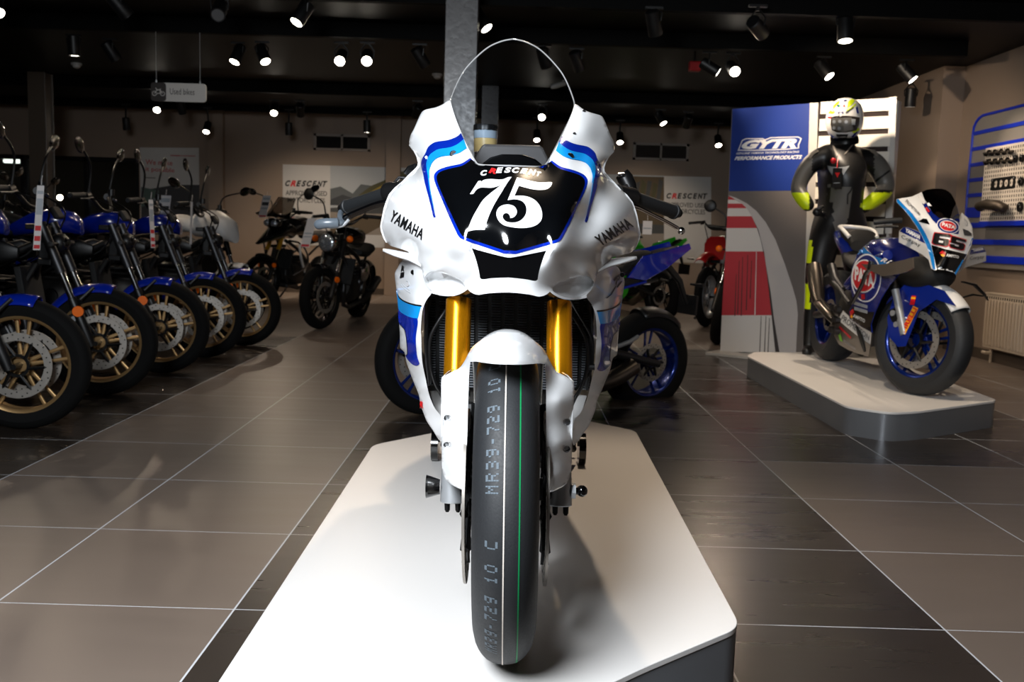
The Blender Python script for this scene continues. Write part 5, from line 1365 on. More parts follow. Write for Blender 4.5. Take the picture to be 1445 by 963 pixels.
# helmet
hc = mp(1191.5, 169, -.02)
he = thing('helmet', 'white, blue and neon yellow full-face helmet on the mannequin', 'helmet', tuple(hc - Vector((0, 0, .16))))
mk('helmet_white', (236, 234, 230), .2, coat=.8)
def hsec(t):   # radius profile from chin (-1) to crown (1)
    return math.sqrt(max(0, 1 - abs(t) ** 2.3))
R = []
for i in range(25):
    t = -.86 + 1.86 * i / 24; r = hsec(t); row = []
    for k in range(40):
        a_ = 2 * PI * k / 40; f = 1.0 + (.08 * max(0, -math.sin(a_)) * max(0, -t + .1))
        row.append(hc + Vector((math.cos(a_) * r * .126, math.sin(a_) * r * .158 * f - .012 * max(0, -t), t * .155)))
    R.append(row)
hs = MB().rings(R, True).build('helmet_shell', 'helmet_white', he, ang=70)
sk7 = Skin([hs])
def hdp(name, P, m, lift): return decal(name, zm(1100, 120, 5.35, P), sk7, m, he, 2.2, lift=lift)
mk('visor_dark', (44, 38, 36), .12, coat=1.)
hdp('visor', [(388, 242), (420, 234), (500, 232), (560, 236), (606, 245), (600, 300), (580, 345), (500, 360), (430, 358), (395, 340), (386, 300)], 'visor_dark', .004)
hdp('visor_sticker', [(395, 250), (545, 246), (560, 340), (480, 356), (400, 335)], 'leather_grey', .005)
for cx, cy in ((412, 278), (455, 275), (503, 278), (410, 325), (450, 328)): hdp('visor_sticker', ellipse(cx, cy, 13, 13, 0, 10), 'decal_grey', .006)
hdp('visor_sticker', [(484, 312), (548, 305), (550, 340), (486, 345)], 'collar_grey', .006); hdp('visor_sticker', [(543, 256), (574, 258), (570, 302), (545, 300)], 'decal_grey', .006)
for P in ([(402, 160), (430, 130), (455, 118), (450, 135), (420, 165), (405, 185)], [(510, 160), (520, 125), (545, 104), (570, 115), (550, 145), (515, 175)], [(367, 215), (380, 185), (400, 200), (420, 205), (400, 218)], [(505, 190), (540, 170), (575, 135), (580, 148), (548, 178), (512, 202)]): hdp('helmet_graphic', P, 'neon_yellow', .003)
for P in ([(432, 150), (445, 145), (448, 160), (440, 170)], [(440, 205), (480, 200), (484, 212), (460, 232), (442, 215)], [(575, 170), (590, 160), (600, 215), (585, 215)], [(480, 115), (510, 112), (505, 122), (484, 124)], [(385, 370), (420, 400), (440, 420), (420, 415), (395, 395)], [(560, 370), (590, 345), (588, 362), (548, 405), (535, 400)]): hdp('helmet_graphic', P, 'race_blue', .003)
for P in ([(390, 172), (420, 205), (415, 208), (388, 180)], [(495, 205), (560, 165), (562, 172), (505, 212)]): hdp('helmet_graphic', P, 'decal_black', .0035)
hdp('helmet_graphic', ellipse(488, 157, 7, 8, 0, 10), 'decal_red', .0035); hdp('helmet_graphic', ellipse(452, 157, 6, 8, 0, 10), 'green_paint', .0035)
hdp('helmet_graphic', [(360, 240), (395, 238), (394, 252), (365, 250)], 'decal_red', .0035); hdp('helmet_graphic', [(545, 350), (600, 322), (606, 340), (560, 366)], 'neon_yellow', .003)
hdp('chin_vent', [(425, 372), (520, 372), (505, 405), (470, 412), (440, 402)], 'black_matt', .003)
hdp('brow_vent', [(450, 210), (470, 206), (474, 232), (456, 240)], 'decal_white', .006)

# ------------------------------------------------------------------ right wall: blue striped panel, pegboard with engine parts, radiator
XW = 4.06
mk('panel_grey', (158, 152, 146), .38, metal=.4)
mk('strip_blue', (8, 44, 190), .35)
mk('pegboard', (206, 196, 184), .5)
mk('peg_hole', (30, 28, 26), .9)
mk('cast_metal', (74, 66, 58), .5, metal=.7)
mk('rad_white', (205, 190, 172), .4)
ZP = lambda P: zm(1350, 130, 3.853, P)
pp = [PX(x, y, XW) for x, y in ZP([(52, 690), (60, 560), (72, 420), (85, 300), (92, 225), (98, 190), (110, 162), (125, 142), (145, 127)])]
ytop = pp[-1]; z1 = ytop.z; zb = PX(1391, 370, XW).z - .05
ynear = 5.6
P = [(p.y, p.z) for p in pp] + [(ynear, z1 + .0), (ynear, zb), (pp[0].y, zb)]
wp = thing('wall_panel', 'grey wall panel with bright blue stripes above the radiator', 'wall panel', (XW, 6.9, zb))
MB().prism(P, lambda y, z, q: Vector((XW + .0 + q, y, z)), XR1 - XW - .001).build('panel_board', 'panel_grey', wp, smooth=False)
for yy, hgt in ((228, .022), (312, .022), (397, .022), (479, .022), (562, .022), (655, .06), (725, .03), (815, .03), (905, .04)):
    q = ZP([(90, yy)])[0]; z = PX(*q, XW).z
    y0 = max(p[0] for p in P if abs(p[1] - z) < .5) - .01
    ya = [a for a in P[:9]]
    yl = pp[0].y
    for k in range(8):
        if (P[k][1] - z) * (P[k + 1][1] - z) <= 0: yl = P[k][0] + (P[k + 1][0] - P[k][0]) * (z - P[k][1]) / (P[k + 1][1] - P[k][1] + 1e-9)
    MB().box((XW - .004, (yl + ynear) / 2, z), (.012, yl - ynear, hgt * 1.5)).build('stripe', 'strip_blue', wp, smooth=False, bevel=.002)
MB().tube([Vector((XW - .004, p.y, p.z)) for p in pp] + [Vector((XW - .004, ynear, z1))], .012, 8).build('panel_edge', 'strip_blue', wp)
ZG = lambda P: zm(1370, 180, 6.427, P)
XP = XW - .05
tl_, bl_ = PX(*ZG([(147, 190)])[0], XP), PX(*ZG([(100, 862)])[0], XP)
pg = thing('pegboard', 'white perforated pegboard with engine parts on the striped wall panel', 'pegboard', (XP, tl_.y, bl_.z))
yn = 6.0
MB().box((XP, (tl_.y + yn) / 2, (tl_.z + bl_.z) / 2), (.02, tl_.y - yn, tl_.z - bl_.z)).box((XP + .022, (tl_.y + yn) / 2, (tl_.z + bl_.z) / 2), (.024, tl_.y - yn - .1, .1)).build('board', 'pegboard', pg, smooth=False)
MB().box((XP - .004, (tl_.y + yn) / 2, bl_.z - .012), (.028, tl_.y - yn, .04)).build('board_foot', 'strip_blue', pg, smooth=False)
ph = MB(); nz = 17; py_ = .036
y = tl_.y - .03
while y > yn + .9:
    for j in range(nz):
        z = bl_.z + .03 + (tl_.z - bl_.z - .06) * j / (nz - 1)
        ph.box((XP - .0102, y, z), (.001, .014, .02))
    y -= py_
ho = ph.build('peg_hole', 'peg_hole', pg, smooth=False, fixn=False); ho['kind'] = 'stuff'
def pgp(x, y, out=.03): return PX(*ZG([(x, y)])[0], XP - out)
for k, (y0, y1, lab) in enumerate(((235, 215, 'upper dark camshaft on the pegboard'), (315, 298, 'lower dark camshaft on the pegboard'))):
    c0, c1 = pgp(118, y0, .04), pgp(385, y1, .04)
    t = thing('camshaft', lab, 'engine part', tuple((c0 + c1) / 2), 'engine parts on the pegboard'); d = c1 - c0
    mb = MB(); mb.tube([c0, c1], .011, 10); mb.build('shaft', 'cast_metal', t)
    for j in range(9):
        c = c0 + d * (j + .7) / 9.6; off = Vector((0, 0, .010 * (1 if j % 2 else -1)))
        MB().cyl(c + off - d.normalized() * .007, c + off + d.normalized() * .007, .017, n=14).build('cam_lobe', 'black_metal', t)
    for q in (.15, .85): MB().cyl(c0 + d * q, c0 + d * q + Vector((.034, 0, 0)), .004, n=6).build('peg', 'alu', t)
g0, g1 = pgp(178, 570, .014), pgp(402, 440, .014)
t = thing('head_gasket', 'dark head gasket with four openings on the pegboard', 'engine part', tuple((g0 + g1) / 2), 'engine parts on the pegboard')
out = [(0, 0), (.1, -.05), (1, 0), (1.02, .5), (1, 1.), (.9, 1.05), (.12, 1.), (0, 1)]
V2, F2 = fill(out, .05, [ellipse(.2 + .22 * k, .5, .075, .33, 0, 20) for k in range(4)])
MB().add([Vector((XP - .014, g0.y + (g1.y - g0.y) * u, g0.z + (g1.z - g0.z) * v)) for u, v in V2], F2).build('gasket_sheet', 'black_metal', t, smooth=False, solid=.003)
for u in (.05, .95): MB().cyl((XP - .018, g0.y + (g1.y - g0.y) * u, g0.z + (g1.z - g0.z) * .85), (XP - .009, g0.y + (g1.y - g0.y) * u, g0.z + (g1.z - g0.z) * .85), .006, n=8).build('peg', 'alu', t)
t = thing('exhaust_port_cover', 'brown cast exhaust part fixed low on the pegboard', 'engine part', tuple(pgp(190, 710, .1)), 'engine parts on the pegboard')
MB().tube(catmull([pgp(75, 725, .10), pgp(130, 700, .10), pgp(200, 705, .09), pgp(270, 715, .08), pgp(315, 740, .06)], 4), [.025] + [.05] * 4 + [.056] * 6 + [.045] * 5 + [.02], 14, flat=.8).build('casting', 'cast_metal', t)
MB().cyl(pgp(200, 705, .09), pgp(200, 705, .009), .014, n=8).build('peg', 'alu', t)
for lab, x, y, r in (('small dark ring part beside the camshafts', 405, 285, .03), ('small dark bracket at the frame edge of the pegboard', 455, 490, .035), ('small dark clamp low at the frame edge of the pegboard', 445, 720, .04), ('small dark sprocket beside the ring part', 462, 280, .03)):
    c = pgp(x, y, .02)
    t = thing('engine_ring', lab, 'engine part', tuple(c), 'engine parts on the pegboard')
    MB().lathe([(r, -.008), (r, .008), (r * .55, .008), (r * .55, -.008), (r, -.008)], c, (1, 0, 0), 20).build('ring', 'black_metal', t)
    MB().cyl(c + Vector((-.01, 0, r * .5)), c + Vector((.011, 0, r * .5)), .005, n=8).build('peg', 'alu', t)
# panel radiator
XRd = 4.02
r0, r1 = PX(1392, 414, XRd), PX(1388, 490, XRd)
ra = thing('radiator_heater', 'white ribbed panel radiator under the striped wall panel', 'radiator', (XRd, (r0.y + 5.9) / 2, r1.z))
yl, yr, za, zb2 = r0.y, 5.9, r0.z, r1.z
MB().box((XRd + .02, (yl + yr) / 2, (za + zb2) / 2), (.04, yl - yr, za - zb2)).build('panel', 'rad_white', ra, smooth=False, bevel=.006)
rib = MB(); y = yl - .04
while y > yr + .03: rib.tube([(XRd - .002, y, zb2 + .03), (XRd - .008, y, zb2 + .05), (XRd - .008, y, za - .07), (XRd - .002, y, za - .05)], .012, 8); y -= .05
ro = rib.build('rib', 'rad_white', ra); ro['kind'] = 'stuff'
MB().box((XRd + .03, (yl + yr) / 2, za + .004), (.07, yl - yr + .01, .012)).build('top_grille', 'rad_white', ra, smooth=False)
sl_ = MB(); y = yl - .03
while y > yr + .03: sl_.box((XRd - .0015, y, za - .03), (.003, .012, .022)); y -= .036
so = sl_.build('grille_slot', 'peg_hole', ra, smooth=False, fixn=False); so['kind'] = 'stuff'
MB().cyl((XRd + .03, yl - .1, zb2), (XRd + .03, yl - .1, .0), .011, n=12).tube([(XRd + .03, yl - .1, .08), (XRd - .01, yl - .1, .08), (XRd - .01, yl - .04, .08)], .014, 10).build('feed_pipe', 'rad_white', ra)
for yy in (yl - .3, yr + .3): MB().box((XRd + .06, yy, (za + zb2) / 2), (.039, .04, .1)).build('wall_bracket', 'rad_white', ra, smooth=False)
# ------------------------------------------------------------------ street motorcycles (front axle over the origin, nose towards -y)
def sloft(secs, n=20, p=2.5, T=None):
    R = []
    for y, zc, w, h in secs:
        R.append([Vector((math.copysign(abs(math.cos(t)) ** (2 / p), math.cos(t)) * w, y, zc + math.copysign(abs(math.sin(t)) ** (2 / p), math.sin(t)) * h)) for t in [2 * PI * k / n for k in range(n)]])
    m = MB().rings(R, True)
    return m.xf(T) if T is not None else m
def street_bike(name, label, group=None, style='naked', body='blue_paint', fender='blue_paint', rim='bronze_rim', fork='dark_alu', steer=0., bar_w=.36, bar_h=1.03, mirror_h=1.30, wb=1.42, R=.30, mirror='blade', rear_only=False, tyre='tyre_dull'):
    t = thing(name, label, 'motorcycle', (0, 0, 0), group, world=False)
    fd = Vector((0, .43, 1)).normalized()
    head = Vector((0, .37, .80))                                # steering head
    axis = fd
    Sm = Matrix.Translation(head) @ Matrix.Rotation(steer, 4, axis) @ Matrix.Translation(-head)
    Tf = Sm @ Matrix.Translation((0, 0, R)); Tr = Matrix.Translation((0, wb, R + .005))
    dirt = style == 'dirt'
    wheel(t, Tf, 'front', R, .052 if not dirt else .042, .226 if not dirt else .225, .085, rim, tyre, discs=(-.062, .062) if not dirt else (-.05,), discR=.149, wire=dirt)
    wheel(t, Tr, 'rear', R + .005, .08, .21, .13, rim, tyre, discs=(.06,) if style == 'sport' else (-.06,), discR=.115, wire=dirt)
    w = .098
    for s in (-1, 1):
        b = Vector((s * w, .03, R))
        top = 1.02 - R
        f = MB().cyl(Sm @ (b + fd * .40), Sm @ (b + fd * .68), .026, n=20).build('fork_tube', fork, t)
        MB().cyl(Sm @ (b + fd * .24), Sm @ (b + fd * .41), .0185, n=16).build('fork_inner', 'chrome', f)
        MB().tube([Sm @ (b + fd * -.02), Sm @ (b + fd * .05), Sm @ (b + fd * .24), Sm @ (b + fd * .26)], [.022, .027, .026, .022], 16).build('fork_lower', 'black_satin', f)
        if not dirt:
            MB().cyl(Sm @ (b + fd * .185 + Vector((s * .024, -.012, 0))), Sm @ (b + fd * .185 + Vector((s * .036, -.014, 0))), .030, .028, 18).build('fork_reflector', 'amber', f)
            c = MB().box((s * .085, .10, R + .10), (.045, .06, .12), Matrix.Rotation(-.5, 3, 'X')).xf(Sm).build('brake_caliper', 'black_satin', t, smooth=False, bevel=.008)
            for k in (-1, 1): MB().cyl(Sm @ Vector((s * .106, .10 + k * .014, R + .10 + k * .028)), Sm @ Vector((s * .115, .10 + k * .014, R + .10 + k * .028)), .014, n=14).build('caliper_piston_cap', 'alu', c)
            MB().tube(catmull([Sm @ Vector(q) for q in ((s * .1, .1, R + .17), (s * .1, .16, R + .32), (s * .07, .25, R + .48))], 4), .004, 6).build('brake_hose', 'hose_black', t)
    MB().cyl(Tf @ Vector((-.115, 0, 0)), Tf @ Vector((.115, 0, 0)), .013, n=14).build('front_axle', 'black_metal', t)
    # mudguard
    rows = []
    zr, th0, th1 = (R + .020, 78, 160) if not dirt else (R + .16, 55, 130)
    for i in range(16):
        th = math.radians(th0 + (th1 - th0) * i / 15)
        row = []
        for k in range(13):
            u = -1 + k / 6; rr = zr - .045 * abs(u) ** 2.3
            row.append(Tf @ Vector((u * .066, -rr * math.cos(th), rr * math.sin(th))))
        rows.append(row)
    mg = MB().grid(rows).build('front_mudguard', fender, t, ang=60, solid=.004)
    for s in (-1, 1): MB().tube([Tf @ Vector((s * .068, .03, R + .0)), Tf @ Vector((s * .09, .09, R - .07))], .009, 8).build('mudguard_stay', 'black_satin', mg)
    # clamps, bars, controls
    MB().box((0, .34, .90), (.24, .06, .03)).box((0, .27, .72), (.24, .07, .035)).box((0, .305, .81), (.05, .05, .2)).xf(Sm).build('triple_clamp', 'black_metal', t, smooth=False, bevel=.006)
    bz = bar_h
    bar = MB().tube(catmull([Sm @ Vector(q) for q in ((-bar_w, .46, bz), (-bar_w * .55, .41, bz + .01), (-.1, .36, bz - .07), (.1, .36, bz - .07), (bar_w * .55, .41, bz + .01), (bar_w, .46, bz))], 5), .0115, 12).build('handlebar', 'black_satin', t)
    for s in (-1, 1):
        o = Vector((s * bar_w, .46, bz)); i_ = Vector((s * bar_w * .64, .425, bz + .008))
        MB().tube([Sm @ (o + (i_ - o) * q) for q in (-.06, 0, .03, .95, 1)], [.014, .018, .0165, .0165, .019], 14).build('grip', 'grip_rubber', bar)
        MB().tube([Sm @ Vector(q) for q in ((s * bar_w * .58, .38, bz), (s * bar_w * .8, .385, bz - .01), (s * bar_w * .97, .41, bz - .015))], [.009, .008, .007], 8, flat=.6).build('hand_lever', 'black_metal', bar)
        MB().tube([Sm @ Vector((s * bar_w * .62, .42, bz)), Sm @ Vector((s * bar_w * .5, .41, bz + .01))], [.024, .022], 12).build('switch_pod', 'black_satin', bar)
        if s > 0: MB().cyl(Sm @ Vector((s * bar_w * .45, .38, bz + .02)), Sm @ Vector((s * bar_w * .45, .38, bz + .06)), .02, n=14).build('fluid_reservoir', 'black_satin', bar)
        if mirror and not dirt:
            p0, p1 = Vector((s * bar_w * .56, .41, bz + .015)), Vector((s * (bar_w + .02), .40, mirror_h))
            if mirror == 'wide': p1 = Vector((s * (bar_w + .12), .36, mirror_h))
            mm = MB().tube(catmull([Sm @ p0, Sm @ (p0 + Vector((s * .03, -.02, (mirror_h - bz) * .6))), Sm @ p1], 5), .007, 8).build('mirror_stalk', 'black_satin', bar)
            rot = Matrix.Rotation(steer, 3, axis)
            if mirror == 'round':
                MB().ell(Sm @ p1, (.06, .014, .06), 18, 10, rot).build('mirror_housing', 'black_satin', mm)
            else:
                MB().ell(Sm @ (p1 + Vector((s * .03, 0, .012))), (.085, .014, .043), 18, 10, rot @ Matrix.Rotation(-s * .25, 3, 'Y')).build('mirror_housing', 'black_gloss', mm)
    MB().tube(catmull([Sm @ Vector((-.2, .41, bz)), Sm @ Vector((-.13, .25, bz - .08)), Vector((-.08, .34, .78)), Vector((-.09, .5, .68))], 5), .005, 6).tube(catmull([Sm @ Vector((.2, .41, bz)), Sm @ Vector((.12, .24, bz - .1)), Vector((.07, .34, .76)), Vector((.1, .5, .66))], 5), .005, 6).build('control_cables', 'hose_black', t)
    # engine, frame, radiator
    sloft([(.42, .42, .12, .13), (.56, .42, .17, .2), (.80, .42, .17, .19), (.98, .40, .11, .12)]).build('engine', 'engine_grey', t)
    ec = MB()
    for s in (-1, 1):
        ec.cyl((s * .15, .76, .40), (s * .19, .76, .40), .085, .075, 24).cyl((s * .14, .62, .46), (s * .18, .62, .46), .05, .045, 20)
        ec.tube([(s * .06, .40, .50), (s * .08, .36, .36), (s * .08, .44, .22), (s * .08, .70, .18)], .021, 10)
    ec.build('engine_covers', 'dark_alu', t)
    for k in range(3): MB().box((0, .56, .54 + .035 * k), (.30, .22, .012)).build('cylinder_fin', 'engine_grey', t, smooth=False)
    if not dirt: MB().box((0, .37, .56), (.30, .035, .26), Matrix.Rotation(-.2, 3, 'X')).build('radiator', 'black_matt', t, smooth=False, bevel=.006)
    fr = MB()
    for s in (-1, 1):
        fr.tube(catmull([(s * .03, .36, .80), (s * .13, .52, .70), (s * .15, .80, .52), (s * .13, .98, .40)], 4), .021, 10)
        fr.tube(catmull([(s * .03, .34, .70), (s * .12, .42, .50), (s * .13, .50, .34)], 4), .017, 8)
        fr.tube([(s * .12, .84, .62), (s * .10, 1.10, .74), (s * .07, 1.42, .80)], .014, 8)
    fr.build('frame_tubes', 'black_satin', t)
    for s in (-1, 1): MB().tube([(s * .10, .96, .40), (s * .13, 1.15, .36), (s * .125, wb, R + .005)], [.03, .028, .022], 10).build('swingarm', 'dark_alu', t)
    if style != 'sport':
        MB().tube(catmull([(.08, .68, .18), (.13, .95, .24), (.17, 1.15, .34), (.18, 1.42, .46)], 5), [.022] * 6 + [.045] * 10, 14).build('exhaust', 'dark_alu', t)
    MB().tube([(-.12, .92, .28), (-.22, .90, .10), (-.27, .88, .012)], [.011, .010, .016], 8).build('side_stand', 'black_satin', t)
    for s in (-1, 1): MB().tube([(s * .14, 1.02, .36), (s * .25, 1.03, .36)], .012, 8).build('footrest', 'black_metal', t)
    # tank, seat, tail
    if style in ('naked', 'tourer'):
        tk = sloft([(.50, .88, .05, .04), (.55, .91, .11, .065), (.66, .92, .14, .08), (.78, .89, .12, .07), (.90, .84, .07, .045)], p=3).build('fuel_tank', body, t)
        for s in (-1, 1): sloft([(.36, .78, .012, .03), (.44, .78, .022, .06), (.56, .75, .02, .05), (.62, .72, .01, .03)], T=Matrix.Translation((s * .145, .03, -.02))).build('tank_shroud', 'black_satin', tk)
        sloft([(.88, .82, .08, .03), (1.02, .82, .13, .04), (1.22, .86, .12, .04), (1.40, .92, .07, .03)]).build('seat', 'seat_black', t)
        sloft([(1.10, .78, .10, .04), (1.32, .84, .09, .05), (1.52, .92, .03, .02)]).build('tail_unit', 'black_satin', t)
    if style == 'naked':
        hl = MB().ell((0, .23, .82), (.055, .05, .055), 20, 12).xf(Sm).build('headlight', 'black_satin', t)
        MB().ell((0, .20, .82), (.04, .025, .04), 20, 10).xf(Sm).build('headlight_lens', 'black_gloss', hl)
        MB().box((0, .25, .98), (.11, .03, .07), Matrix.Rotation(-.6, 3, 'X')).xf(Sm).build('instrument', 'black_matt', t, smooth=False, bevel=.01)
        for s in (-1, 1): MB().tube([Sm @ Vector((s * .07, .22, .82)), Sm @ Vector((s * .16, .22, .82)), Sm @ Vector((s * .19, .22, .82))], [.007, .009, .014], 8).build('indicator', 'black_satin', t)
    if style == 'tourer':
        sloft([(.06, .84, .05, .05), (.14, .90, .14, .10), (.30, .94, .19, .13), (.44, .92, .17, .11)]).build('front_fairing', fender, t)
    if style == 'cruiser':
        sloft([(.42, .86, .06, .04), (.50, .90, .13, .08), (.66, .90, .15, .09), (.86, .84, .09, .06)]).build('fuel_tank', body, t)
        sloft([(.84, .74, .10, .03), (1.0, .73, .15, .04), (1.3, .78, .13, .04), (1.44, .80, .09, .03)]).build('seat', 'seat_black', t)
        rows = []
        for i in range(14):
            th = math.radians(60 + 110 * i / 13)
            rows.append([Tr @ Vector((u * .095, -(R + .045 - .05 * abs(u) ** 2.2) * math.cos(th), (R + .045 - .05 * abs(u) ** 2.2) * math.sin(th))) for u in [-1 + k / 5 for k in range(11)]])
        MB().grid(rows).build('rear_mudguard', body, t, solid=.004, ang=60)
        hl = MB().tube([(0, .24, .82), (0, .16, .82), (0, .10, .82), (0, .09, .82)], [.05, .085, .095, .09], 24).xf(Sm).build('headlight', 'chrome', t)
        MB().ell((0, .095, .82), (.085, .03, .085), 24, 10).xf(Sm).build('headlight_lens', 'lens_glass', hl)
        for s in (-1, 1):
            MB().tube([Sm @ Vector((s * .08, .22, .86)), Sm @ Vector((s * .17, .2, .86))], .007, 8).build('indicator_stem', 'black_satin', t)
            MB().ell(Sm @ Vector((s * .195, .19, .86)), (.032, .032, .032), 14, 8).build('indicator', 'amber', t)
        MB().ell((.19, .66, .56), (.045, .12, .10), 16, 10).build('air_cleaner', 'chrome', t)
        MB().tube(catmull([(-.1, .44, .42), (-.16, .5, .25), (-.19, .9, .2), (-.2, 1.5, .24)], 5), .032, 14).build('exhaust', 'chrome', t)
    if style == 'adventure':
        sloft([(.44, .92, .08, .05), (.52, .98, .16, .11), (.72, 1.0, .18, .12), (.92, .92, .10, .07)], p=3).build('fuel_tank', body, t)
        sloft([(.90, .86, .09, .03), (1.06, .87, .14, .045), (1.4, .92, .12, .04)]).build('seat', 'seat_black', t)
        sloft([(1.1, .82, .10, .04), (1.35, .88, .11, .05), (1.6, .94, .05, .03)]).build('tail_unit', 'black_satin', t)
        sloft([(-.22, .74, .03, .012), (-.05, .80, .08, .03), (.12, .86, .12, .07), (.28, .94, .16, .1), (.4, .92, .17, .1)]).build('beak', 'black_gloss', t)
        MB().ell((0, .10, 1.0), (.11, .09, .07), 20, 10).build('headlight', 'black_gloss', t)
        for s in (-1, 1): MB().ell((s * .05, .03, 1.0), (.045, .03, .045), 16, 8).build('headlight_lens', 'lens_glass', t)
        MB().grid([[Vector((u * .17 * (1 - .25 * v), .12 + .20 * v + .06 * u * u, 1.08 + .26 * v)) for u in (-1, -.5, 0, .5, 1)] for v in (0, .33, .66, 1)]).build('windscreen', 'smoke_screen', t, solid=.004)
        for s in (-1, 1):
            MB().tube(catmull([Sm @ Vector((s * (bar_w + .03), .46, bz)), Sm @ Vector((s * (bar_w + .02), .36, bz)), Sm @ Vector((s * bar_w * .7, .31, bz + .01)), Sm @ Vector((s * bar_w * .5, .34, bz))], 4), [.012, .02, .035, .04, .045, .05, .05, .048, .046, .04, .03, .02, .012], 10, flat=.35).build('hand_guard', 'black_satin', bar)
            MB().tube(catmull([(s * .1, .34, .80), (s * .26, .36, .78), (s * .31, .46, .66), (s * .29, .52, .50), (s * .14, .46, .36)], 5), .013, 8).build('crash_bar', 'chrome', t)
            MB().tube(catmull([(s * .13, .56, .78), (s * .20, .50, .62), (s * .17, .70, .40)], 4), .016, 8).build('frame_rail', 'satin_white', t)
        MB().box((0, .5, .22), (.26, .3, .05)).build('bash_plate', 'dark_alu', t, smooth=False, bevel=.02)
    if style == 'sport':
        sloft([(.40, .86, .08, .05), (.50, .90, .14, .09), (.64, .90, .155, .10), (.84, .82, .10, .07)], p=3).build('fuel_tank', body, t)
        nose = sloft([(-.10, .74, .05, .04), (.0, .80, .13, .10), (.14, .86, .19, .14), (.30, .92, .20, .13), (.40, .90, .18, .10)]).build('front_fairing', body, t)
        MB().grid([[Vector((u * .14 * (1 - .25 * v), .08 + .28 * v + .08 * u * u, .96 + .20 * v)) for u in (-1, -.5, 0, .5, 1)] for v in (0, .33, .66, 1)]).build('windscreen', 'smoke_screen', nose, solid=.004)
        prof = [(.12, .80), (.30, .92), (.50, .84), (.72, .66), (.90, .50), (.96, .30), (.80, .17), (.55, .14), (.42, .22), (.36, .42), (.26, .60), (.12, .68)]
        for s in (-1, 1): MB().prism(chaikin(prof, 2), lambda y, z, q: Vector((s * (.215 - .3 * max(0, .45 - z) ** 1.2 * .6 - .25 * max(0, y - .6) ** 2 - q), y, z)), .006).build('side_fairing', body, t, ang=50)
        sloft([(.82, .80, .09, .03), (.96, .81, .14, .04), (1.12, .83, .13, .04), (1.20, .86, .10, .04)]).build('seat', 'seat_black', t)
        sloft([(1.16, .84, .08, .03), (1.24, .90, .10, .04), (1.36, .93, .09, .035)]).build('pillion_seat', 'seat_black', t)
        # tail: slim side blades sweeping up behind the seat
        for s in (-1, 1):
            off = lambda y: .135 - .06 * max(0, y - .95)
            MB().prism([(1.16, .80), (1.30, .79), (1.46, .87), (1.64, 1.0), (1.62, 1.03), (1.42, .97), (1.26, .93)], lambda y, z, q: Vector((s * (off(y) - q), y, z)), .012).build('tail_side', body, t, smooth=False, bevel=.004)
            MB().prism([(.80, .72), (1.05, .72), (1.30, .785), (1.16, .80), (1.0, .80), (.84, .80)], lambda y, z, q: Vector((s * (off(y) - .002 - q), y, z)), .012).build('tail_base', 'black_satin', t, smooth=False, bevel=.004)
            MB().tube([(s * (off(y) + .002), y, z) for y, z in ((.80, .718), (1.05, .718), (1.30, .783))], .008, 8).build('tail_line', body, t)
        sloft([(1.3, .90, .07, .02), (1.5, .96, .06, .025), (1.62, 1.0, .03, .012)]).build('tail_unit', 'black_satin', t)
        MB().tube([(0, 1.50, .92), (0, 1.66, .80), (0, 1.74, .66)], [.025, .02, .012], 8).box((0, 1.75, .66), (.16, .015, .12)).build('plate_holder', 'black_satin', t)
        for s in (-1, 1): MB().tube([(s * .1, 1.66, .79), (s * .19, 1.68, .79)], [.006, .012], 8).build('indicator', 'black_satin', t)
        MB().tube(catmull([(.08, .68, .16), (.12, .95, .17), (.16, 1.1, .22), (.17, 1.24, .30)], 5), [.03] * 6 + [.05] * 10, 14).build('exhaust', 'titanium', t)
        rows = []
        for i in range(10):
            th = math.radians(70 + 60 * i / 9)
            rows.append([Tr @ Vector((u * .085, -(R + .03 - .05 * abs(u) ** 2.2) * math.cos(th) * 1., (R + .03 - .05 * abs(u) ** 2.2) * math.sin(th))) for u in [-1 + k / 5 for k in range(11)]])
        MB().grid(rows).build('rear_hugger', 'black_satin', t, solid=.004, ang=60)
        MB().tube([(.13, 1.0, .36), (.18, 1.18, .44), (.16, 1.25, .47)], [.012, .013, .011], 8).tube([(-.13, 1.0, .36), (-.18, 1.18, .44), (-.16, 1.25, .47)], [.012, .013, .011], 8).build('pillion_rest', 'alu', t)
    if dirt:
        sloft([(.46, .92, .05, .05), (.60, .96, .09, .06), (.80, .92, .06, .05)]).build('fuel_tank', 'black_satin', t)
        for s in (-1, 1): MB().prism([(.26, .96), (.34, .70), (.48, .60), (.76, .86), (.70, .98)], lambda y, z, q: Vector((s * (.15 - .12 * max(0, y - .4) - q), y, z)), .01).build('radiator_shroud', body, t, smooth=False, bevel=.004)
        sloft([(.66, .94, .07, .02), (.9, .93, .08, .03), (1.3, .96, .07, .03), (1.46, .98, .04, .02)]).build('seat', 'seat_black', t)
        sloft([(1.1, .92, .08, .02), (1.4, .98, .08, .02), (1.72, 1.02, .05, .01)]).build('tail_unit', body, t)
        MB().prism([(-.11, .74), (.11, .74), (.13, .92), (.08, 1.0), (-.08, 1.0), (-.13, .92)], lambda x, z, q: Sm @ Vector((x, .17 + (z - .74) * .35 + q, z)), .012).build('number_board', body, t, smooth=False, bevel=.003)
    return t
def place(o, x, y, heading, lean=0., z=0.):
    o.location = (x, y, z); o.rotation_mode = 'ZXY'
    o.rotation_euler = (0, lean, heading)
    # keep the lower tyre edge on the floor when the machine leans
    o.location.z = z + abs(math.sin(lean)) * .02
R_ = math.radians
row_group = 'blue roadsters with bronze wheels parked in a row'
spots = [(-2.227, 4.323), (-2.258, 5.23), (-2.235, 6.074), (-2.215, 6.856), (-2.149, 7.622)]
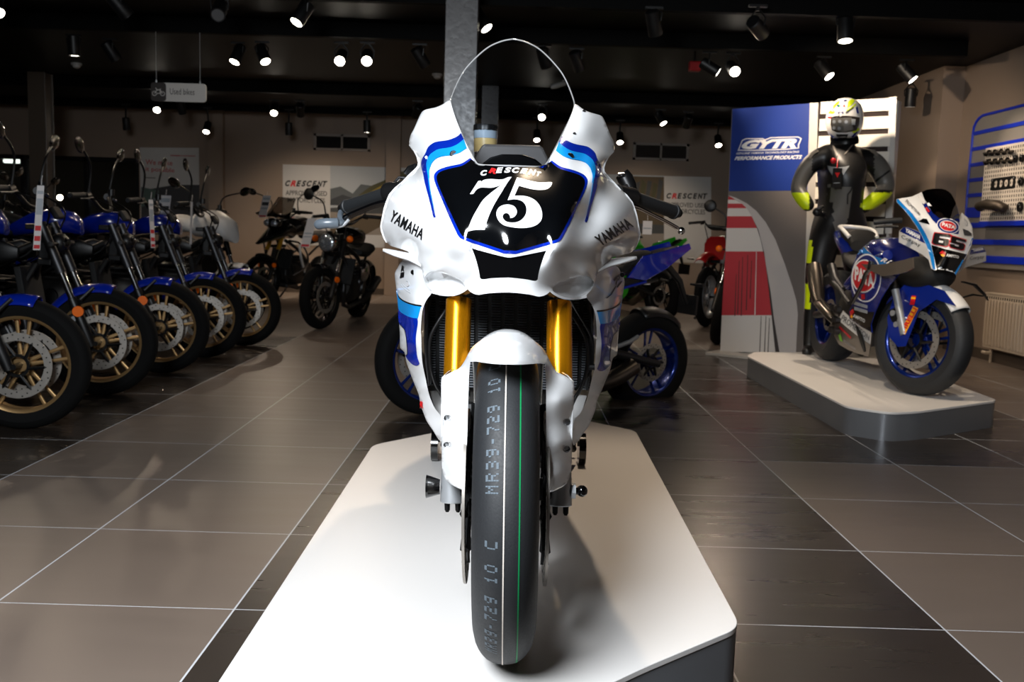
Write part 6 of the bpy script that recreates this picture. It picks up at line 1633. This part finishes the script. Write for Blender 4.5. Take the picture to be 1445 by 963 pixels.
row_labels = ['blue roadster with bronze wheels nearest the camera, its tank cut by the frame edge',
    'second blue roadster with bronze wheels from the camera, long paper tag on its bars',
    'blue roadster with bronze wheels standing in the middle of the row of five',
    'blue roadster with bronze wheels fourth from the camera in the row',
    'blue roadster with bronze wheels farthest from the camera in the row']
proto = street_bike('roadster_motorcycle', row_labels[0], row_group, steer=0., bar_w=.37, bar_h=1.08, mirror_h=1.36)
for i, (x, y) in enumerate(spots):
    o = proto if i == 0 else dup(proto, label=row_labels[i], group=row_group)
    place(o, x, y, R_(97 + (i % 2) * 1.5), R_(3))
# second row behind it, mostly hidden
for i, (x, y, a, lab) in enumerate(((-4.45, 6.5, 92, 'blue roadster in the second row, behind the second and third roadsters'), (-4.3, 8.6, 88, 'blue roadster in the second row, behind the last roadsters'), (-4.9, 10.4, 80, 'blue roadster standing far back by the interior window'))):
    o = dup(proto, label=lab, group='blue roadsters in the second row'); place(o, x, y, R_(a), R_(3))
tour = street_bike('touring_motorcycle', 'white and black touring motorcycle with wide mirrors behind the last roadster', None, 'tourer', 'satin_white', 'satin_white', 'black_metal', 'black_metal', 0, .36, 1.06, 1.26, mirror='wide')
place(tour, -2.52, 8.75, R_(70), R_(4))
adv = street_bike('adventure_motorcycle', 'black adventure motorcycle with gold forks and hand guards by the back wall poster', None, 'adventure', 'black_gloss', 'black_satin', 'black_metal', 'yellow_gold', R_(-16), .40, 1.14, 1.42, 1.45, mirror='wide')
place(adv, -3.12, 12.0, R_(-17), R_(5))
cru = street_bike('cruiser_motorcycle', 'black cruiser with round headlight and two amber indicators by the back wall', None, 'cruiser', 'black_gloss', 'black_gloss', 'black_gloss', 'black_metal', R_(-20), .40, 1.08, 1.30, 1.48, mirror='round')
place(cru, -1.80, 9.05, R_(-4), R_(8))
spt = street_bike('sport_motorcycle', 'dark blue sport motorcycle parked sideways behind the white race motorcycle', None, 'sport', 'blue_paint', 'black_satin', 'blue_rim', 'black_metal', 0, .30, .95, 1.15, 1.46, mirror='')
place(spt, -.44, 4.95, R_(-58), R_(4))
grn = street_bike('green_motorcycle', 'bright green and black motorcycle behind the blue sport motorcycle', None, 'sport', 'green_paint', 'green_paint', 'black_metal', 'black_metal', 0, .32, 1.0, 1.2, 1.42, mirror='')
place(grn, 1.12, 12.9, R_(-150), R_(4))
dbk = street_bike('dirt_motorcycle', 'red dirt motorcycle half hidden by the blue display panel', None, 'dirt', 'red_paint', 'red_paint', 'alu', 'alu', R_(-12), .40, 1.16, 1.3, 1.46, .33)
place(dbk, 2.15, 10.5, R_(-20), R_(4))
cr2 = street_bike('chrome_cruiser', 'black and chrome cruiser in front of the red dirt motorcycle', None, 'cruiser', 'black_gloss', 'black_gloss', 'chrome', 'chrome', R_(10), .38, 1.05, 1.24, 1.5, mirror='round')
place(cr2, 1.90, 8.8, R_(-30), R_(6))
bpy.context.view_layer.update()
# paper price tags hung on bars
def tagat(label, top, bot, wpx, Y, tilt=0., bands=()):
    a, b = PY(*top, Y), PY(*bot, Y); w = wpx / FL * Y
    t = thing('hanging_price_tag', label, 'price tag', tuple(a), 'price tags hung on the handlebars')
    d = (b - a); s = Vector((math.cos(tilt), math.sin(tilt), 0)) * w / 2
    MB().add([a - s, a + s, b + s, b - s], [(0, 1, 2, 3)]).build('tag_sheet', 'tag_paper', t, smooth=False, solid=.0015)
    MB().tube([a + Vector((0, .02, .05)), a + Vector((0, .004, .004))], .0015, 6).build('tag_string', 'tag_paper', t)
    n = Vector((s.y, -s.x, 0)).normalized() * .002
    for t0, t1, m in bands:
        p, q = a + d * t0, a + d * t1
        MB().add([p - s * .85 + n, p + s * .85 + n, q + s * .85 + n, q - s * .85 + n], [(0, 1, 2, 3)]).build('tag_print', m, t, smooth=False, fixn=False)
B0 = ((.08, .13, 'decal_grey'), (.2, .45, 'decal_grey'), (.62, .70, 'tag_red'), (.78, .86, 'tag_red'), (.92, .98, 'tag_red'))
tagat('long narrow paper tag with red bands on the second roadster', (57.5, 262), (51.5, 353), 9, 4.78, .5, B0)
tagat('narrow paper tag with red bands on the fourth roadster', (212.5, 282), (216, 350), 7, 6.4, 1.0, B0)
tagat('narrow plain paper tag on the last roadster', (270.5, 285), (269, 345), 4, 7.2, 1.2, ())
tagat('broad paper tag with a black band above the touring motorcycle', (234, 276), (230, 308), 15, 7.9, .1, ((.12, .3, 'decal_grey'), (.46, .66, 'decal_black'), (.75, .85, 'decal_grey')))
tagat('broad paper tag with a black band on the black adventure motorcycle', (377, 276), (370, 307), 11, 11.6, 0, ((.1, .2, 'decal_grey'), (.3, .45, 'decal_black'), (.55, .62, 'decal_grey'), (.9, .97, 'tag_red')))
tagat('tall paper tag beside the amber indicator of the black cruiser', (441, 308), (430, 349), 13, 8.7, 0, ((.5, .55, 'decal_grey'), (.62, .66, 'decal_grey'), (.9, .98, 'tag_red')))
tagat('small white paper tag below the clutch lever of the white race motorcycle', (914, 312), (913, 331), 13, 7.8, 0, ((.5, .6, 'decal_grey'),))
tagat('small white paper tag with a red foot above the blue rear wheel', (914, 388), (913, 402), 9, 8.2, 0, ((.7, .9, 'tag_red'),))
# ------------------------------------------------------------------ ceiling spotlights
mk('lamp_black', (9, 9, 10), .45)
mk('lamp_glow', (255, 244, 226), .4, emit=(255, 244, 226), estr=22.)
mk('lamp_off', (150, 150, 150), .15, metal=.6)
WARM = (1., .80, .60)
def light(kind, loc, energy, col, d=None, **kw):
    l = bpy.data.lights.new('light', kind); l.energy = energy; l.color = col
    for k, v in kw.items(): setattr(l, k, v)
    o = bpy.data.objects.new('light', l); COL.objects.link(o); o.location = loc
    if d is not None: o.rotation_euler = Vector(d).to_track_quat('-Z', 'Y').to_euler()
    return o
def light_(px, py, e, c, d, size, col):
    k = 1.5 if py > 120 else (1.4 if px > 900 else .95)
    light('SPOT', c + d * .012, e * k, col, d, spot_size=math.radians(size), spot_blend=.7, shadow_soft_size=.035)
def spot(label, px, py, d, e=26., z=2.33, r=.05, L=.16, col=WARM, on=True, zr=2.482, size=75, straight=False):
    d = Vector(d).normalized()
    c = PY(px, py, 13.2) if straight else PZ(px, py, z)
    t = thing('ceiling_spotlight', label, 'spotlight', tuple(c), 'black ceiling spotlights')
    mid = c - d * L * .55
    h = MB().tube([c - d * L, c - d * L * .96, c - d * L * .5, c - d * .004, c], [r * .82, r * .95, r * .97, r, r * .98], 24)
    h.build('lamp_housing', 'lamp_black', t)
    MB().lathe([(r * .97, 0), (r * .97, .006), (r * .82, .006), (r * .82, 0), (r * .97, 0)], c, d, 24).build('lamp_bezel', 'lamp_black', t)
    MB().cyl(c - d * .002, c + d * .003, r * .86, n=24).build('lamp_lens', 'lamp_glow' if on else 'lamp_off', t)
    a = Vector((mid.x, mid.y, zr))
    mb = MB()
    if straight: mb.cyl(c - d * L, (a.x, a.y, zr), .012, n=10)
    else:
        s = d.cross(Vector((0, 0, 1))); s = s.normalized() if s.length > .05 else Vector((1, 0, 0))
        for q in (-1, 1): mb.tube([mid + s * q * r * 1.02, mid + s * q * r * 1.15 + Vector((0, 0, .05)), Vector((a.x, a.y, min(zr, mid.z + .11))) + s * q * .012], .006, 6)
        mb.cyl((a.x, a.y, min(zr, mid.z + .10)), (a.x, a.y, zr), .014, n=10)
    mb.box((a.x, a.y, zr + .008), (.12, .03, .016)).build('lamp_bracket', 'lamp_black', t, smooth=False)
    if e: light_(px, py, e, c, d, size, col)
    if 0: light('SPOT', c + d * .012, e, col, d, spot_size=math.radians(size), spot_blend=.7, shadow_soft_size=.035)
    return t
spot('glaring spotlight cut by the upper left corner of the frame', -3, 18, (.5, -.5, -.7), 26)
spot('dark spotlight turned to the back, left of the grey-lensed spotlight', 180, 22, (.5, .45, -.7), 26)
spot('switched-off spotlight showing its round grey lens', 307.5, 21, (.12, -.8, -.55), 0, on=False)
spot('lit spotlight leaning left above the pair over the hanging sign', 418.5, 31, (-.4, -.4, -.8), 26)
spot('dark straight spotlight hanging by the left column', 105, 78, (0, .1, -1), 22)
spot('dark tilted spotlight right of the left column', 164, 84, (.4, .4, -.8), 22)
spot('lit spotlight leaning left, of the splayed pair right of the hanging sign', 331, 87, (-.25, -.4, -.85), 24)
spot('lit spotlight leaning right, of the splayed pair right of the hanging sign', 374.5, 86.5, (.4, -.4, -.8), 24)
spot('lit round spotlight facing the camera, left one of the bright pair', 479.5, 86, (.02, -.85, -.5), 24)
spot('lit round spotlight facing the camera, right one of the bright pair', 517.5, 86, (.08, -.85, -.5), 24)
spot('dark tilted spotlight just left of the near steel column', 600, 92, (.5, .4, -.75), 24)
spot('lit narrow spotlight just right of the near steel column', 686.5, 39.5, (.55, -.25, -.75), 24)
spot('dark spotlight seen through the clear windscreen', 771, 94, (.3, .45, -.8), 22)
spot('dark spotlight just outside the windscreen edge', 818, 98, (.35, .45, -.75), 22)
spot('dark spotlight high above the right clutch lever', 925, 48, (.25, .45, -.8), 22)
spot('dark spotlight with a bracket high before the blue display panel', 1076, 47, (.62, .72, -.32), 120, size=62)
spot('large lit spotlight with a tall black body above the helmet', 1193, 57, (.0, -.22, -1), 45, r=.055, L=.19)
spot('lit spotlight facing sideways beside the red alarm box', 1013, 102, (.8, -.15, -.5), 30)
spot('lit bright spotlight right of the red alarm box', 1037, 101, (.05, -.9, -.45), 24)
spot('lit oval spotlight between the display wall and the ceiling', 1170, 107.5, (.45, -.5, -.75), 34)
spot('lit slim spotlight by the wall pillar', 1288, 112, (.55, -.35, -.75), 30)
spot('dark straight spotlight hanging before the right wall pillar', 1284, 150, (.03, .1, -1), 14, z=2.22)
spot('dark spotlight left of the blue display panel', 968, 178, (-.1, .62, -.55), 45)
spot('lit straight spotlight left of the blue display panel, over the right poster', 1014, 205, (0, -.6, -.8), 20, zr=2.52, straight=True)
spot('lit straight spotlight over the pale air vent', 875, 201, (0, -.6, -.8), 20, zr=2.52, straight=True)
spot('lit oval spotlight above the right air vent', 936, 174, (.4, -.4, -.82), 18)
spot('lit round spotlight in the windscreen, upper of the two', 764.5, 165.5, (-.05, -.85, -.5), 18)
spot('lit round spotlight in the windscreen, lower of the two', 757.5, 197.5, (0, -.6, -.8), 18, zr=2.52, straight=True)
spot('lit spotlight below the hanging sign', 221.5, 155, (.15, -.75, -.6), 18)
spot('dark spotlight half behind the hanging sign', 258, 160, (.1, .4, -.9), 18)
spot('dark straight spotlight above the red-lettered poster', 179, 183, (0, .2, -1), 14, zr=2.52, straight=True)
spot('lit straight spotlight right of the red-lettered poster', 291, 186, (0, -.6, -.8), 18, zr=2.52, straight=True)
spot('lit round spotlight above the left air vent', 386.5, 159.5, (.12, -.75, -.62), 18)
spot('dark spotlight beside the small smoke detector', 424, 162, (-.1, .62, -.55), 45)
spot('dim straight spotlight left of the left air vent', 408, 190, (0, .16, -1), 70, zr=2.52, straight=True, size=55)
spot('lit straight spotlight in front of the left air vent', 518, 186.5, (.02, .05, -1), 60, zr=2.52, straight=True, size=55)
spot('dark spotlight left of the near column, on the third rail', 586, 163, (-.3, .62, -.5), 40)
spot('small glint of a spotlight behind the left column', 78, 181, (.1, -.5, -.85), 10, zr=2.52)
# warm lamp out of view over the platform
light('SPOT', (.30, 3.65, 2.45), 80, (1, .78, .56), (-.02, -1.25, -2.2), spot_size=1.5, spot_blend=.7, shadow_soft_size=.03)
light('SPOT', (.9, 4.0, 2.45), 130, (1, .82, .62), (1.3, 1.5, -1.9), spot_size=1.0, spot_blend=.7, shadow_soft_size=.03)  # unseen spot added to brighten the blue race motorcycle
light('SPOT', (2.2, 4.2, 2.45), 40, (1, .80, .58), (.05, 1.4, -1.8), spot_size=1.3, spot_blend=.7, shadow_soft_size=.03)

# ------------------------------------------------------------------ ceiling fittings
mk('plastic_white', (205, 203, 198), .4)
mk('alarm_red', (170, 18, 24), .4)
for lab, px, py in (('white smoke detector by the left column', 108, 92), ('white smoke detector just left of the near steel column', 617, 107), ('small white smoke detector before the left poster', 458, 155)):
    c = PZ(px, py, CEIL - .02)
    t = thing('smoke_detector', lab, 'smoke detector', (c.x, c.y, CEIL - .05), 'smoke detectors on the ceiling')
    MB().tube([(c.x, c.y, CEIL - .0), (c.x, c.y, CEIL - .02), (c.x, c.y, CEIL - .022)], [.055, .055, .05], 24).build('detector_base', 'plastic_white', t)
    MB().tube([(c.x, c.y, CEIL - .022), (c.x, c.y, CEIL - .04), (c.x, c.y, CEIL - .052)], [.04, .038, .02], 24).build('detector_head', 'plastic_white', t)
c = PZ(788, 121, CEIL - .06)
t = thing('ceiling_sensor', 'small white ceiling sensor seen through the windscreen', 'sensor', tuple(c))
MB().tube([(c.x + .05, c.y, CEIL), (c.x + .05, c.y, c.z + .02)], .012, 8).build('sensor_stem', 'plastic_white', t)
MB().tube([c + Vector((-.08, 0, -.02)), c + Vector((-.02, 0, .0)), c + Vector((.05, 0, .025)), c + Vector((.08, 0, .02))], [.02, .03, .028, .015], 14).build('sensor_head', 'plastic_white', t)
c = PZ(980, 94, 2.47)
t = thing('alarm_box', 'small red alarm box hanging from the ceiling', 'alarm', tuple(c))
MB().box(c, (.10, .08, .085)).build('alarm_case', 'alarm_red', t, smooth=False, bevel=.01)
MB().cyl((c.x, c.y, c.z + .04), (c.x, c.y, CEIL), .012, n=10).build('alarm_stem', 'lamp_black', t)
# hanging sign
mk('sign_silver', (222, 217, 210), .4)
mk('sign_dark', (62, 56, 54), .45)
SY = 7.9
sp_ = lambda x, y: PY(x / 4.516, y / 4.516, SY)
cs = sp_(1140, 590)
t = thing('hanging_sign', 'silver sign reading Used bikes hanging from the ceiling on two wires', 'sign', tuple(cs))
w_, h_ = (sp_(1315, 590) - sp_(965, 590)).x, (sp_(1140, 530) - sp_(1140, 648)).z
P = rounded([(-w_ / 2, -h_ / 2), (w_ / 2, -h_ / 2), (w_ / 2, h_ / 2), (-w_ / 2, h_ / 2)], h_ * .2)
MB().prism(P, lambda x, z, q: cs + Vector((x, q - .008, z)), .016).build('sign_board', 'sign_silver', t, smooth=False)
wd = w_ * .275
P = rounded([(-w_ / 2, -h_ / 2), (-w_ / 2 + wd, -h_ / 2), (-w_ / 2 + wd, h_ / 2), (-w_ / 2, h_ / 2)], h_ * .18)
MB().prism(P, lambda x, z, q: cs + Vector((x, q - .0105, z)), .002).build('sign_field', 'sign_dark', t, smooth=False)
tx0, tx1 = -w_ * .155, w_ * .29
flat_text('Used bikes', [cs + Vector((x, -.009, z)) for x, z in ((tx0, -.018), (tx1, -.018), (tx1, .030), (tx0, .030))], 'sign_dark', t, n=(0, -1, 0))
ic = MB(); ix = -w_ / 2 + wd / 2
for dx in (-.032, .032): ic.tube([cs + Vector((ix + dx + .017 * math.cos(a_), -.0115, -.014 + .017 * math.sin(a_))) for a_ in [2 * PI * k / 14 for k in range(14)]], .0028, 5, closed=True)
for pts in ([(-.032, -.014), (-.012, .012), (.014, .014), (.032, -.014)], [(-.018, .018), (.0, .014), (.02, .022)], [(-.01, -.014), (.012, -.012), (.014, .01)], [(-.022, .03), (-.01, .012)]): ic.tube([cs + Vector((ix + x, -.0115, z)) for x, z in pts], .0032, 5)
ic.build('sign_emblem', 'sign_silver', t)
for x in (-w_ / 2 + .04, w_ / 2 - .05):
    MB().cyl(cs + Vector((x, 0, h_ / 2 - .002)), Vector((cs.x + x, cs.y, CEIL)), .0025, n=6).cyl(cs + Vector((x, 0, h_ / 2 - .004)), cs + Vector((x, 0, h_ / 2 + .02)), .007, n=8).build('sign_wire', 'alu', t)

# ------------------------------------------------------------------ back wall: vents and printed panels
BY = BACK
mk('vent_frame', (150, 140, 132), .5)
mk('vent_slat', (78, 70, 66), .5)
def vent(label, x0, y0, x1, y1, slat):
    a, b = PY(x0, y1, BY), PY(x1, y0, BY); c = (a + b) / 2; w, h = abs(b.x - a.x), abs(b.z - a.z) - .02
    t = thing('air_vent', label, 'vent', (c.x, BY, c.z), 'air vents on the back wall')
    f = MB()
    for x in (-w / 2 + .02, 0, w / 2 - .02): f.box((c.x + x, BY - .016, c.z), (.04 if x else .03, .032, h))
    for z in (-h / 2 + .018, h / 2 - .018): f.box((c.x, BY - .016, c.z + z), (w, .032, .036))
    f.build('vent_frame', 'vent_frame', t, smooth=False, bevel=.003)
    MB().box((c.x, BY - .003, c.z), (w - .04, .004, h - .04)).build('vent_back', 'void_dark', t, smooth=False)
    s = MB(); n = 7
    for k in range(n): s.box((c.x, BY - .016, c.z - h / 2 + .04 + (h - .08) * (k + .5) / n), (w - .05, .02, .005), Matrix.Rotation(.6, 3, 'X'))
    s.build('vent_slat', slat, t, smooth=False)
vent('dark air vent on the back wall above the left poster', 443, 190, 523, 213, 'void_dark')
vent('pale air vent on the back wall above the right poster', 892.5, 202.5, 972.5, 226.5, 'vent_slat')
mk('poster_white', (206, 204, 202), .5)
mk('hill_dark', (52, 56, 62), .6); mk('hill_mid', (86, 92, 96), .6); mk('grass_gold', (150, 128, 44), .7); mk('grass_dark', (78, 76, 48), .7); mk('road_grey', (150, 140, 130), .6); mk('wall_stone', (70, 72, 74), .7); mk('sky_pale', (176, 182, 188), .6); mk('rider_dark', (24, 24, 28), .6); mk('text_grey', (92, 90, 90), .5); mk('poster_dark', (62, 62, 66), .5); mk('poster_green', (92, 112, 104), .5); mk('text_red', (186, 60, 62), .5); mk('bark_brown', (92, 78, 58), .7)
def wq(x, y, lift): p = PY(x, y, BY - lift); return p
def wpoly(name, P, m, lift, parent, th=.001):
    Q = [wq(x, y, lift) for x, y in P]; tri = geometry.tessellate_polygon([[Vector((q.x, q.z, 0)) for q in Q]])
    return MB().add(Q, [tuple(t_) for t_ in tri]).build(name, m, parent, smooth=False, solid=th)
def wtext(s, q, m, lift, parent, **kw):
    V_, F_ = text_mesh(s, **kw); return MB().add([wq(*bil(q, u, v), lift) for u, v in V_], F_).build('lettering', m, parent, smooth=False, fixn=False)
def crescent(parent, q, lift):
    ws = [('C', 0, .13), ('R', .125, .265), ('E', .26, .385), ('S', .385, .505), ('C', .505, .635), ('E', .635, .755), ('N', .755, .885), ('T', .875, 1.)]
    for ch_, a, b in ws: wtext(ch_, [bil(q, a, 0), bil(q, b - .012, 0), bil(q, b - .012, 1), bil(q, a, 1)], 'decal_red' if ch_ == 'R' else 'decal_black', lift, parent, bold=.05, shear=.25)
def landscape(parent, x0, y0, x1, y1, lift, rider=True):
    f = lambda u, v: bil([(x0, y1), (x1, y1 + (x1 - x0) * .028), (x1, y0 + (x1 - x0) * .028), (x0, y0)], u, v)
    g = lambda n, P, m, l: wpoly(n, [f(*p) for p in P], m, lift + l, parent)
    g('print_field', [(0, 0), (1, 0), (1, 1), (0, 1)], 'sky_pale', 0)
    g('print_shape', [(0, .42), (0, .66), (.1, .70), (.22, .60), (.30, .74), (.42, .72), (.5, .5), (.5, .42)], 'hill_mid', .001)
    g('print_shape', [(0, .42), (0, .50), (.12, .58), (.25, .52), (.34, .60), (.40, .42)], 'hill_dark', .0015)
    g('print_shape', [(.18, .42), (.28, .58), (.4, .72), (.52, .80), (.66, .93), (.8, .98), (1, .96), (1, .42)], 'grass_dark', .002)
    g('print_shape', [(.3, .48), (.42, .66), (.54, .76), (.62, .70), (.70, .86), (.78, .80), (.72, .6), (.62, .52), (.5, .46)], 'grass_gold', .0025)
    g('print_shape', [(.78, .55), (.86, .8), (.95, .88), (.99, .7), (.92, .55)], 'grass_gold', .0025)
    g('print_shape', [(0, .38), (1, .52), (1, .30), (0, .30)], 'wall_stone', .003)
    g('print_shape', [(0, 0), (1, 0), (1, .33), (.4, .31), (0, .32)], 'road_grey', .0032)
    g('print_shape', [(0, 0), (.35, .0), (.6, .22), (.3, .28), (0, .16)], 'bark_brown', .0036)
    if rider: g('rider_print', [(.60, .30), (.59, .52), (.63, .60), (.655, .61), (.65, .70), (.665, .76), (.69, .76), (.705, .70), (.70, .62), (.75, .58), (.78, .48), (.77, .34)], 'rider_dark', .004)
p1 = thing('wall_poster', 'left wall poster reading Approved used motorcycles with a mountain road picture', 'poster', tuple(wq(500, 320, 0)), 'used motorcycle posters')
wpoly('poster_sheet', [(399, 232), (610, 238), (610, 352), (399, 345)], 'poster_white', .008, p1, .006)
landscape(p1, 466, 234, 610, 330, .009)
crescent(p1, [(402, 263), (462, 264), (463, 255.5), (403, 254.5)], .011)
wtext('APPROVED USED', [(403, 275.5), (461.5, 277), (461.5, 270), (403, 268.5)], 'text_grey', .011, p1, bold=.02)
wtext('MOTORCYCLES', [(406, 285.5), (458.5, 287), (458.5, 280), (406, 278.5)], 'text_grey', .011, p1, bold=.02)
p2 = thing('wall_poster', 'right wall poster reading Approved used motorcycles beside the blue display panel', 'poster', tuple(wq(960, 330, 0)), 'used motorcycle posters')
wpoly('poster_sheet', [(790, 245), (1003.5, 250), (1003.5, 372), (790, 366)], 'poster_white', .008, p2, .006)
landscape(p2, 790, 244, 937, 366, .009, False)
wpoly('print_shape', [(880, 248.5), (937, 250), (937, 318), (880, 314)], 'bark_brown', .0142, p2)
for k in range(7): wpoly('print_shape', [(882 + 8 * k, 252 + 3 * (k % 3)), (888 + 8 * k, 256 + 4 * (k % 2)), (880 + 8 * k, 300), (876 + 8 * max(k, 1), 296)], 'grass_dark' if k % 2 else 'wall_stone', .0148, p2)
crescent(p2, [(940.5, 280.5), (999, 281), (999, 273), (940.5, 272.5)], .011)
wtext('APPROVED USED', [(942, 292), (998, 293.5), (998, 287), (942, 285.5)], 'text_grey', .011, p2, bold=.02)
wtext('MOTORCYCLES', [(945, 301), (995, 303), (995, 296), (945, 294.5)], 'text_grey', .011, p2, bold=.02)
p3 = thing('wall_poster', 'poster with red lettering We make it possible on the back wall', 'poster', tuple(wq(240, 330, 0)))
Q5 = lambda P: zm(180, 160, 4.815, P)
wpoly('poster_sheet', Q5([(82, 232), (484, 235), (488, 720), (90, 715)]), 'poster_white', .008, p3, .006)
wpoly('print_field', Q5([(94, 525), (320, 486), (488, 486), (488, 718), (92, 714)]), 'poster_dark', .009, p3)
wpoly('print_field', Q5([(92, 500), (215, 525), (190, 600), (92, 640)]), 'poster_green', .0095, p3)
wtext('We make', Q5([(122, 348), (305, 355), (305, 320), (122, 313)]), 'text_red', .010, p3, bold=.01)
wtext('it possible', Q5([(122, 402), (318, 412), (318, 372), (122, 362)]), 'text_red', .010, p3, bold=.01)
for P in ([(290, 283), (360, 285), (360, 292), (290, 290)], [(365, 286), (460, 288), (460, 293), (365, 291)]): wpoly('small_print', Q5(P), 'text_red', .010, p3)
wpoly('small_print', Q5([(120, 434), (190, 437), (190, 443), (120, 440)]), 'text_grey', .010, p3)
# dim room beyond the interior window
mk('tube_glow', (250, 252, 240), .4, emit=(250, 252, 240), estr=5.)
a, b = PY(6, 227, 16.5), PY(36, 228, 16.5)
t = thing('strip_light', 'bright strip light in the dim room beyond the interior window', 'light', tuple((a + b) / 2))
MB().cyl(a, b, .035, n=12).build('light_tube', 'tube_glow', t); MB().box((a + b) / 2 + Vector((0, 0, .05)), (abs(b.x - a.x) + .1, .12, .05)).build('light_body', 'plastic_white', t, smooth=False)
for q in (.2, .8): MB().cyl(a + (b - a) * q + Vector((0, 0, .05)), Vector((*(a + (b - a) * q).xy, CEIL)), .006, n=6).build('light_wire', 'alu', t)
mk('spark_glow', (255, 240, 215), .4, emit=(255, 240, 215), estr=14.)
c = PY(84.5, 279, 12.0)
t = thing('reflection_glow', 'small round glow added for a lamp reflection far behind the second roadster', 'glow', (c.x, c.y, 0))  # glowing ball on an added stand, in place of a lamp's reflection
MB().ell(c, (.035, .035, .035), 16, 10).build('glow_ball', 'spark_glow', t)
MB().cyl((c.x, c.y, .02), (c.x, c.y, c.z - .03), .012, n=10).build('glow_pole', 'lamp_black', t)
MB().tube([(c.x, c.y, 0), (c.x, c.y, .015), (c.x, c.y, .02)], [.15, .15, .05], 24).build('glow_base', 'lamp_black', t)
# ------------------------------------------------------------------ camera, light, view
cam = bpy.data.cameras.new('camera'); co = bpy.data.objects.new('camera', cam); COL.objects.link(co)
cam.sensor_width = 36; cam.lens = FL / FW * 36; cam.clip_start = .05
Rm = Matrix((CRt, CU, -CF)).transposed()
co.matrix_world = Matrix.Translation(CO) @ Rm.to_4x4()
cam.dof.use_dof = True; cam.dof.focus_distance = 1.85; cam.dof.aperture_fstop = 9.
SC.camera = co
def lamp(kind, loc, energy, col, target=None, **kw):
    l = bpy.data.lights.new('light', kind); l.energy = energy; l.color = col
    for k, v in kw.items(): setattr(l, k, v)
    o = bpy.data.objects.new('light', l); COL.objects.link(o); o.location = loc
    if target is not None: o.rotation_euler = (Vector(target) - Vector(loc)).to_track_quat('-Z', 'Y').to_euler()
    return o
lamp('AREA', (-.82, .14, 1.95), 150, (.90, .95, 1.), (0., 1.95, .6), shape='DISK', size=1.05)
w = bpy.data.worlds.new('world'); SC.world = w; w.use_nodes = True
w.node_tree.nodes['Background'].inputs[0].default_value = (.9, .85, .8, 1); w.node_tree.nodes['Background'].inputs[1].default_value = .02
SC.view_settings.view_transform = 'Standard'; SC.view_settings.look = 'None'; SC.view_settings.gamma = 1; SC.view_settings.exposure = 0
SC.view_settings.use_curve_mapping = False
SC.cycles.use_denoising = True
SC.cycles.max_bounces = 8; SC.cycles.transparent_max_bounces = 12; SC.cycles.caustics_reflective = False; SC.cycles.caustics_refractive = False
SC.cycles.sample_clamp_indirect = 6
